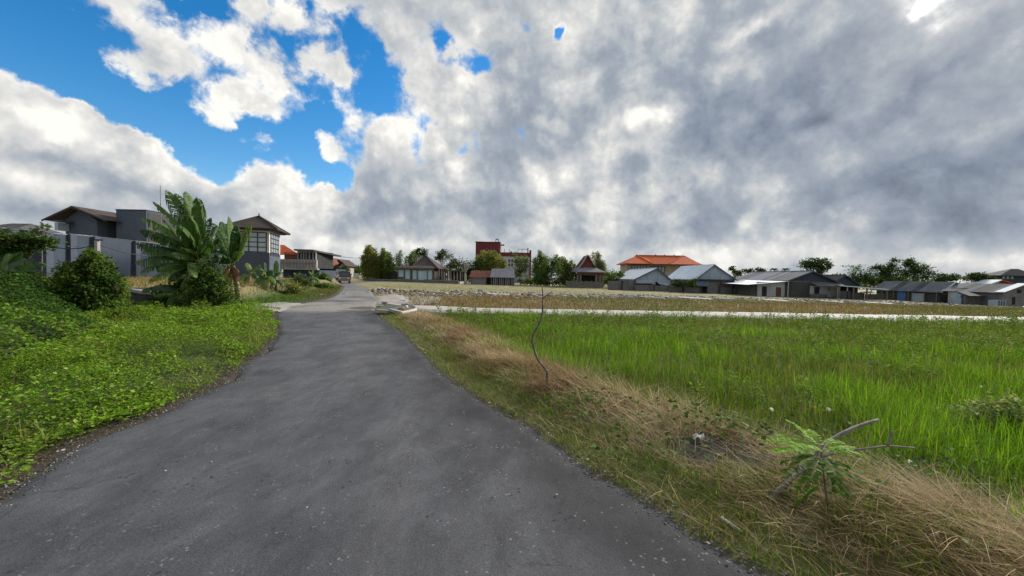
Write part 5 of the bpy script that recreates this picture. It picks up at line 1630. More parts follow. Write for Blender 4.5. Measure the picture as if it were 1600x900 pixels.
# ivy covered shrub
def ivy_bush():
    g = np.random.default_rng(77)
    D = 10.6
    c = W(140, 458, D); gz = Hs(c.x, D)
    root = thing('ivy_bush', 'rounded dome-shaped bush smothered in small green leaves before the grey wall', 'bush', (c.x, D, gz))
    h = W(140, 401, D).z - gz
    rx = 28 * D / F
    rows, seg = 14, 22
    v = []
    for i in range(rows + 1):
        t = i / rows
        prof = math.sqrt(max(0.0, 1 - max(0.0, (t - 0.42) / 0.58) ** 2.3)) * (0.90 + 0.10 * min(1, t / 0.42))
        for k in range(seg):
            a = 2 * math.pi * k / seg
            w = 0.80 + 0.30 * float(vnoise(np.array([3 * math.cos(a) + 5 * t + 9]), np.array([3 * math.sin(a) + 4 * t]), 7)[0])
            v.append((math.cos(a) * rx * prof * w, math.sin(a) * rx * prof * w * 0.9, t * h * 0.93))
    f = [(i * seg + k, i * seg + (k + 1) % seg, (i + 1) * seg + (k + 1) % seg, (i + 1) * seg + k) for i in range(rows) for k in range(seg)]
    mb = MB().add(v, f)
    mb.build('stem_mass', mottled('ivy_stems', (0.028, 0.036, 0.014), (0.05, 0.055, 0.024), 6, bump=1.0, bscale=30), root, smooth=True)
    n_ = 15000
    ti = g.random(n_) * rows * 0.999; ai = g.random(n_) * seg
    V = np.array(v).reshape(rows + 1, seg, 3)
    i0 = ti.astype(int); k0 = ai.astype(int)
    ft = (ti - i0)[:, None]; fa = (ai - k0)[:, None]
    P = (V[i0, k0] * (1 - fa) + V[i0, (k0 + 1) % seg] * fa) * (1 - ft) + (V[i0 + 1, k0] * (1 - fa) + V[i0 + 1, (k0 + 1) % seg] * fa) * ft
    out = P - np.array((0, 0, h * 0.4)); out /= np.linalg.norm(out, axis=1, keepdims=True)
    clump = fbm(P[:, 0] * 3.2 + P[:, 1] * 2, P[:, 2] * 3.2, 78)
    P = P + out * (0.00 + 0.20 * sstep(clump, 0.35, 0.7) + 0.16 * g.random(n_) ** 4)[:, None]
    d = out * 0.5 + np.array([[0, 0, -0.55]]) + 0.6 * g.standard_normal((n_, 3))
    c_ = tint(n_, [(0.042, 0.088, 0.016), (0.055, 0.108, 0.018), (0.032, 0.068, 0.014), (0.08, 0.14, 0.024)], g, 0.2)
    young = sstep(clump, 0.52, 0.66)[:, None]
    c_ = c_ * (1 - 0.6 * young) + tint(n_, [(0.13, 0.21, 0.03), (0.16, 0.24, 0.045)], g) * 0.6 * young
    L = 0.075 * g.uniform(0.6, 1.4, n_)
    joined('foliage', M['leaf'], [leaves(P, L, L * 0.7, d, out + 0.35 * g.standard_normal((n_, 3)), c_)], root)


ivy_bush()


# ---------------------------------------------------------------- banana plants
def banana_leaf(g, a, b_, sag, width, tear=0.35, seg=26, col=(0.06, 0.13, 0.025), side=None):
    """leaf along a curve from a to b_, lifted in the middle by sag; torn into strips that hang down"""
    a, b_ = np.array(a), np.array(b_)
    L = np.linalg.norm(b_ - a)
    ctrl = (a + b_) / 2 + np.array((0, 0, sag * L))
    V = []; T = []; C = []
    up = np.array((0, 0, 1.0))
    def cur(t): return a * (1 - t) ** 2 + 2 * ctrl * t * (1 - t) + b_ * t * t
    t0 = 0.10
    ts = np.linspace(t0, 1.0, seg + 1)
    # midrib
    rib_w = 0.018 + 0.012 * L / 2
    twist = g.uniform(-0.5, 0.5)
    rib = []
    for t in np.linspace(0, 1, 10):
        c = cur(t); tg = ctrl * 2 * (1 - 2 * t) + 2 * b_ * t - 2 * a * (1 - t)
        tg /= np.linalg.norm(tg) + 1e-9
        s = np.cross(tg, up); s /= np.linalg.norm(s) + 1e-6
        rib.append((c, s))
    for k, (c, s) in enumerate(rib):
        w = rib_w * (1 - 0.8 * k / 9)
        V += [c - s * w, c + s * w, c - np.array((0, 0, w * 1.5))]
        C += [(0.16, 0.22, 0.06)] * 3
    for k in range(9):
        o = 3 * k
        for p, q in ((0, 1), (1, 2), (2, 0)):
            T += [(o + p, o + q, o + 3 + q), (o + p, o + 3 + q, o + 3 + p)]
    for sgn in (-1, 1):
        droop0 = g.uniform(0.35, 0.75)
        hang = 0.0
        for i in range(seg):
            if i % 5 == 0 or g.random() < 0.75 * tear:
                hang = g.uniform(-0.10, 0.75) * min(1, tear * 2.2)
                gap = g.uniform(0.0, 0.85) * tear
            else:
                gap = 0.0
            ta, tb = ts[i] + gap * (ts[1] - ts[0]), ts[i + 1]
            tip_pull = 0.05
            def edge(t):
                u = (t - t0) / (1 - t0)
                w = width / 2 * min(1, (u / 0.13)) ** 0.6 * max(0.0, 1 - max(0, (u - 0.55) / 0.45) ** 2.2) ** 0.75
                c = cur(t); tg = ctrl * 2 * (1 - 2 * t) + 2 * b_ * t - 2 * a * (1 - t)
                tg /= np.linalg.norm(tg) + 1e-9
                s = np.cross(tg, up); s /= np.linalg.norm(s) + 1e-6
                nrm = np.cross(s, tg)
                s = s * math.cos(twist) + nrm * math.sin(twist)
                d1 = s * sgn * 0.62 + tg * 0.18 + nrm * 0.16
                d2 = s * sgn * (1.0 - 0.5 * (droop0 + hang)) + tg * 0.30 - up * (droop0 + hang) * 0.75
                return c, c + d1 * w, c + d2 * w
            p0, m0, e0 = edge(ta); p1, m1, e1 = edge(tb)
            o = len(V)
            V += [p0, m0, e0, p1, m1, e1]
            k_ = g.uniform(0.85, 1.15)
            cc = np.array(col) * k_
            brown = g.random() < 0.05 + 0.10 * tear
            ce = np.array((0.15, 0.12, 0.05)) if brown else cc * 1.08
            C += [cc, cc, ce, cc, cc, ce]
            if sgn > 0:
                T += [(o, o + 3, o + 4), (o, o + 4, o + 1), (o + 1, o + 4, o + 5), (o + 1, o + 5, o + 2)]
            else:
                T += [(o, o + 4, o + 3), (o, o + 1, o + 4), (o + 1, o + 5, o + 4), (o + 1, o + 2, o + 5)]
    return np.array(V), np.array(T), np.array(C)


BAN = [(0.046, 0.105, 0.024), (0.058, 0.125, 0.025), (0.082, 0.16, 0.03), (0.038, 0.09, 0.024), (0.12, 0.20, 0.055)]


def banana_plant(label, stem, lv, D, seed, group=None, width=0.55, stem_r=0.13, dead=(), name='banana_plant', gz=None):
    """stem: pixels from the ground to the crown; lv: (base px, base py, tip px, tip py, depth of the tip in m, lift, tear)"""
    g = np.random.default_rng(3000 + seed)
    p0 = W(stem[0][0], stem[0][1], D)
    if gz is None: gz = Hs(p0.x, D)
    root = thing(name, label, 'banana plant', (p0.x, D, gz), group=group)
    o = Vector((p0.x, D, gz))
    pts_ = [W(a, c, D) - o for a, c in stem]
    pts_[0] = Vector((0, 0, -0.15))
    pts_ = [pts_[0]] + pts_[1:]
    n_ = len(pts_)
    MB().tube(pts_, [stem_r * (1 - 0.5 * i / max(1, n_ - 1)) for i in range(n_)], 9).build('trunk', M['pseudostem'], root, smooth=True)
    for (ax_, ay_, tx_, ty_, dy, lift, tear) in lv:
        a = W(ax_, ay_, D) - o; t = W(tx_, ty_, D + dy) - o
        col = BAN[int(g.integers(0, len(BAN)))]
        V, T, C = banana_leaf(g, a, t, lift, 0.90 * width * g.uniform(0.85, 1.2) * min(1.2, 0.5 + 0.25 * (t - a).length), tear, 26, col)
        link('leaf', np_mesh('leaf', V, T, C, True), M['banana'], root)
    for (ax_, ay_, tx_, ty_, dy) in dead:
        a = W(ax_, ay_, D) - o; t = W(tx_, ty_, D + dy) - o
        V, T, C = banana_leaf(g, a, t, 0.05, width * 0.45, 0.7, 14, (0.15, 0.105, 0.06))
        o_ = link('dead_leaf', np_mesh('dead_leaf', V, T, C * np.array((1.2, .8, .7)), True), M['banana'], root)
    return root


M['pseudostem'] = mottled('banana_stem', (0.13, 0.12, 0.055), (0.20, 0.16, 0.085), 4, bump=0.4, bscale=14, c3=(0.10, 0.075, 0.05))
M['pseudostem'].node_tree.nodes['Principled BSDF'].inputs['Roughness'].default_value = 0.6

banana_plant('tallest banana plant with torn leaves, left part of the roadside clump', [(305, 480), (306, 450), (309, 418), (312, 392)], [
    (312, 388, 259, 297, 0.4, 0.04, 0.7), (312, 388, 238, 315, -0.2, 0.10, 0.8), (314, 385, 290, 299, 0.8, 0.02, 0.6), (316, 385, 307, 308, -0.5, -0.02, 0.4),
    (313, 388, 312, 310, 0.6, -0.05, 0.5),
    (310, 394, 220, 342, 0.6, 0.14, 0.9), (308, 398, 217, 360, -0.4, 0.14, 0.8), (308, 400, 234, 368, 0.9, 0.10, 0.5), (306, 410, 208, 380, -0.8, 0.12, 0.8),
    (308, 405, 253, 342, -0.7, 0.10, 0.3), (309, 400, 277, 352, -1.2, 0.10, 0.4), (306, 414, 211, 409, 0.3, 0.12, 0.6), (306, 416, 219, 427, 1.0, 0.16, 0.8),
    (308, 416, 246, 423, -1.4, 0.16, 0.15), (309, 410, 270, 399, -1.6, 0.18, 0.4), (311, 406, 331, 377, -1.0, 0.05, 0.1), (312, 398, 340, 352, 0.8, 0.12, 0.6), (312, 402, 350, 372, 1.0, 0.2, 0.5),
    (308, 420, 300, 432, -1.8, 0.22, 0.4), (307, 416, 286, 388, -1.3, 0.22, 0.2), (313, 386, 274, 302, 0.9, 0.06, 0.8), (313, 390, 244, 356, 0.2, 0.12, 0.8), (309, 404, 224, 394, 0.6, 0.14, 0.7), (307, 418, 232, 442, 0.4, 0.16, 0.8), (310, 398, 296, 340, -0.9, 0.04, 0.3), (312, 396, 330, 340, 0.5, 0.05, 0.6), (308, 420, 262, 440, -1.0, 0.2, 0.5), (314, 400, 344, 386, 0.2, 0.2, 0.6)], 15.2, 1, 'banana plants beside the road', 0.62, 0.15,
    dead=[(309, 420, 285, 452, -.4), (310, 420, 330, 450, -.3), (311, 415, 338, 440, .2)])
banana_plant('banana plant with bare brown stem, right part of the roadside clump', [(374, 476), (371, 450), (366, 425), (363, 410)], [
    (363, 412, 357, 338, 0.0, 0.02, 0.5), (362, 412, 331, 348, 0.4, 0.12, 0.8), (366, 408, 392, 350, -0.4, 0.06, 0.6), (362, 410, 346, 346, 0.9, 0.06, 0.6),
    (365, 414, 379, 396, -0.9, 0.35, 0.5), (360, 414, 324, 372, 0.8, 0.16, 0.7), (361, 416, 336, 398, -0.9, 0.24, 0.4), (367, 414, 384, 376, 0.4, 0.14, 0.6), (364, 412, 370, 352, -0.8, 0.06, 0.4)], 15.6, 2,
    'banana plants beside the road', 0.60, 0.12, dead=[(363, 415, 350, 452, -.2), (365, 415, 358, 448, .2), (362, 414, 343, 440, .3), (366, 415, 372, 440, -.3)])
banana_plant('slim second banana stem leaning at the heart of the roadside clump', [(352, 478), (355, 450), (357, 415)], [
    (357, 418, 340, 360, 0.6, 0.1, 0.6), (357, 418, 375, 365, 0.8, 0.1, 0.6), (356, 420, 325, 400, 0.4, 0.2, 0.6)], 16.2, 3, 'banana plants beside the road', 0.5, 0.11)
banana_plant('low young banana sprout with one upright leaf under the roadside clump', [(312, 490), (313, 482)], [
    (313, 484, 322, 464, -0.1, 0.0, 0.05), (313, 484, 298, 473, -0.2, 0.25, 0.1), (313, 485, 330, 478, 0.2, 0.2, 0.2)], 13.2, 4, None, 0.25, 0.04)
banana_plant('wide drooping banana leaves low on the left of the roadside clump', [(285, 482), (284, 462)], [
    (284, 462, 238, 462, -0.6, 0.12, 0.2), (284, 460, 222, 455, 0.5, 0.22, 0.2), (284, 462, 262, 478, -0.8, 0.25, 0.3), (285, 460, 300, 436, -0.6, 0.2, 0.3)], 14.4, 5, 'banana plants beside the road', 0.5, 0.09)
# bananas at the left edge
banana_plant('banana plant with broad arching leaves at the left picture edge', [(-5, 470), (0, 440), (5, 425)], [
    (5, 428, 34, 393, 0, 0.12, 0.2), (5, 428, 72, 414, -0.4, 0.20, 0.25), (5, 430, 68, 426, 0.4, 0.18, 0.5), (4, 428, 16, 396, 0.5, 0.1, 0.4), (3, 428, -30, 398, 0.2, 0.16, 0.5),
    (5, 430, 40, 432, -0.7, 0.25, 0.3), (4, 428, 40, 404, 0.8, 0.16, 0.4), (2, 430, -30, 420, -0.5, 0.2, 0.3)], 12.2, 6, 'banana plants at the left edge', 0.52, 0.12)
# clump left of the tower base, beyond the gravel
banana_plant('dark leaning banana plant at the foot of the square grey tower house', [(385, 468), (388, 440), (392, 425)], [
    (392, 428, 384, 411, 0, 0.1, 0.6), (392, 428, 408, 414, 0.5, 0.2, 0.7), (392, 430, 374, 440, 0.2, 0.35, 0.7), (392, 430, 410, 446, -0.3, 0.4, 0.6), (391, 432, 380, 456, 0.3, 0.35, 0.8), (392, 428, 400, 436, -0.5, 0.4, 0.6)], 26, 7,
    'banana plants before the tower house', 0.75, 0.16)
banana_plant('middle banana plant with wide hanging leaves before the tower house', [(410, 468), (412, 445), (414, 428)], [
    (414, 430, 413, 410, 0, 0.1, 0.4), (414, 430, 402, 418, 0.3, 0.3, 0.4), (414, 432, 428, 424, 0.3, 0.3, 0.4), (413, 434, 398, 446, -0.4, 0.4, 0.5), (414, 434, 430, 444, -0.3, 0.4, 0.5), (413, 434, 414, 456, -.6, 0.4, 0.5), (414, 432, 406, 428, -.6, .3, .3)], 25, 8,
    'banana plants before the tower house', 0.85, 0.16)
banana_plant('banana plant with one pale upright leaf near the tower house corner', [(432, 466), (432, 446), (431, 432)], [
    (431, 434, 432, 407, -0.2, 0.0, 0.3), (431, 434, 440, 424, 0.3, 0.2, 0.4), (431, 436, 421, 430, 0, 0.3, 0.4), (431, 438, 443, 448, -0.2, 0.4, 0.5), (431, 438, 422, 454, -.2, .4, .5)], 26, 9, 'banana plants before the tower house', 0.7, 0.13)
banana_plant('small banana plant far along the left verge by the terrace house', [(486, 450), (487, 440), (488, 432)], [
    (488, 433, 482, 424, 0, 0.2, 0.4), (488, 433, 498, 425, 0, 0.2, 0.4), (488, 434, 476, 436, 0, .3, .5), (488, 434, 500, 440, 0, .3, .5), (488, 433, 490, 420, 0, 0, .3)], 36, 10, None, 0.7, 0.14)

# vine smothered shrub under the banana clump
tree('vine_shrub', 'leafy vine-covered shrub filling the foot of the roadside banana clump', 325, 14.2,
     [(325, 446, 24, 28), (345, 460, 18, 24), (304, 468, 18, 20), (335, 480, 30, 10), (322, 424, 13, 16), (272, 476, 20, 14), (360, 474, 12, 14), (340, 436, 12, 14)], 8200, 0.10, MID + LIME[:1] + DARK[:2], 'bush', trunk=0.06, sub=16, seed=5)
tree('dark_shrub', 'dark shaded shrub low on the left side of the banana clump', 268, 15.0, [(262, 470, 22, 18), (285, 452, 18, 20)], 2600, 0.11, DARK, 'bush', trunk=0.05, sub=12, seed=6)

# weedy shrubs along the left verge towards the truck
SH = 'weedy shrubs along the left verge'
tree('verge_shrub', 'yellow-green weedy shrub right of the banana plants before the tower', 455, 27, [(450, 452, 16, 10), (468, 454, 12, 8)], 1500, 0.13, OLIVE + LIME[:1], 'shrub', SH, trunk=0.04, seed=7)
tree('verge_shrub', 'tangled grey-green shrub under the balcony of the terrace house', 462, 34, [(455, 440, 12, 8), (470, 436, 10, 9), (480, 442, 10, 7)], 1300, 0.17, MID + GREYG, 'shrub', SH, trunk=0.05, seed=8)
tree('verge_shrub', 'bright green leafy shrub on the verge nearest the parked truck', 508, 38, [(503, 446, 13, 6), (513, 450, 9, 4), (496, 448, 9, 6)], 1500, 0.17, LIME + MID, 'shrub', SH, trunk=0.04, seed=9)
tree('verge_shrub', 'mid green shrub between the terrace house and the truck', 500, 50, [(503, 436, 10, 7), (510, 434, 7, 8)], 1300, 0.22, MID, 'shrub', SH, trunk=0.05, seed=10)
tree('broadleaf_tree', 'dark tree close above the truck in front of the brown roofed house', 536, 80, [(535, 424, 8, 7), (524, 422, 9, 7), (512, 420, 8, 7)], 1500, 0.35, DARK, seed=11)
tree('dead_tree', 'pale leafless tangle of stems below the balcony of the terrace house', 452, 40, [(450, 437, 7, 9), (460, 442, 6, 6)], 160, 0.14, GREYG, trunk=0.06, bark='pale_bark', seed=12)
tree('distant_tree', 'far hazy green tree line gap beyond the white board', 566, 125, [(560, 423, 10, 4), (572, 420, 8, 6)], 800, 0.5, MID, seed=13)

# bamboo and feathery trees across the field
bamboo('golden-green bamboo clump, tallest, at the left end by the road bend', 572, 592, 88, [(572, 392), (575, 386), (578, 385), (581, 384), (585, 389), (588, 396), (590, 402), (570, 402), (580, 395), (584, 402)], OLIVE + [(0.30, 0.27, 0.08)], 3600, 0.42, seed=1, fat=1.25)
bamboo('dark green feathery clump second from the road bend', 592, 610, 89, [(594, 394), (597, 388), (600, 398), (603, 392), (606, 396), (590, 404), (609, 404)], OLIVE[:2] + MID, 2900, 0.42, seed=2, fat=1.1)
bamboo('thin pale feathery stems rising behind the left roof of the aqua glass house', 612, 640, 92, [(613, 400), (617, 398), (622, 396), (628, 394), (636, 401), (641, 399), (646, 393)], MID + GREYG, 1300, 0.40, seed=3, fat=0.75)
bamboo('slender plume trees right behind the roof ridge of the aqua glass house', 640, 652, 100, [(640, 398), (644, 394), (648, 392), (652, 398)], MID, 900, 0.42, seed=4, fat=0.8)
tree('broadleaf_tree', 'dark round topped tree behind the left roof slope of the aqua glass house', 658, 108, [(658, 392, 8, 5), (652, 400, 8, 7), (662, 398, 7, 6)], 1400, 0.45, DARK, seed=14)
tree('broadleaf_tree', 'dark round topped tree behind the right roof slope of the aqua glass house', 688, 106, [(688, 395, 8, 6), (694, 402, 10, 7), (684, 402, 6, 6), (702, 412, 10, 8)], 1900, 0.45, DARK + OLIVE[:1], seed=15)
tree('hedge_tree', 'dense dark green trees between the aqua glass house and the sheds', 728, 100, [(716, 414, 11, 8), (732, 416, 12, 8), (750, 412, 12, 8), (725, 430, 18, 10), (740, 424, 14, 10)], 3600, 0.42, DARK + MID[:1], seed=16, sub=14)
tree('bare_tree', 'pale crooked leafless tree standing left of the red roofed shed', 727, 84, [(722, 418, 6, 5), (732, 414, 5, 6), (727, 408, 5, 4)], 60, 0.3, GREYG, trunk=0.30, bark='pale_bark', seed=17)
bamboo('golden bamboo behind the sheds in front of the maroon wing', 745, 790, 104, [(746, 400), (752, 396), (757, 394), (762, 398), (768, 394), (772, 393), (778, 397), (784, 402), (789, 405), (749, 405), (765, 404)], OLIVE, 3600, 0.48, seed=5, fat=1.35)
tree('broadleaf_tree', 'grey-green slim tree hiding the white wall of the maroon building', 813, 95, [(812, 404, 10, 8), (818, 412, 9, 10), (808, 418, 9, 10), (815, 428, 10, 9)], 2400, 0.36, MID + GREYG + OLIVE[:1], seed=18, trunk=0.14, bark='pale_bark')
tree('lime_shrub', 'bright yellow-green bush at the field edge right of the tin shed', 829, 90, [(830, 440, 8, 6), (834, 436, 6, 5)], 1100, 0.30, LIME, 'bush', seed=19)
bamboo('tall loose feathery tree left of the steep red roof', 838, 856, 96, [(838, 402), (843, 391), (846, 396), (850, 400), (854, 404), (835, 408)], MID + OLIVE[:1], 2300, 0.42, seed=6, fat=1.25)
tree('broadleaf_tree', 'green spreading tree with a pale trunk in the middle of the far tree row', 864, 90, [(860, 412, 11, 8), (870, 408, 10, 8), (866, 424, 14, 9), (852, 426, 10, 10), (846, 436, 10, 8)], 3400, 0.36, MID + LIME[:1], seed=20, trunk=0.13, bark='pale_bark', sub=13)
bamboo('feathery green trees close to the left of the steep red roof', 874, 894, 94, [(874, 404), (879, 401), (884, 408), (888, 411), (893, 407), (897, 414)], MID + OLIVE, 2300, 0.42, seed=7, fat=1.15)
tree('hedge_tree', 'low dark undergrowth at the foot of the far tree row', 868, 88, [(850, 440, 14, 6), (872, 438, 14, 8), (890, 436, 10, 8), (818, 441, 12, 4)], 2600, 0.33, DARK + MID[:1], 'hedge', seed=21)
bamboo('pale plume shaped tree leaning right behind the steep red roof', 930, 944, 97, [(928, 394), (931, 395), (935, 399), (939, 406), (942, 412), (936, 408)], OLIVE[:2] + GREYG, 2300, 0.40, seed=8, fat=1.2)
tree('broadleaf_tree', 'green tree with hanging leaves left of the small white roofed house', 962, 90, [(958, 430, 14, 9), (970, 436, 10, 8), (950, 436, 9, 8)], 2100, 0.34, MID + LIME[:1], seed=22)
tree('garden_tree', 'dark bush between the two white roofed houses', 1064, 72, [(1060, 442, 10, 5), (1072, 441, 9, 4)], 1200, 0.24, DARK, 'bush', seed=23)
tree('garden_tree', 'small upright green tree at the corner of the large white roofed house', 1083, 71, [(1083, 439, 6, 5), (1081, 446, 6, 5)], 800, 0.24, MID, 'bush', seed=24)
tree('broadleaf_tree', 'ragged dark tree with gaps behind the left end of the long grey shed', 1152, 100, [(1146, 419, 6, 6), (1158, 428, 10, 7), (1170, 425, 9, 5), (1182, 423, 8, 5), (1192, 424, 6, 4)], 1500, 0.42, DARK, seed=25, spread=0.26)


def palm(label, px, py, D, r_px, seed):
    g = np.random.default_rng(seed)
    wb = W(px, 440, D); gz = Hs(wb.x, D)
    root = thing('coconut_palm', label, 'palm', (wb.x, D, gz), group=None)
    h = W(px, py, D).z - gz
    MB().tube([(0, 0, -.2), (0.2, 0, h * .5), (0, 0, h)], [.2, .16, .12], 6).build('trunk', M['bark'], root)
    bits = []
    for k in range(14):
        a_ = 2 * math.pi * k / 14 + g.uniform(-.2, .2); L = r_px * D / F * g.uniform(.8, 1.15)
        el = g.uniform(-0.2, 0.9)
        m_ = 34; t = np.repeat(np.linspace(0.1, 1, m_ // 2), 2)
        ax = np.stack([np.cos(a_) * L * t, np.sin(a_) * L * t, h + L * (el * t - (0.55 + .3 * el) * t * t)], 1)
        sgn = np.tile([1, -1], m_ // 2)[:, None]
        d = sgn * np.array([[-math.sin(a_), math.cos(a_), 0]]) + np.array([[math.cos(a_) * .6, math.sin(a_) * .6, -0.55]])
        bits.append(leaves(ax, np.full(m_, L * .38), np.full(m_, L * .085), d, np.tile([[0, 0, 1.0]], (m_, 1)), tint(m_, DARK, g)))
    joined('frond_crown', M['leaf'], bits, root)


palm('left of the two distant palms above the long grey shed roof', 1209, 420, 115, 6, 51)
palm('right of the two distant palms above the long grey shed roof', 1226, 420, 117, 6, 52)
tree('broadleaf_tree', 'large dark rounded tree rising right above the long grey shed gable', 1280, 96, [(1278, 408, 16, 5), (1262, 414, 12, 5), (1290, 414, 10, 6), (1272, 418, 18, 6), (1286, 424, 10, 6)], 3000, 0.42, DARK, seed=26, sub=14)
tree('thin_tree', 'sparse thin-leaved tree with bare twigs right of the large rounded tree', 1333, 92, [(1328, 417, 12, 3), (1342, 417, 9, 4), (1334, 423, 12, 4)], 330, 0.30, MID, trunk=0.15, seed=27)
tree('hedge_tree', 'broad dark green mass of trees behind the low lean-to', 1360, 88, [(1345, 434, 16, 9), (1362, 436, 14, 9), (1378, 438, 14, 8), (1395, 436, 14, 8)], 3400, 0.38, DARK, seed=28, sub=13)
tree('broadleaf_tree', 'left of the two tall dark trees above the dark long shed', 1385, 84, [(1378, 420, 13, 6), (1392, 422, 10, 8), (1384, 428, 16, 7), (1398, 412, 7, 6)], 2500, 0.36, DARK + MID[:1], seed=29, sub=13)
tree('broadleaf_tree', 'right of the two tall dark trees above the dark long shed', 1428, 82, [(1424, 410, 12, 5), (1436, 420, 12, 8), (1420, 424, 12, 9), (1445, 430, 12, 7), (1418, 412, 6, 5)], 3000, 0.36, DARK + MID[:1], seed=30, sub=14)
tree('broadleaf_tree', 'low rounded dark tree right of the two tall dark trees', 1484, 86, [(1478, 432, 14, 5), (1490, 434, 12, 5), (1470, 436, 8, 5)], 1700, 0.36, DARK, seed=31)
tree('broadleaf_tree', 'low dark tree before the distant two-storey house at the right', 1530, 84, [(1532, 431, 13, 5), (1522, 435, 12, 6), (1544, 434, 10, 5)], 1900, 0.36, DARK, seed=32)


def far_wood():
    g = np.random.default_rng(909)
    bits = []
    for px0_, px1_, D, hm, m_ in ((-200, 560, 190, 5.5, 5200), (540, 760, 170, 5.5, 2400), (940, 1800, 180, 5.5, 8000), (480, 1800, 260, 8.0, 6500)):
        px = g.uniform(px0_, px1_, m_)
        xx = np.array([W(p, 440, D).x for p in px]); yy = D + g.uniform(-8, 8, m_)
        hh = hm * (0.45 + 0.9 * fbm(xx * 0.07, xx * 0 + D, 12))
        zz = H(xx, yy) + hh * g.random(m_) ** 0.6
        c = tint(m_, DARK + MID[:1], g)
        L = g.uniform(0.8, 1.8, m_)
        bits.append(leaves(np.stack([xx, yy, zz], 1), L, L * .6, g.standard_normal((m_, 3)), np.array([[0, -.3, 1.0]]) + .7 * g.standard_normal((m_, 3)), c))
    tag(joined('distant_wood', M['leaf'], bits), kind='stuff')


far_wood()



# ------------------------------------------------------------------ truck and person beyond the bend
def truck():
    D = 60.0
    p = W(537.5, 443, D)
    t = thing('truck', 'small dark truck with pale front parked at the road bend, facing the viewer', 'truck', (p.x, D, 0.02), R(21))
    w = 0.86
    MB().box(-0.45, 0.45, 0.25, 4.4, 0.42, 0.62).build('chassis', M['black'], t)
    mb = MB()
    mb.add([(-w, 0, .5), (w, 0, .5), (w, 0, 1.12), (-w, 0, 1.12), (-w * .92, .32, 1.86), (w * .92, .32, 1.86), (-w * .92, 1.45, 1.90), (w * .92, 1.45, 1.90), (-w, 1.5, .5), (w, 1.5, .5)],
           [(0, 1, 2, 3), (3, 2, 5, 4), (4, 5, 7, 6), (6, 7, 9, 8), (0, 8, 9, 1), (1, 9, 7, 5, 2), (0, 3, 4, 6, 8)])
    mb.build('cab', M['black'], t)
    MB().slab([(-w * .84, .035, 1.18), (w * .84, .035, 1.18), (w * .80, .285, 1.76), (-w * .80, .285, 1.76)], -0.02).build('windscreen', M['glass'], t)
    MB().box(-w + .03, w - .03, -.05, -.003, .72, 1.05).build('front_panel', M['cream'], t)
    MB().box(-.42, .42, -.07, -.053, .78, .95).build('grille', M['steel'], t)
    MB().box(-w - .03, w + .03, -.16, -.075, .46, .68).build('bumper', M['steel'], t)
    for s in (-1, 1):
        MB().tube([(s * .62, -.054, .88), (s * .62, -.10, .88)], [.13, .11], 10).build('headlight', M['white'], t)
        MB().tube([(s * .86, .1, 1.3), (s * 1.0, .05, 1.42)], .02, 5).build('mirror_arm', M['black'], t)
        MB().box(s * 1.02 - .07, s * 1.02 + .07, .03, .07, 1.34, 1.62).build('mirror', M['black'], t)
    mb = MB(); mb.box(-.92, .92, 1.6, 4.5, .63, .72); mb.box(-.92, -.87, 1.6, 4.5, .723, 1.5); mb.box(.87, .92, 1.6, 4.5, .723, 1.5); mb.box(-.867, .867, 1.6, 1.65, .723, 1.95)
    mb.build('cargo_bed', M['tin_dark'], t)
    MB().prism([(-.8, .75), (.8, .75), (.7, 1.75), (.2, 2.02), (-.4, 2.0), (-.75, 1.7)], 1.7, 4.3).build('load', M['dark_block'], t)
    for x in (-.72, .72):
        for y in (.75, 3.7):
            wh = MB().tube([(x - .11, y, .36), (x + .11, y, .36)], .36, 18).build('wheel', M['black'], t)
            MB().tube([(x - .117, y, .36), (x + .117, y, .36)], .19, 12).build('rim', M['steel'], wh)


truck()


def skinned(name, verts, edges, radii, mat, parent=None, sub=1, root=0, loc=None):
    me = bpy.data.meshes.new(name)
    me.from_pydata(verts, edges, [])
    o = link(name, me, mat, parent, loc)
    md = o.modifiers.new('skin', 'SKIN')
    sk = me.skin_vertices[0] if me.skin_vertices else None
    if sk is None:
        bm = bmesh.new(); bm.from_mesh(me); bm.verts.layers.skin.verify(); bm.to_mesh(me); bm.free(); sk = me.skin_vertices[0]
    for i, r_ in enumerate(radii):
        sk.data[i].radius = (r_, r_) if not isinstance(r_, tuple) else r_
        sk.data[i].use_root = (i == root)
    s = o.modifiers.new('sub', 'SUBSURF'); s.levels = s.render_levels = sub
    return o


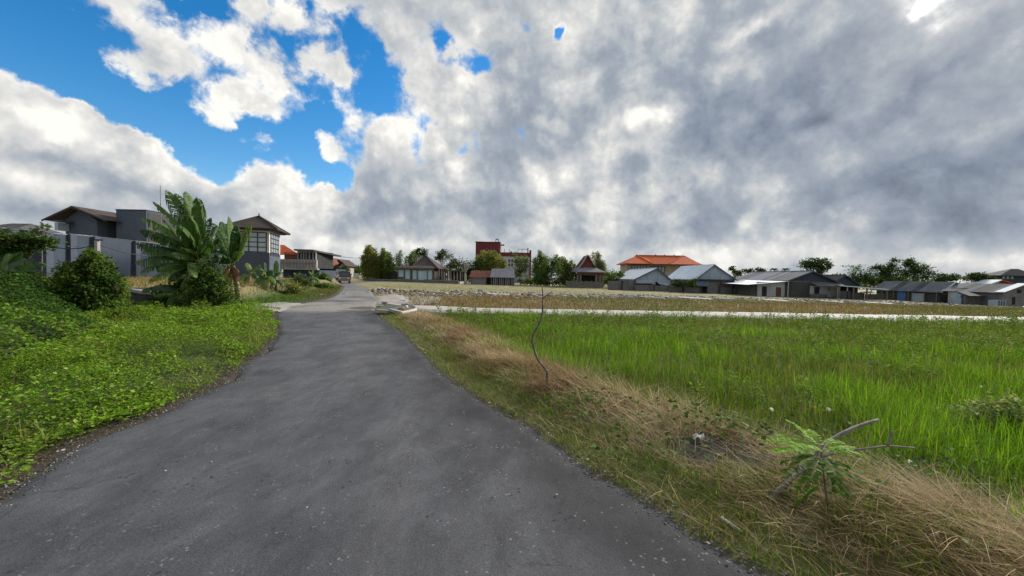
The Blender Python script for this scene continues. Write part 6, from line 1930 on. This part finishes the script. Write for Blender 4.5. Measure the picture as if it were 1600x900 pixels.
def person():
    p = W(526.5, 443.5, 57)
    r_ = thing('person', 'person in white shirt and dark trousers standing beside the parked truck', 'person', (p.x, 57, 0.0), R(15))
    skin = mottled('skin', (0.23, 0.125, 0.08), (0.27, 0.15, 0.10), 6, rough=0.6)
    V = [(0, 0, .90), (0, 0.0, 1.12), (0, 0.01, 1.36), (0, 0, 1.43), (0, -.01, 1.50), (0, -.02, 1.60), (0, -.01, 1.68)]
    Rr = [(.13, .10), (.12, .095), (.14, .10), .06, .055, .085, .065]
    E = [(i, i + 1) for i in range(6)]
    for s in (-1, 1):
        b = len(V)
        V += [(s * .10, 0, .84), (s * .115, -.01, .48), (s * .12, .02, .09), (s * .13, -.12, .04)]
        Rr += [.085, .06, .042, .032]
        E += [(0, b), (b, b + 1), (b + 1, b + 2), (b + 2, b + 3)]
        b = len(V)
        V += [(s * .18, 0, 1.36), (s * .24, .01, 1.10), (s * .25, -.06, .88), (s * .255, -.09, .82)]
        Rr += [.055, .042, .032, .028]
        E += [(2, b), (b, b + 1), (b + 1, b + 2), (b + 2, b + 3)]
        palm = b + 3
        for k, (dx, dz, ln) in enumerate(((-.03, -.055, .9), (-.01, -.07, 1), (.01, -.068, 1), (.028, -.055, .9), (-.045, -.02, .8))):
            c = len(V)
            V += [(s * .255 + dx, -.10, .82 + dz * .6), (s * .255 + dx * 1.1, -.12, .82 + dz * 1.2 * ln)]
            Rr += [.009, .007]; E += [(palm, c), (c, c + 1)]
    skinned('body', V, E, Rr, skin, r_)
    mk = lambda a, c: mottled(a, c, tuple(v * .8 for v in c), 4)
    sh = [(0, 0, .90), (0, 0, 1.12), (0, .01, 1.36)]; shR = [(.155, .125), (.145, .12), (.165, .125)]
    shE = [(0, 1), (1, 2)]
    for s in (-1, 1):
        c = len(sh); sh += [(s * .18, 0, 1.36), (s * .225, .005, 1.18)]; shR += [.075, .062]; shE += [(2, c), (c, c + 1)]
    skinned('shirt', sh, shE, shR, mk('white_shirt', (.62, .62, .63)), r_)
    tr = [(0, 0, .88)]; trR = [(.15, .12)]; trE = []
    for s in (-1, 1):
        c = len(tr); tr += [(s * .10, 0, .82), (s * .115, -.01, .48), (s * .12, .02, .12)]; trR += [.10, .078, .062]; trE += [(0, c), (c, c + 1), (c + 1, c + 2)]
    skinned('trousers', tr, trE, trR, mk('dark_trousers', (.03, .03, .04)), r_)
    skinned('hair', [(0, .01, 1.66), (0, .0, 1.71), (0, .05, 1.63)], [(0, 1), (0, 2)], [.082, .06, .055], mk('black_hair', (.012, .011, .010)), r_)


person()


# ------------------------------------------------------------------ rubble strip
def rock_mesh(name, g, flat=0.7):
    bm = bmesh.new()
    bmesh.ops.create_icosphere(bm, subdivisions=1, radius=0.5)
    k = g.normal(size=3); 
    for v in bm.verts:
        c = v.co
        c.x = max(-.40, min(.40, c.x)); c.y = max(-.36, min(.36, c.y)); c.z = max(-.30, min(.30, c.z * flat))
        c *= 1 + .22 * g.normal()
    me = bpy.data.meshes.new(name); bm.to_mesh(me); bm.free()
    return me


RUB = [mottled('rubble_pale', (0.48, 0.46, 0.43), (0.33, 0.32, 0.30), 3, bump=.4), mottled('rubble_grey', (0.25, 0.245, 0.24), (0.17, 0.165, 0.16), 3, bump=.4),
       mottled('rubble_dark', (0.10, 0.095, 0.09), (0.16, 0.15, 0.14), 3, bump=.4), mottled('rubble_tan', (0.36, 0.30, 0.24), (0.27, 0.22, 0.18), 3, bump=.4)]


def rub_y(x): return np.clip(39 + 0.22 * (x + 10), 36, 48)


def rubble():
    g = np.random.default_rng(404)
    meshes = []
    for i in range(12):
        me = rock_mesh('rubble_block', g); me.materials.append(RUB[(0, 1, 0, 2, 0, 3, 1, 0, 0, 1, 2, 0)[i]]); meshes.append(me)
    o0 = None
    for i in range(150):
        x = g.uniform(-13, 44) if i % 3 else g.uniform(-12, 16)
        y = float(rub_y(np.array(x))) + g.normal() * 3.2
        s = g.uniform(.28, .72)
        o = bpy.data.objects.new('rubble_block', meshes[i % 12])
        COL.objects.link(o)
        o.location = (x, y, Hs(x, y) + s * .12)
        o.scale = (s * g.uniform(.7, 1.5), s, s * g.uniform(.6, 1.0))
        o.rotation_euler = (g.uniform(-.3, .3), g.uniform(-.3, .3), g.uniform(0, 6.28))
        tag(o, 'broken concrete block lying in the rubble strip across the field', 'rubble', 'broken blocks in the rubble strip')
    V = []; T = []; off = 0; base = []
    for me in meshes[:6]:
        v = np.zeros(len(me.vertices) * 3); me.vertices.foreach_get('co', v)
        f = np.array([tuple(p_.vertices) for p_ in me.polygons]); base.append((v.reshape(-1, 3), f))
    cols = []
    n_ = 3600
    pal = np.array([(.40, .38, .35), (.28, .27, .25), (.17, .165, .16), (.10, .095, .09), (.30, .24, .18), (.44, .42, .39)])
    for i in range(n_):
        v, f = base[i % 6]
        x = g.uniform(-14, 70); y = float(rub_y(np.array(x))) + g.normal() * 4.2 * (1 if x < 45 else 1.3)
        s = g.uniform(.12, .42) * np.array((g.uniform(.7, 1.6), 1, g.uniform(.5, .9)))
        a = g.uniform(0, 6.28); ca, sa = math.cos(a), math.sin(a)
        q = v * s; q = np.stack([q[:, 0] * ca - q[:, 1] * sa, q[:, 0] * sa + q[:, 1] * ca, q[:, 2]], 1) + np.array((x, y, Hs(x, y) + .05 + .14 * g.random() * math.exp(-((y - float(rub_y(np.array(x)))) / 2.5) ** 2)))
        V.append(q); T.append(f + off); off += len(q)
        cols.append(np.tile(pal[int(g.integers(0, 6))] * g.uniform(.8, 1.2), (len(q), 1)))
    mt, n, p = new_mat('rubble_mix')
    a = n.node('ShaderNodeAttribute', attribute_name='Col'); n.put(p.inputs['Base Color'], a.outputs['Color'])
    tag(link('rubble', np_mesh('rubble', np.concatenate(V), np.concatenate(T), np.concatenate(cols)), mt), kind='stuff')
    # old boards and sheets lying among it
    for i, (px, Y, ln, rot) in enumerate(((1005, 44, 2.6, .1), (1070, 45, 3.4, -.1), (1115, 47, 2.2, .2), (1190, 47, 3.0, .05), (1275, 48, 2.8, -.1), (1345, 48, 3.6, .1), (845, 43, 3.0, .05), (780, 41.5, 2.2, -.1))):
        q = W(px, 460, Y)
        o = MB().box(-ln / 2, ln / 2, -.4, .4, 0, .09).build('rubble_plank', RUB[(2, 0)[i % 2]])
        o.location = (q.x, Y - 2.5, Hs(q.x, Y - 2.5) + .10); o.rotation_euler = (.08, .04, rot)
        tag(o, ('dark' if i % 2 == 0 else 'pale') + ' flat board on the rubble strip ' + ('left of the large white roofed house', 'in front of the large white roofed house', 'right of the large white roofed house', 'below the doors of the long grey shed', 'below the awning of the long grey shed', 'below the low open lean-to', 'left of the steep red roof', 'below the slatted tin shed')[i], 'board')


rubble()


# ------------------------------------------------------------------ broken slabs, pipe and stones at the culvert
def slab_piece(label, px, py, D, sx, sy, t, rot, mat='concrete', z=0.0):
    q = W(px, py, D)
    mb = MB()
    n_ = 7; pr = []
    for k in range(n_):
        a = 2 * math.pi * k / n_ + .3
        pr.append((math.cos(a) * sx / 2 * random.uniform(.8, 1.1), math.sin(a) * sy / 2 * random.uniform(.8, 1.1)))
    vs = [(x, y, 0) for x, y in pr] + [(x * .95, y * .95, t) for x, y in pr]
    mb.add(vs, [tuple(range(n_))[::-1], tuple(range(n_, 2 * n_))] + [(i, (i + 1) % n_, (i + 1) % n_ + n_, i + n_) for i in range(n_)])
    o = mb.build('broken_slab', M[mat], None, (q.x, D, Hs(q.x, D) + z))
    o.rotation_euler = rot
    return tag(o, label, 'slab', None)


M['pale_concrete'] = mottled('pale_concrete', (0.46, 0.45, 0.43), (0.34, 0.33, 0.31), 2.5, bump=.4)
slab_piece('long pale broken slab tilted at the road edge where the track begins', 612, 484, 16.4, 1.45, .8, .11, (R(-7), R(-9), R(25)), 'pale_concrete', .07)
slab_piece('grey broken slab lying under the tilted pale slab at the track mouth', 606, 489, 15.5, 1.3, .7, .12, (R(-4), R(6), R(10)), 'concrete', .02)
slab_piece('small dark slab end jutting out beside the white pipe', 622, 491, 15.2, .9, .55, .10, (R(-8), R(10), R(-20)), 'concrete', .04)
slab_piece('flat pale slab behind the boulder at the track mouth', 628, 476, 17.6, 1.5, .9, .14, (R(-6), R(3), R(5)), 'pale_concrete', .12)
a_, c_2 = W(627, 490, 14.9), W(650, 484.5, 15.6)
o = MB().tube([Vector((0, 0, 0)), c_2 - a_], .075, 12).build('white_pipe', M['white'], None, a_)
tag(o, 'short white pipe lying beside the broken slabs', 'pipe')
gq = np.random.default_rng(5)
for i, (px, py, D, s, lab) in enumerate(((636, 471, 18.4, .62, 'rounded grey boulder standing on the slabs at the track mouth'), (629, 481, 16.4, .40, 'darker stone leaning on the slabs below the boulder'), (601, 470, 20, .35, 'small stone on the sandy edge behind the puddle'))):
    me = rock_mesh('boulder', gq, .85); me.materials.append(RUB[1]); q = W(px, py, D)
    o = link('boulder', me, None, None, (q.x, D, Hs(q.x, D) + s * .28)); o.scale = (s, s, s); tag(o, lab, 'stone')

# sandy spill beside the road on both sides
def patch(name, pts, mat, dz=0.006, seed=1):
    xs = np.array([q[0] for q in pts]); ys = np.array([q[1] for q in pts])
    X_, Y_ = np.meshgrid(np.arange(xs.min(), xs.max(), .15), np.arange(ys.min(), ys.max(), .15))
    cx, cy = xs.mean(), ys.mean(); rx, ry = (xs.max() - xs.min()) / 2, (ys.max() - ys.min()) / 2
    rr = np.hypot((X_ - cx) / rx, (Y_ - cy) / ry) + .5 * (fbm(X_ * 1.5, Y_ * 1.5, seed) - .5)
    Z_ = H(X_, Y_) + dz + 0.05 * sstep(1 - rr, 0, .4) * fbm(X_ * 2, Y_ * 2, seed + 3)
    ii = np.arange(X_.size).reshape(X_.shape)
    qd = np.stack([ii[:-1, :-1], ii[:-1, 1:], ii[1:, 1:], ii[1:, :-1]], -1).reshape(-1, 4)
    ok = (rr.ravel()[qd].max(1) < .95)
    return tag(link(name, np_mesh(name, np.stack([X_, Y_, Z_], -1).reshape(-1, 3), qd[ok], None, True), mat), kind='structure')


sand = mottled('sand_spill', (0.36, 0.34, 0.31), (0.24, 0.225, 0.205), 1.2, bump=.6, bscale=14, c3=(0.16, 0.14, 0.12))
patch('sand_spill', g2([(405, 478), (470, 484), (432, 494), (450, 474)]), sand, .05, 3)
patch('gravel_shoulder', [(-9.6, 19), (-4.6, 19), (-6, 35), (-9, 33)], sand, .03, 5)


# ------------------------------------------------------------------ sticks
def stick(name, label, parts, D, r0, r1, mat, base_z=None, cat='stick'):
    """parts: list of (piece name, [(px, py, depth shift)], r start, r end)"""
    first = parts[0][1][0]
    p0 = W(first[0], first[1], D)
    root = thing(name, label, cat, p0)
    for nm, pts_, ra, rb in parts:
        P_ = [W(a, c, D + d) - p0 for a, c, d in pts_]
        # smooth with knots
        fine = []
        for i in range(len(P_) - 1):
            for k in range(4):
                fine.append(P_[i].lerp(P_[i + 1], k / 4))
        fine.append(P_[-1])
        for _ in range(2):
            fine = [fine[0]] + [(fine[i - 1] + fine[i] * 2 + fine[i + 1]) / 4 for i in range(1, len(fine) - 1)] + [fine[-1]]
        n_ = len(fine)
        rad = [(ra + (rb - ra) * i / (n_ - 1)) * (1 + .14 * random.uniform(-1, 1)) for i in range(n_)]
        MB().tube(fine, rad, 8).build(nm, M[mat], root, smooth=True)
    return root


Ds = 5.15
stick('sapling_stick', 'thin crooked bare sapling standing upright in the dry grass verge', [
    ('stem', [(855, 614, 0), (855, 596, 0), (855, 579, 0)], .020, .019),
    ('upper_stem', [(855, 581, 0), (849, 573, .02), (840, 562, .03), (834, 545, .03), (831, 530, .02), (835, 518, .0), (844, 504, -.02), (848, 486, -.02), (848, 467, 0)], .016, .010),
    ('fork', [(848, 468, 0), (848, 458, 0), (847, 449, 0)], .009, .006), ('fork', [(848, 467, 0), (855, 461, .02), (862, 456, .03)], .008, .005),
    ('stub', [(855, 582, 0), (853, 578, -.02)], .014, .012)], Ds, 0, 0, 'dark_stick')
stick('forked_branch', 'grey forked dead branch propped over the verge beside the green sapling', [
    ('main_limb', [(1195, 790, -.08), (1218, 766, -.08), (1236, 748, 0), (1256, 732, .05), (1271, 717, .1), (1281, 698, .14), (1306, 682, .2), (1341, 665, .28), (1372, 656, .34)], .020, .012),
    ('side_limb', [(1262, 727, .06), (1285, 714, .08), (1313, 705, .10), (1355, 701, .14), (1387, 696, .18), (1428, 700, .22)], .011, .007),
    ('spur', [(1387, 696, .18), (1391, 685, .18), (1394, 673, .18)], .010, .008)], 2.75, 0, 0, 'stick')
stick('peeled_stick', 'short white peeled stick lying in the brown grass close to the asphalt', [
    ('shaft', [(1127, 808, 0), (1140, 818, -.05), (1160, 832, -.1)], .008, .012)], 2.50, 0, 0, 'white')
M['dry_stem'] = mottled('dry_stem', (0.36, 0.29, 0.19), (0.26, 0.20, 0.13), 10)
stick('dry_stalk', 'bent pale stalk curving through the straw at the bottom right', [('shaft', [(1485, 815, 0), (1488, 840, -.02), (1500, 868, -.05)], .004, .006)], 2.35, 0, 0, 'dry_stem')
stick('dry_stalk', 'long thin dark twig slanting across the straw right of the green sapling', [('shaft', [(1302, 815, 0), (1360, 770, .1), (1418, 728, .2)], .005, .003)], 2.75, 0, 0, 'dark_stick')
stick('dry_stalk', 'thin straw coloured twig lying along the asphalt edge', [('shaft', [(1062, 800, 0), (1100, 822, 0), (1135, 848, 0)], .004, .003)], 2.42, 0, 0, 'dry_stem')


# ------------------------------------------------------------------ young pinnate sapling at the lower right
def pinnate_sapling():
    g = np.random.default_rng(808)
    D = 2.45
    p0 = W(1302, 852, D); gz = Hs(p0.x, D)
    root = thing('pinnate_sapling', 'young bright green sapling with feathery compound leaves at the lower right', 'sapling', (p0.x, D, gz))
    o = Vector((p0.x, D, gz))
    def P(a, c, d=0.0): return W(a, c, D + d) - o
    def stem(pts_, ra, rb):
        MB().tube(pts_, [ra + (rb - ra) * i / (len(pts_) - 1) for i in range(len(pts_))], 7).build('stem', M['dark_stick'], root, smooth=True)
    stem([Vector((0, 0, -.03)), P(1297, 815), P(1291, 775), P(1286, 735), P(1283, 705)], .007, .004)
    stem([P(1296, 815), P(1330, 790, .05), P(1368, 762, .12), P(1400, 738, .2)], .005, .003)
    stem([P(1300, 840), P(1292, 845, .1)], .004, .003)
    fr = [(1284, 706, 1236, 660, .0, 1), (1284, 706, 1210, 684, -.1, 1), (1284, 708, 1200, 690, .15, 1), (1285, 712, 1222, 720, .1, 0), (1285, 714, 1228, 740, -.15, 0), (1284, 704, 1262, 672, .2, 1),
          (1284, 704, 1310, 690, .2, 1), (1285, 710, 1348, 712, .1, 1), (1286, 720, 1340, 735, -.05, 0), (1286, 728, 1252, 766, -.2, 0), (1287, 735, 1325, 770, -.15, 0), (1287, 740, 1345, 752, .12, 0),
          (1289, 755, 1240, 790, .1, 0), (1289, 760, 1330, 792, .1, 0), (1284, 708, 1240, 700, -.2, 1), (1285, 716, 1305, 742, -.25, 0), (1285, 716, 1268, 748, -.25, 0), (1286, 712, 1212, 705, .0, 1), (1284, 705, 1330, 700, -.1, 1)]
    for (ax, ay, bx, by, d, young) in fr:
        a, b_ = P(ax, ay), P(bx, by, d)
        L = (b_ - a).length
        m_ = 16
        ctrl = (a + b_) / 2 + Vector((0, 0, .18 * L))
        t = np.linspace(.22, 1, m_)
        ax_ = np.array([np.array(a) * (1 - u) ** 2 + 2 * np.array(ctrl) * u * (1 - u) + np.array(b_) * u * u for u in t])
        tg = np.array(b_ - a) / L
        sd_ = np.cross(tg, (0, 0, 1.0)); sd_ /= np.linalg.norm(sd_) + 1e-6
        bits = []
        pal = [(.20, .40, .02), (.25, .44, .03)] if young else [(.09, .19, .022), (.12, .23, .026), (.07, .15, .02)]
        for s in (-1, 1):
            dirv = s * sd_[None] * 1.0 + tg[None] * .55 + .12 * g.standard_normal((m_, 3)) - np.array([[0, 0, .22]])
            ll = .056 * (1 - .5 * np.abs(t - .55)) * g.uniform(.85, 1.15, m_)
            bits.append(leaves(ax_, ll, ll * .40, dirv, np.array([[0, -.2, 1.0]]) + .25 * g.standard_normal((m_, 3)), tint(m_, pal, g, .1), .1))
        lf = joined('compound_leaf', M['leaf'], bits, root)
        pts_ = [Vector(tuple(np.array(a) * (1 - u) ** 2 + 2 * np.array(ctrl) * u * (1 - u) + np.array(b_) * u * u)) for u in np.linspace(0, 1, 6)]
        MB().tube(pts_, [.0022, .002, .0018, .0015, .0012, .001], 5).build('leaf_stalk', M['dry_stem'], lf)


pinnate_sapling()


# ------------------------------------------------------------------ flowers, broad weeds and litter on the verge
def broad_weeds():
    g = np.random.default_rng(818)
    bits = []
    for (px, py, D, sx, sy, m_) in ((1110, 690, 3.75, .35, .25, 130), (1190, 690, 3.6, .45, .3, 230), (1240, 650, 4.3, .5, .4, 160), (1330, 730, 3.3, .35, .3, 130), (1430, 720, 3.4, .4, .3, 150), (1560, 830, 2.8, .4, .3, 60), (1400, 690, 3.7, .4, .3, 130), (1310, 840, 2.55, .18, .15, 40), (920, 655, 4.3, .3, .2, 90), (985, 735, 3.2, .25, .2, 60)):
        c = W(px, py, D)
        x = c.x + g.normal(size=m_) * sx; y = D + g.normal(size=m_) * sy
        ok = sdr(x, y) > .08; x, y = x[ok], y[ok]; k = len(x)
        a = g.uniform(0, 6.28, k)
        z = H(x, y) + .03 + .20 * g.random(k)
        L = .05 * g.uniform(.6, 1.5, k)
        bits.append(leaves(np.stack([x, y, z], 1), L, L * .8, np.stack([np.cos(a), np.sin(a), g.uniform(-.2, .5, k)], 1), np.array([[0, -.2, 1.0]]) + .4 * g.standard_normal((k, 3)),
                           tint(k, [(.07, .135, .025), (.09, .17, .03), (.12, .20, .045), (.05, .10, .02)], g)))
    tag(joined('broad_leaf_weeds', M['leaf'], bits), kind='stuff')


broad_weeds()
tree('flowering_shrub', 'mound of pale yellow-green weeds among the grass at the right picture edge', 1560, 4.7, [(1535, 650, 38, 18), (1580, 645, 34, 24), (1610, 670, 40, 26), (1560, 675, 40, 16)], 2600, .05,
     [(.16, .22, .06), (.22, .26, .10), (.10, .17, .04), (.30, .32, .17)], 'shrub', trunk=.01, sub=14, seed=60)
M['petal'] = leaf_mat('white_petal', .6, .4)


def flower(px, py, D, label, r=.028):
    g = np.random.default_rng(int(px))
    q = W(px, py, D)
    root = thing('white_flower', label, 'flower', (q.x, D, q.z))
    V = []; T = []
    m_ = 10
    V.append((0, 0, -.012))
    for k in range(m_):
        a = 2 * math.pi * k / m_; rr = r * (1 if k % 2 else .84)
        V.append((math.cos(a) * rr * .5, math.sin(a) * rr * .5, .002)); V.append((math.cos(a) * rr, math.sin(a) * rr, .010))
    for k in range(m_):
        a, c = 1 + 2 * k, 1 + 2 * ((k + 1) % m_)
        T += [(0, a, c), (a, a + 1, c + 1), (a, c + 1, c)]
    o = link('petals', np_mesh('petals', V, T, np.tile((.72, .70, .74), (len(V), 1))), M['petal'], root)
    o.rotation_euler = (R(50), R(g.uniform(-25, 25)), 0)
    MB().tube([(0, 0, -.008), (.004, .01, -.06), (0, .02, -.16)], .0022, 5).build('stalk', M['pseudostem'], root)


for px, py, D, lab in ((1205, 640, 4.6, 'white flower highest among the tall grass above the green sapling'), (1172, 698, 3.55, 'white flower left of the green sapling top'), (1298, 723, 2.85, 'white flower in the crook of the forked branch'),
                       (1421, 723, 3.25, 'white flower under the tip of the forked branch'), (1294, 640, 4.8, 'white flower deep in the green field behind the branch'), (1096, 690, 3.7, 'white flower in the dry verge left of the dark soil'),
                       (1018, 622, 5.1, 'white flower at the edge of the tall grass near the straw mounds'), (1160, 684, 3.7, 'white flower just above the leafy weeds')):
    flower(px, py, D, lab)


def litter(label, px, py, D, s, rot, name='paper_scrap'):
    q = W(px, py, D)
    g = np.random.default_rng(int(px * 3))
    V = []; T = []
    for j in range(4):
        for i in range(4):
            V.append(((i / 3 - .5) * s, (j / 3 - .5) * s * .6, .012 * g.normal() + .02 * (i % 2)))
    for j in range(3):
        for i in range(3):
            a = j * 4 + i; T.append((a, a + 1, a + 5, a + 4))
    mb = MB(); mb.add(V, T); mb.add([(x, y, z - .002) for x, y, z in V], [t[::-1] for t in T])
    o = mb.build(name, M['white'], None, (q.x, D, max(q.z, Hs(q.x, D) + .03)))
    o.rotation_euler = (R(10), R(-8), rot)
    tag(o, label, 'litter')


litter('white scrap of paper beside the long dark twig', 1371, 781, 2.75, .07, .4)
litter('crumpled white scrap under the green sapling', 1331, 798, 2.6, .06, -.3)
litter('pale scrap lying in the straw at the bottom right corner', 1530, 873, 2.3, .09, .2)
litter('white scrap beside the leafy weeds on the dark soil', 1092, 694, 3.55, .10, -.2)


def pebbles():
    g = np.random.default_rng(303)
    ms = []
    for i in range(5):
        me = rock_mesh('pebble', g, .7); me.materials.append(RUB[(0, 0, 1, 3, 0)[i]]); ms.append(me)
    spots = [(696, 573), (664, 553), (638, 540), (830, 652), (764, 632), (813, 676), (918, 722), (887, 720), (1106, 855), (1137, 884), (857, 680), (224, 650), (110, 695), (111, 713), (9, 765), (98, 708), (219, 636), (330, 657), (330, 728), (258, 742), (620, 700), (480, 800), (955, 760), (870, 780), (560, 620), (705, 668), (640, 615), (1040, 812)]
    for i, (a, c) in enumerate(spots):
        q = G(a, c, 0.0)
        o = bpy.data.objects.new('pebble', ms[i % 5]); COL.objects.link(o)
        s = g.uniform(.012, .024) * (1 + .09 * q.y)
        on = sdr(np.array([q.x]), np.array([q.y]))[0] < -.15 and sdl(np.array([q.x]), np.array([q.y]))[0] < -.15
        s *= 0.7 if on else 1.0
        o.location = (q.x, q.y, (0.03 if on else max(0, Hs(q.x, q.y)) + .02) + s * .18); o.scale = (s * 1.3, s, s * .8); o.rotation_euler = (0, 0, g.uniform(0, 6.28))
        tag(o, 'small pale stone lying loose on the asphalt or its edge', 'pebble', 'loose pebbles on the road')


pebbles()


def edge_gravel():
    """loose chips and crumbled asphalt along both ragged edges of the road"""
    g = np.random.default_rng(515)
    me = rock_mesh('chip', g, .7)
    v = np.zeros(len(me.vertices) * 3); me.vertices.foreach_get('co', v); v = v.reshape(-1, 3)
    f = np.array([tuple(p_.vertices) for p_ in me.polygons])
    bpy.data.meshes.remove(me)
    pal = np.array([(.10, .10, .105), (.07, .07, .074), (.16, .155, .15), (.28, .27, .25), (.13, .105, .08)])
    V, T, C = [], [], []; off = 0
    for i in range(3800):
        y = 1.5 + 15 * g.random() ** 1.7
        if i % 2:
            x = float(np.interp(y, [q[1] for q in ROAD_R], [q[0] for q in ROAD_R])) + g.normal() * .11 - .02
        else:
            x = float(np.interp(y, [q[1] for q in ROAD_L], [q[0] for q in ROAD_L])) + g.normal() * .13 + .02
        s = g.uniform(.006, .020) * (1 + .05 * y)
        a = g.uniform(0, 6.28); ca, sa = math.cos(a), math.sin(a)
        q = v * s; q = np.stack([q[:, 0] * ca - q[:, 1] * sa, q[:, 0] * sa + q[:, 1] * ca, q[:, 2]], 1) + np.array((x, y, max(.008, Hs(x, y)) + s * .15))
        V.append(q); T.append(f + off); off += len(q); C.append(np.tile(pal[int(g.integers(0, 5))] * g.uniform(.8, 1.2), (len(q), 1)))
    mt, n, p = new_mat('chips')
    a = n.node('ShaderNodeAttribute', attribute_name='Col'); n.put(p.inputs['Base Color'], a.outputs['Color'])
    tag(link('edge_gravel', np_mesh('edge_gravel', np.concatenate(V), np.concatenate(T), np.concatenate(C)), mt), kind='stuff')


edge_gravel()
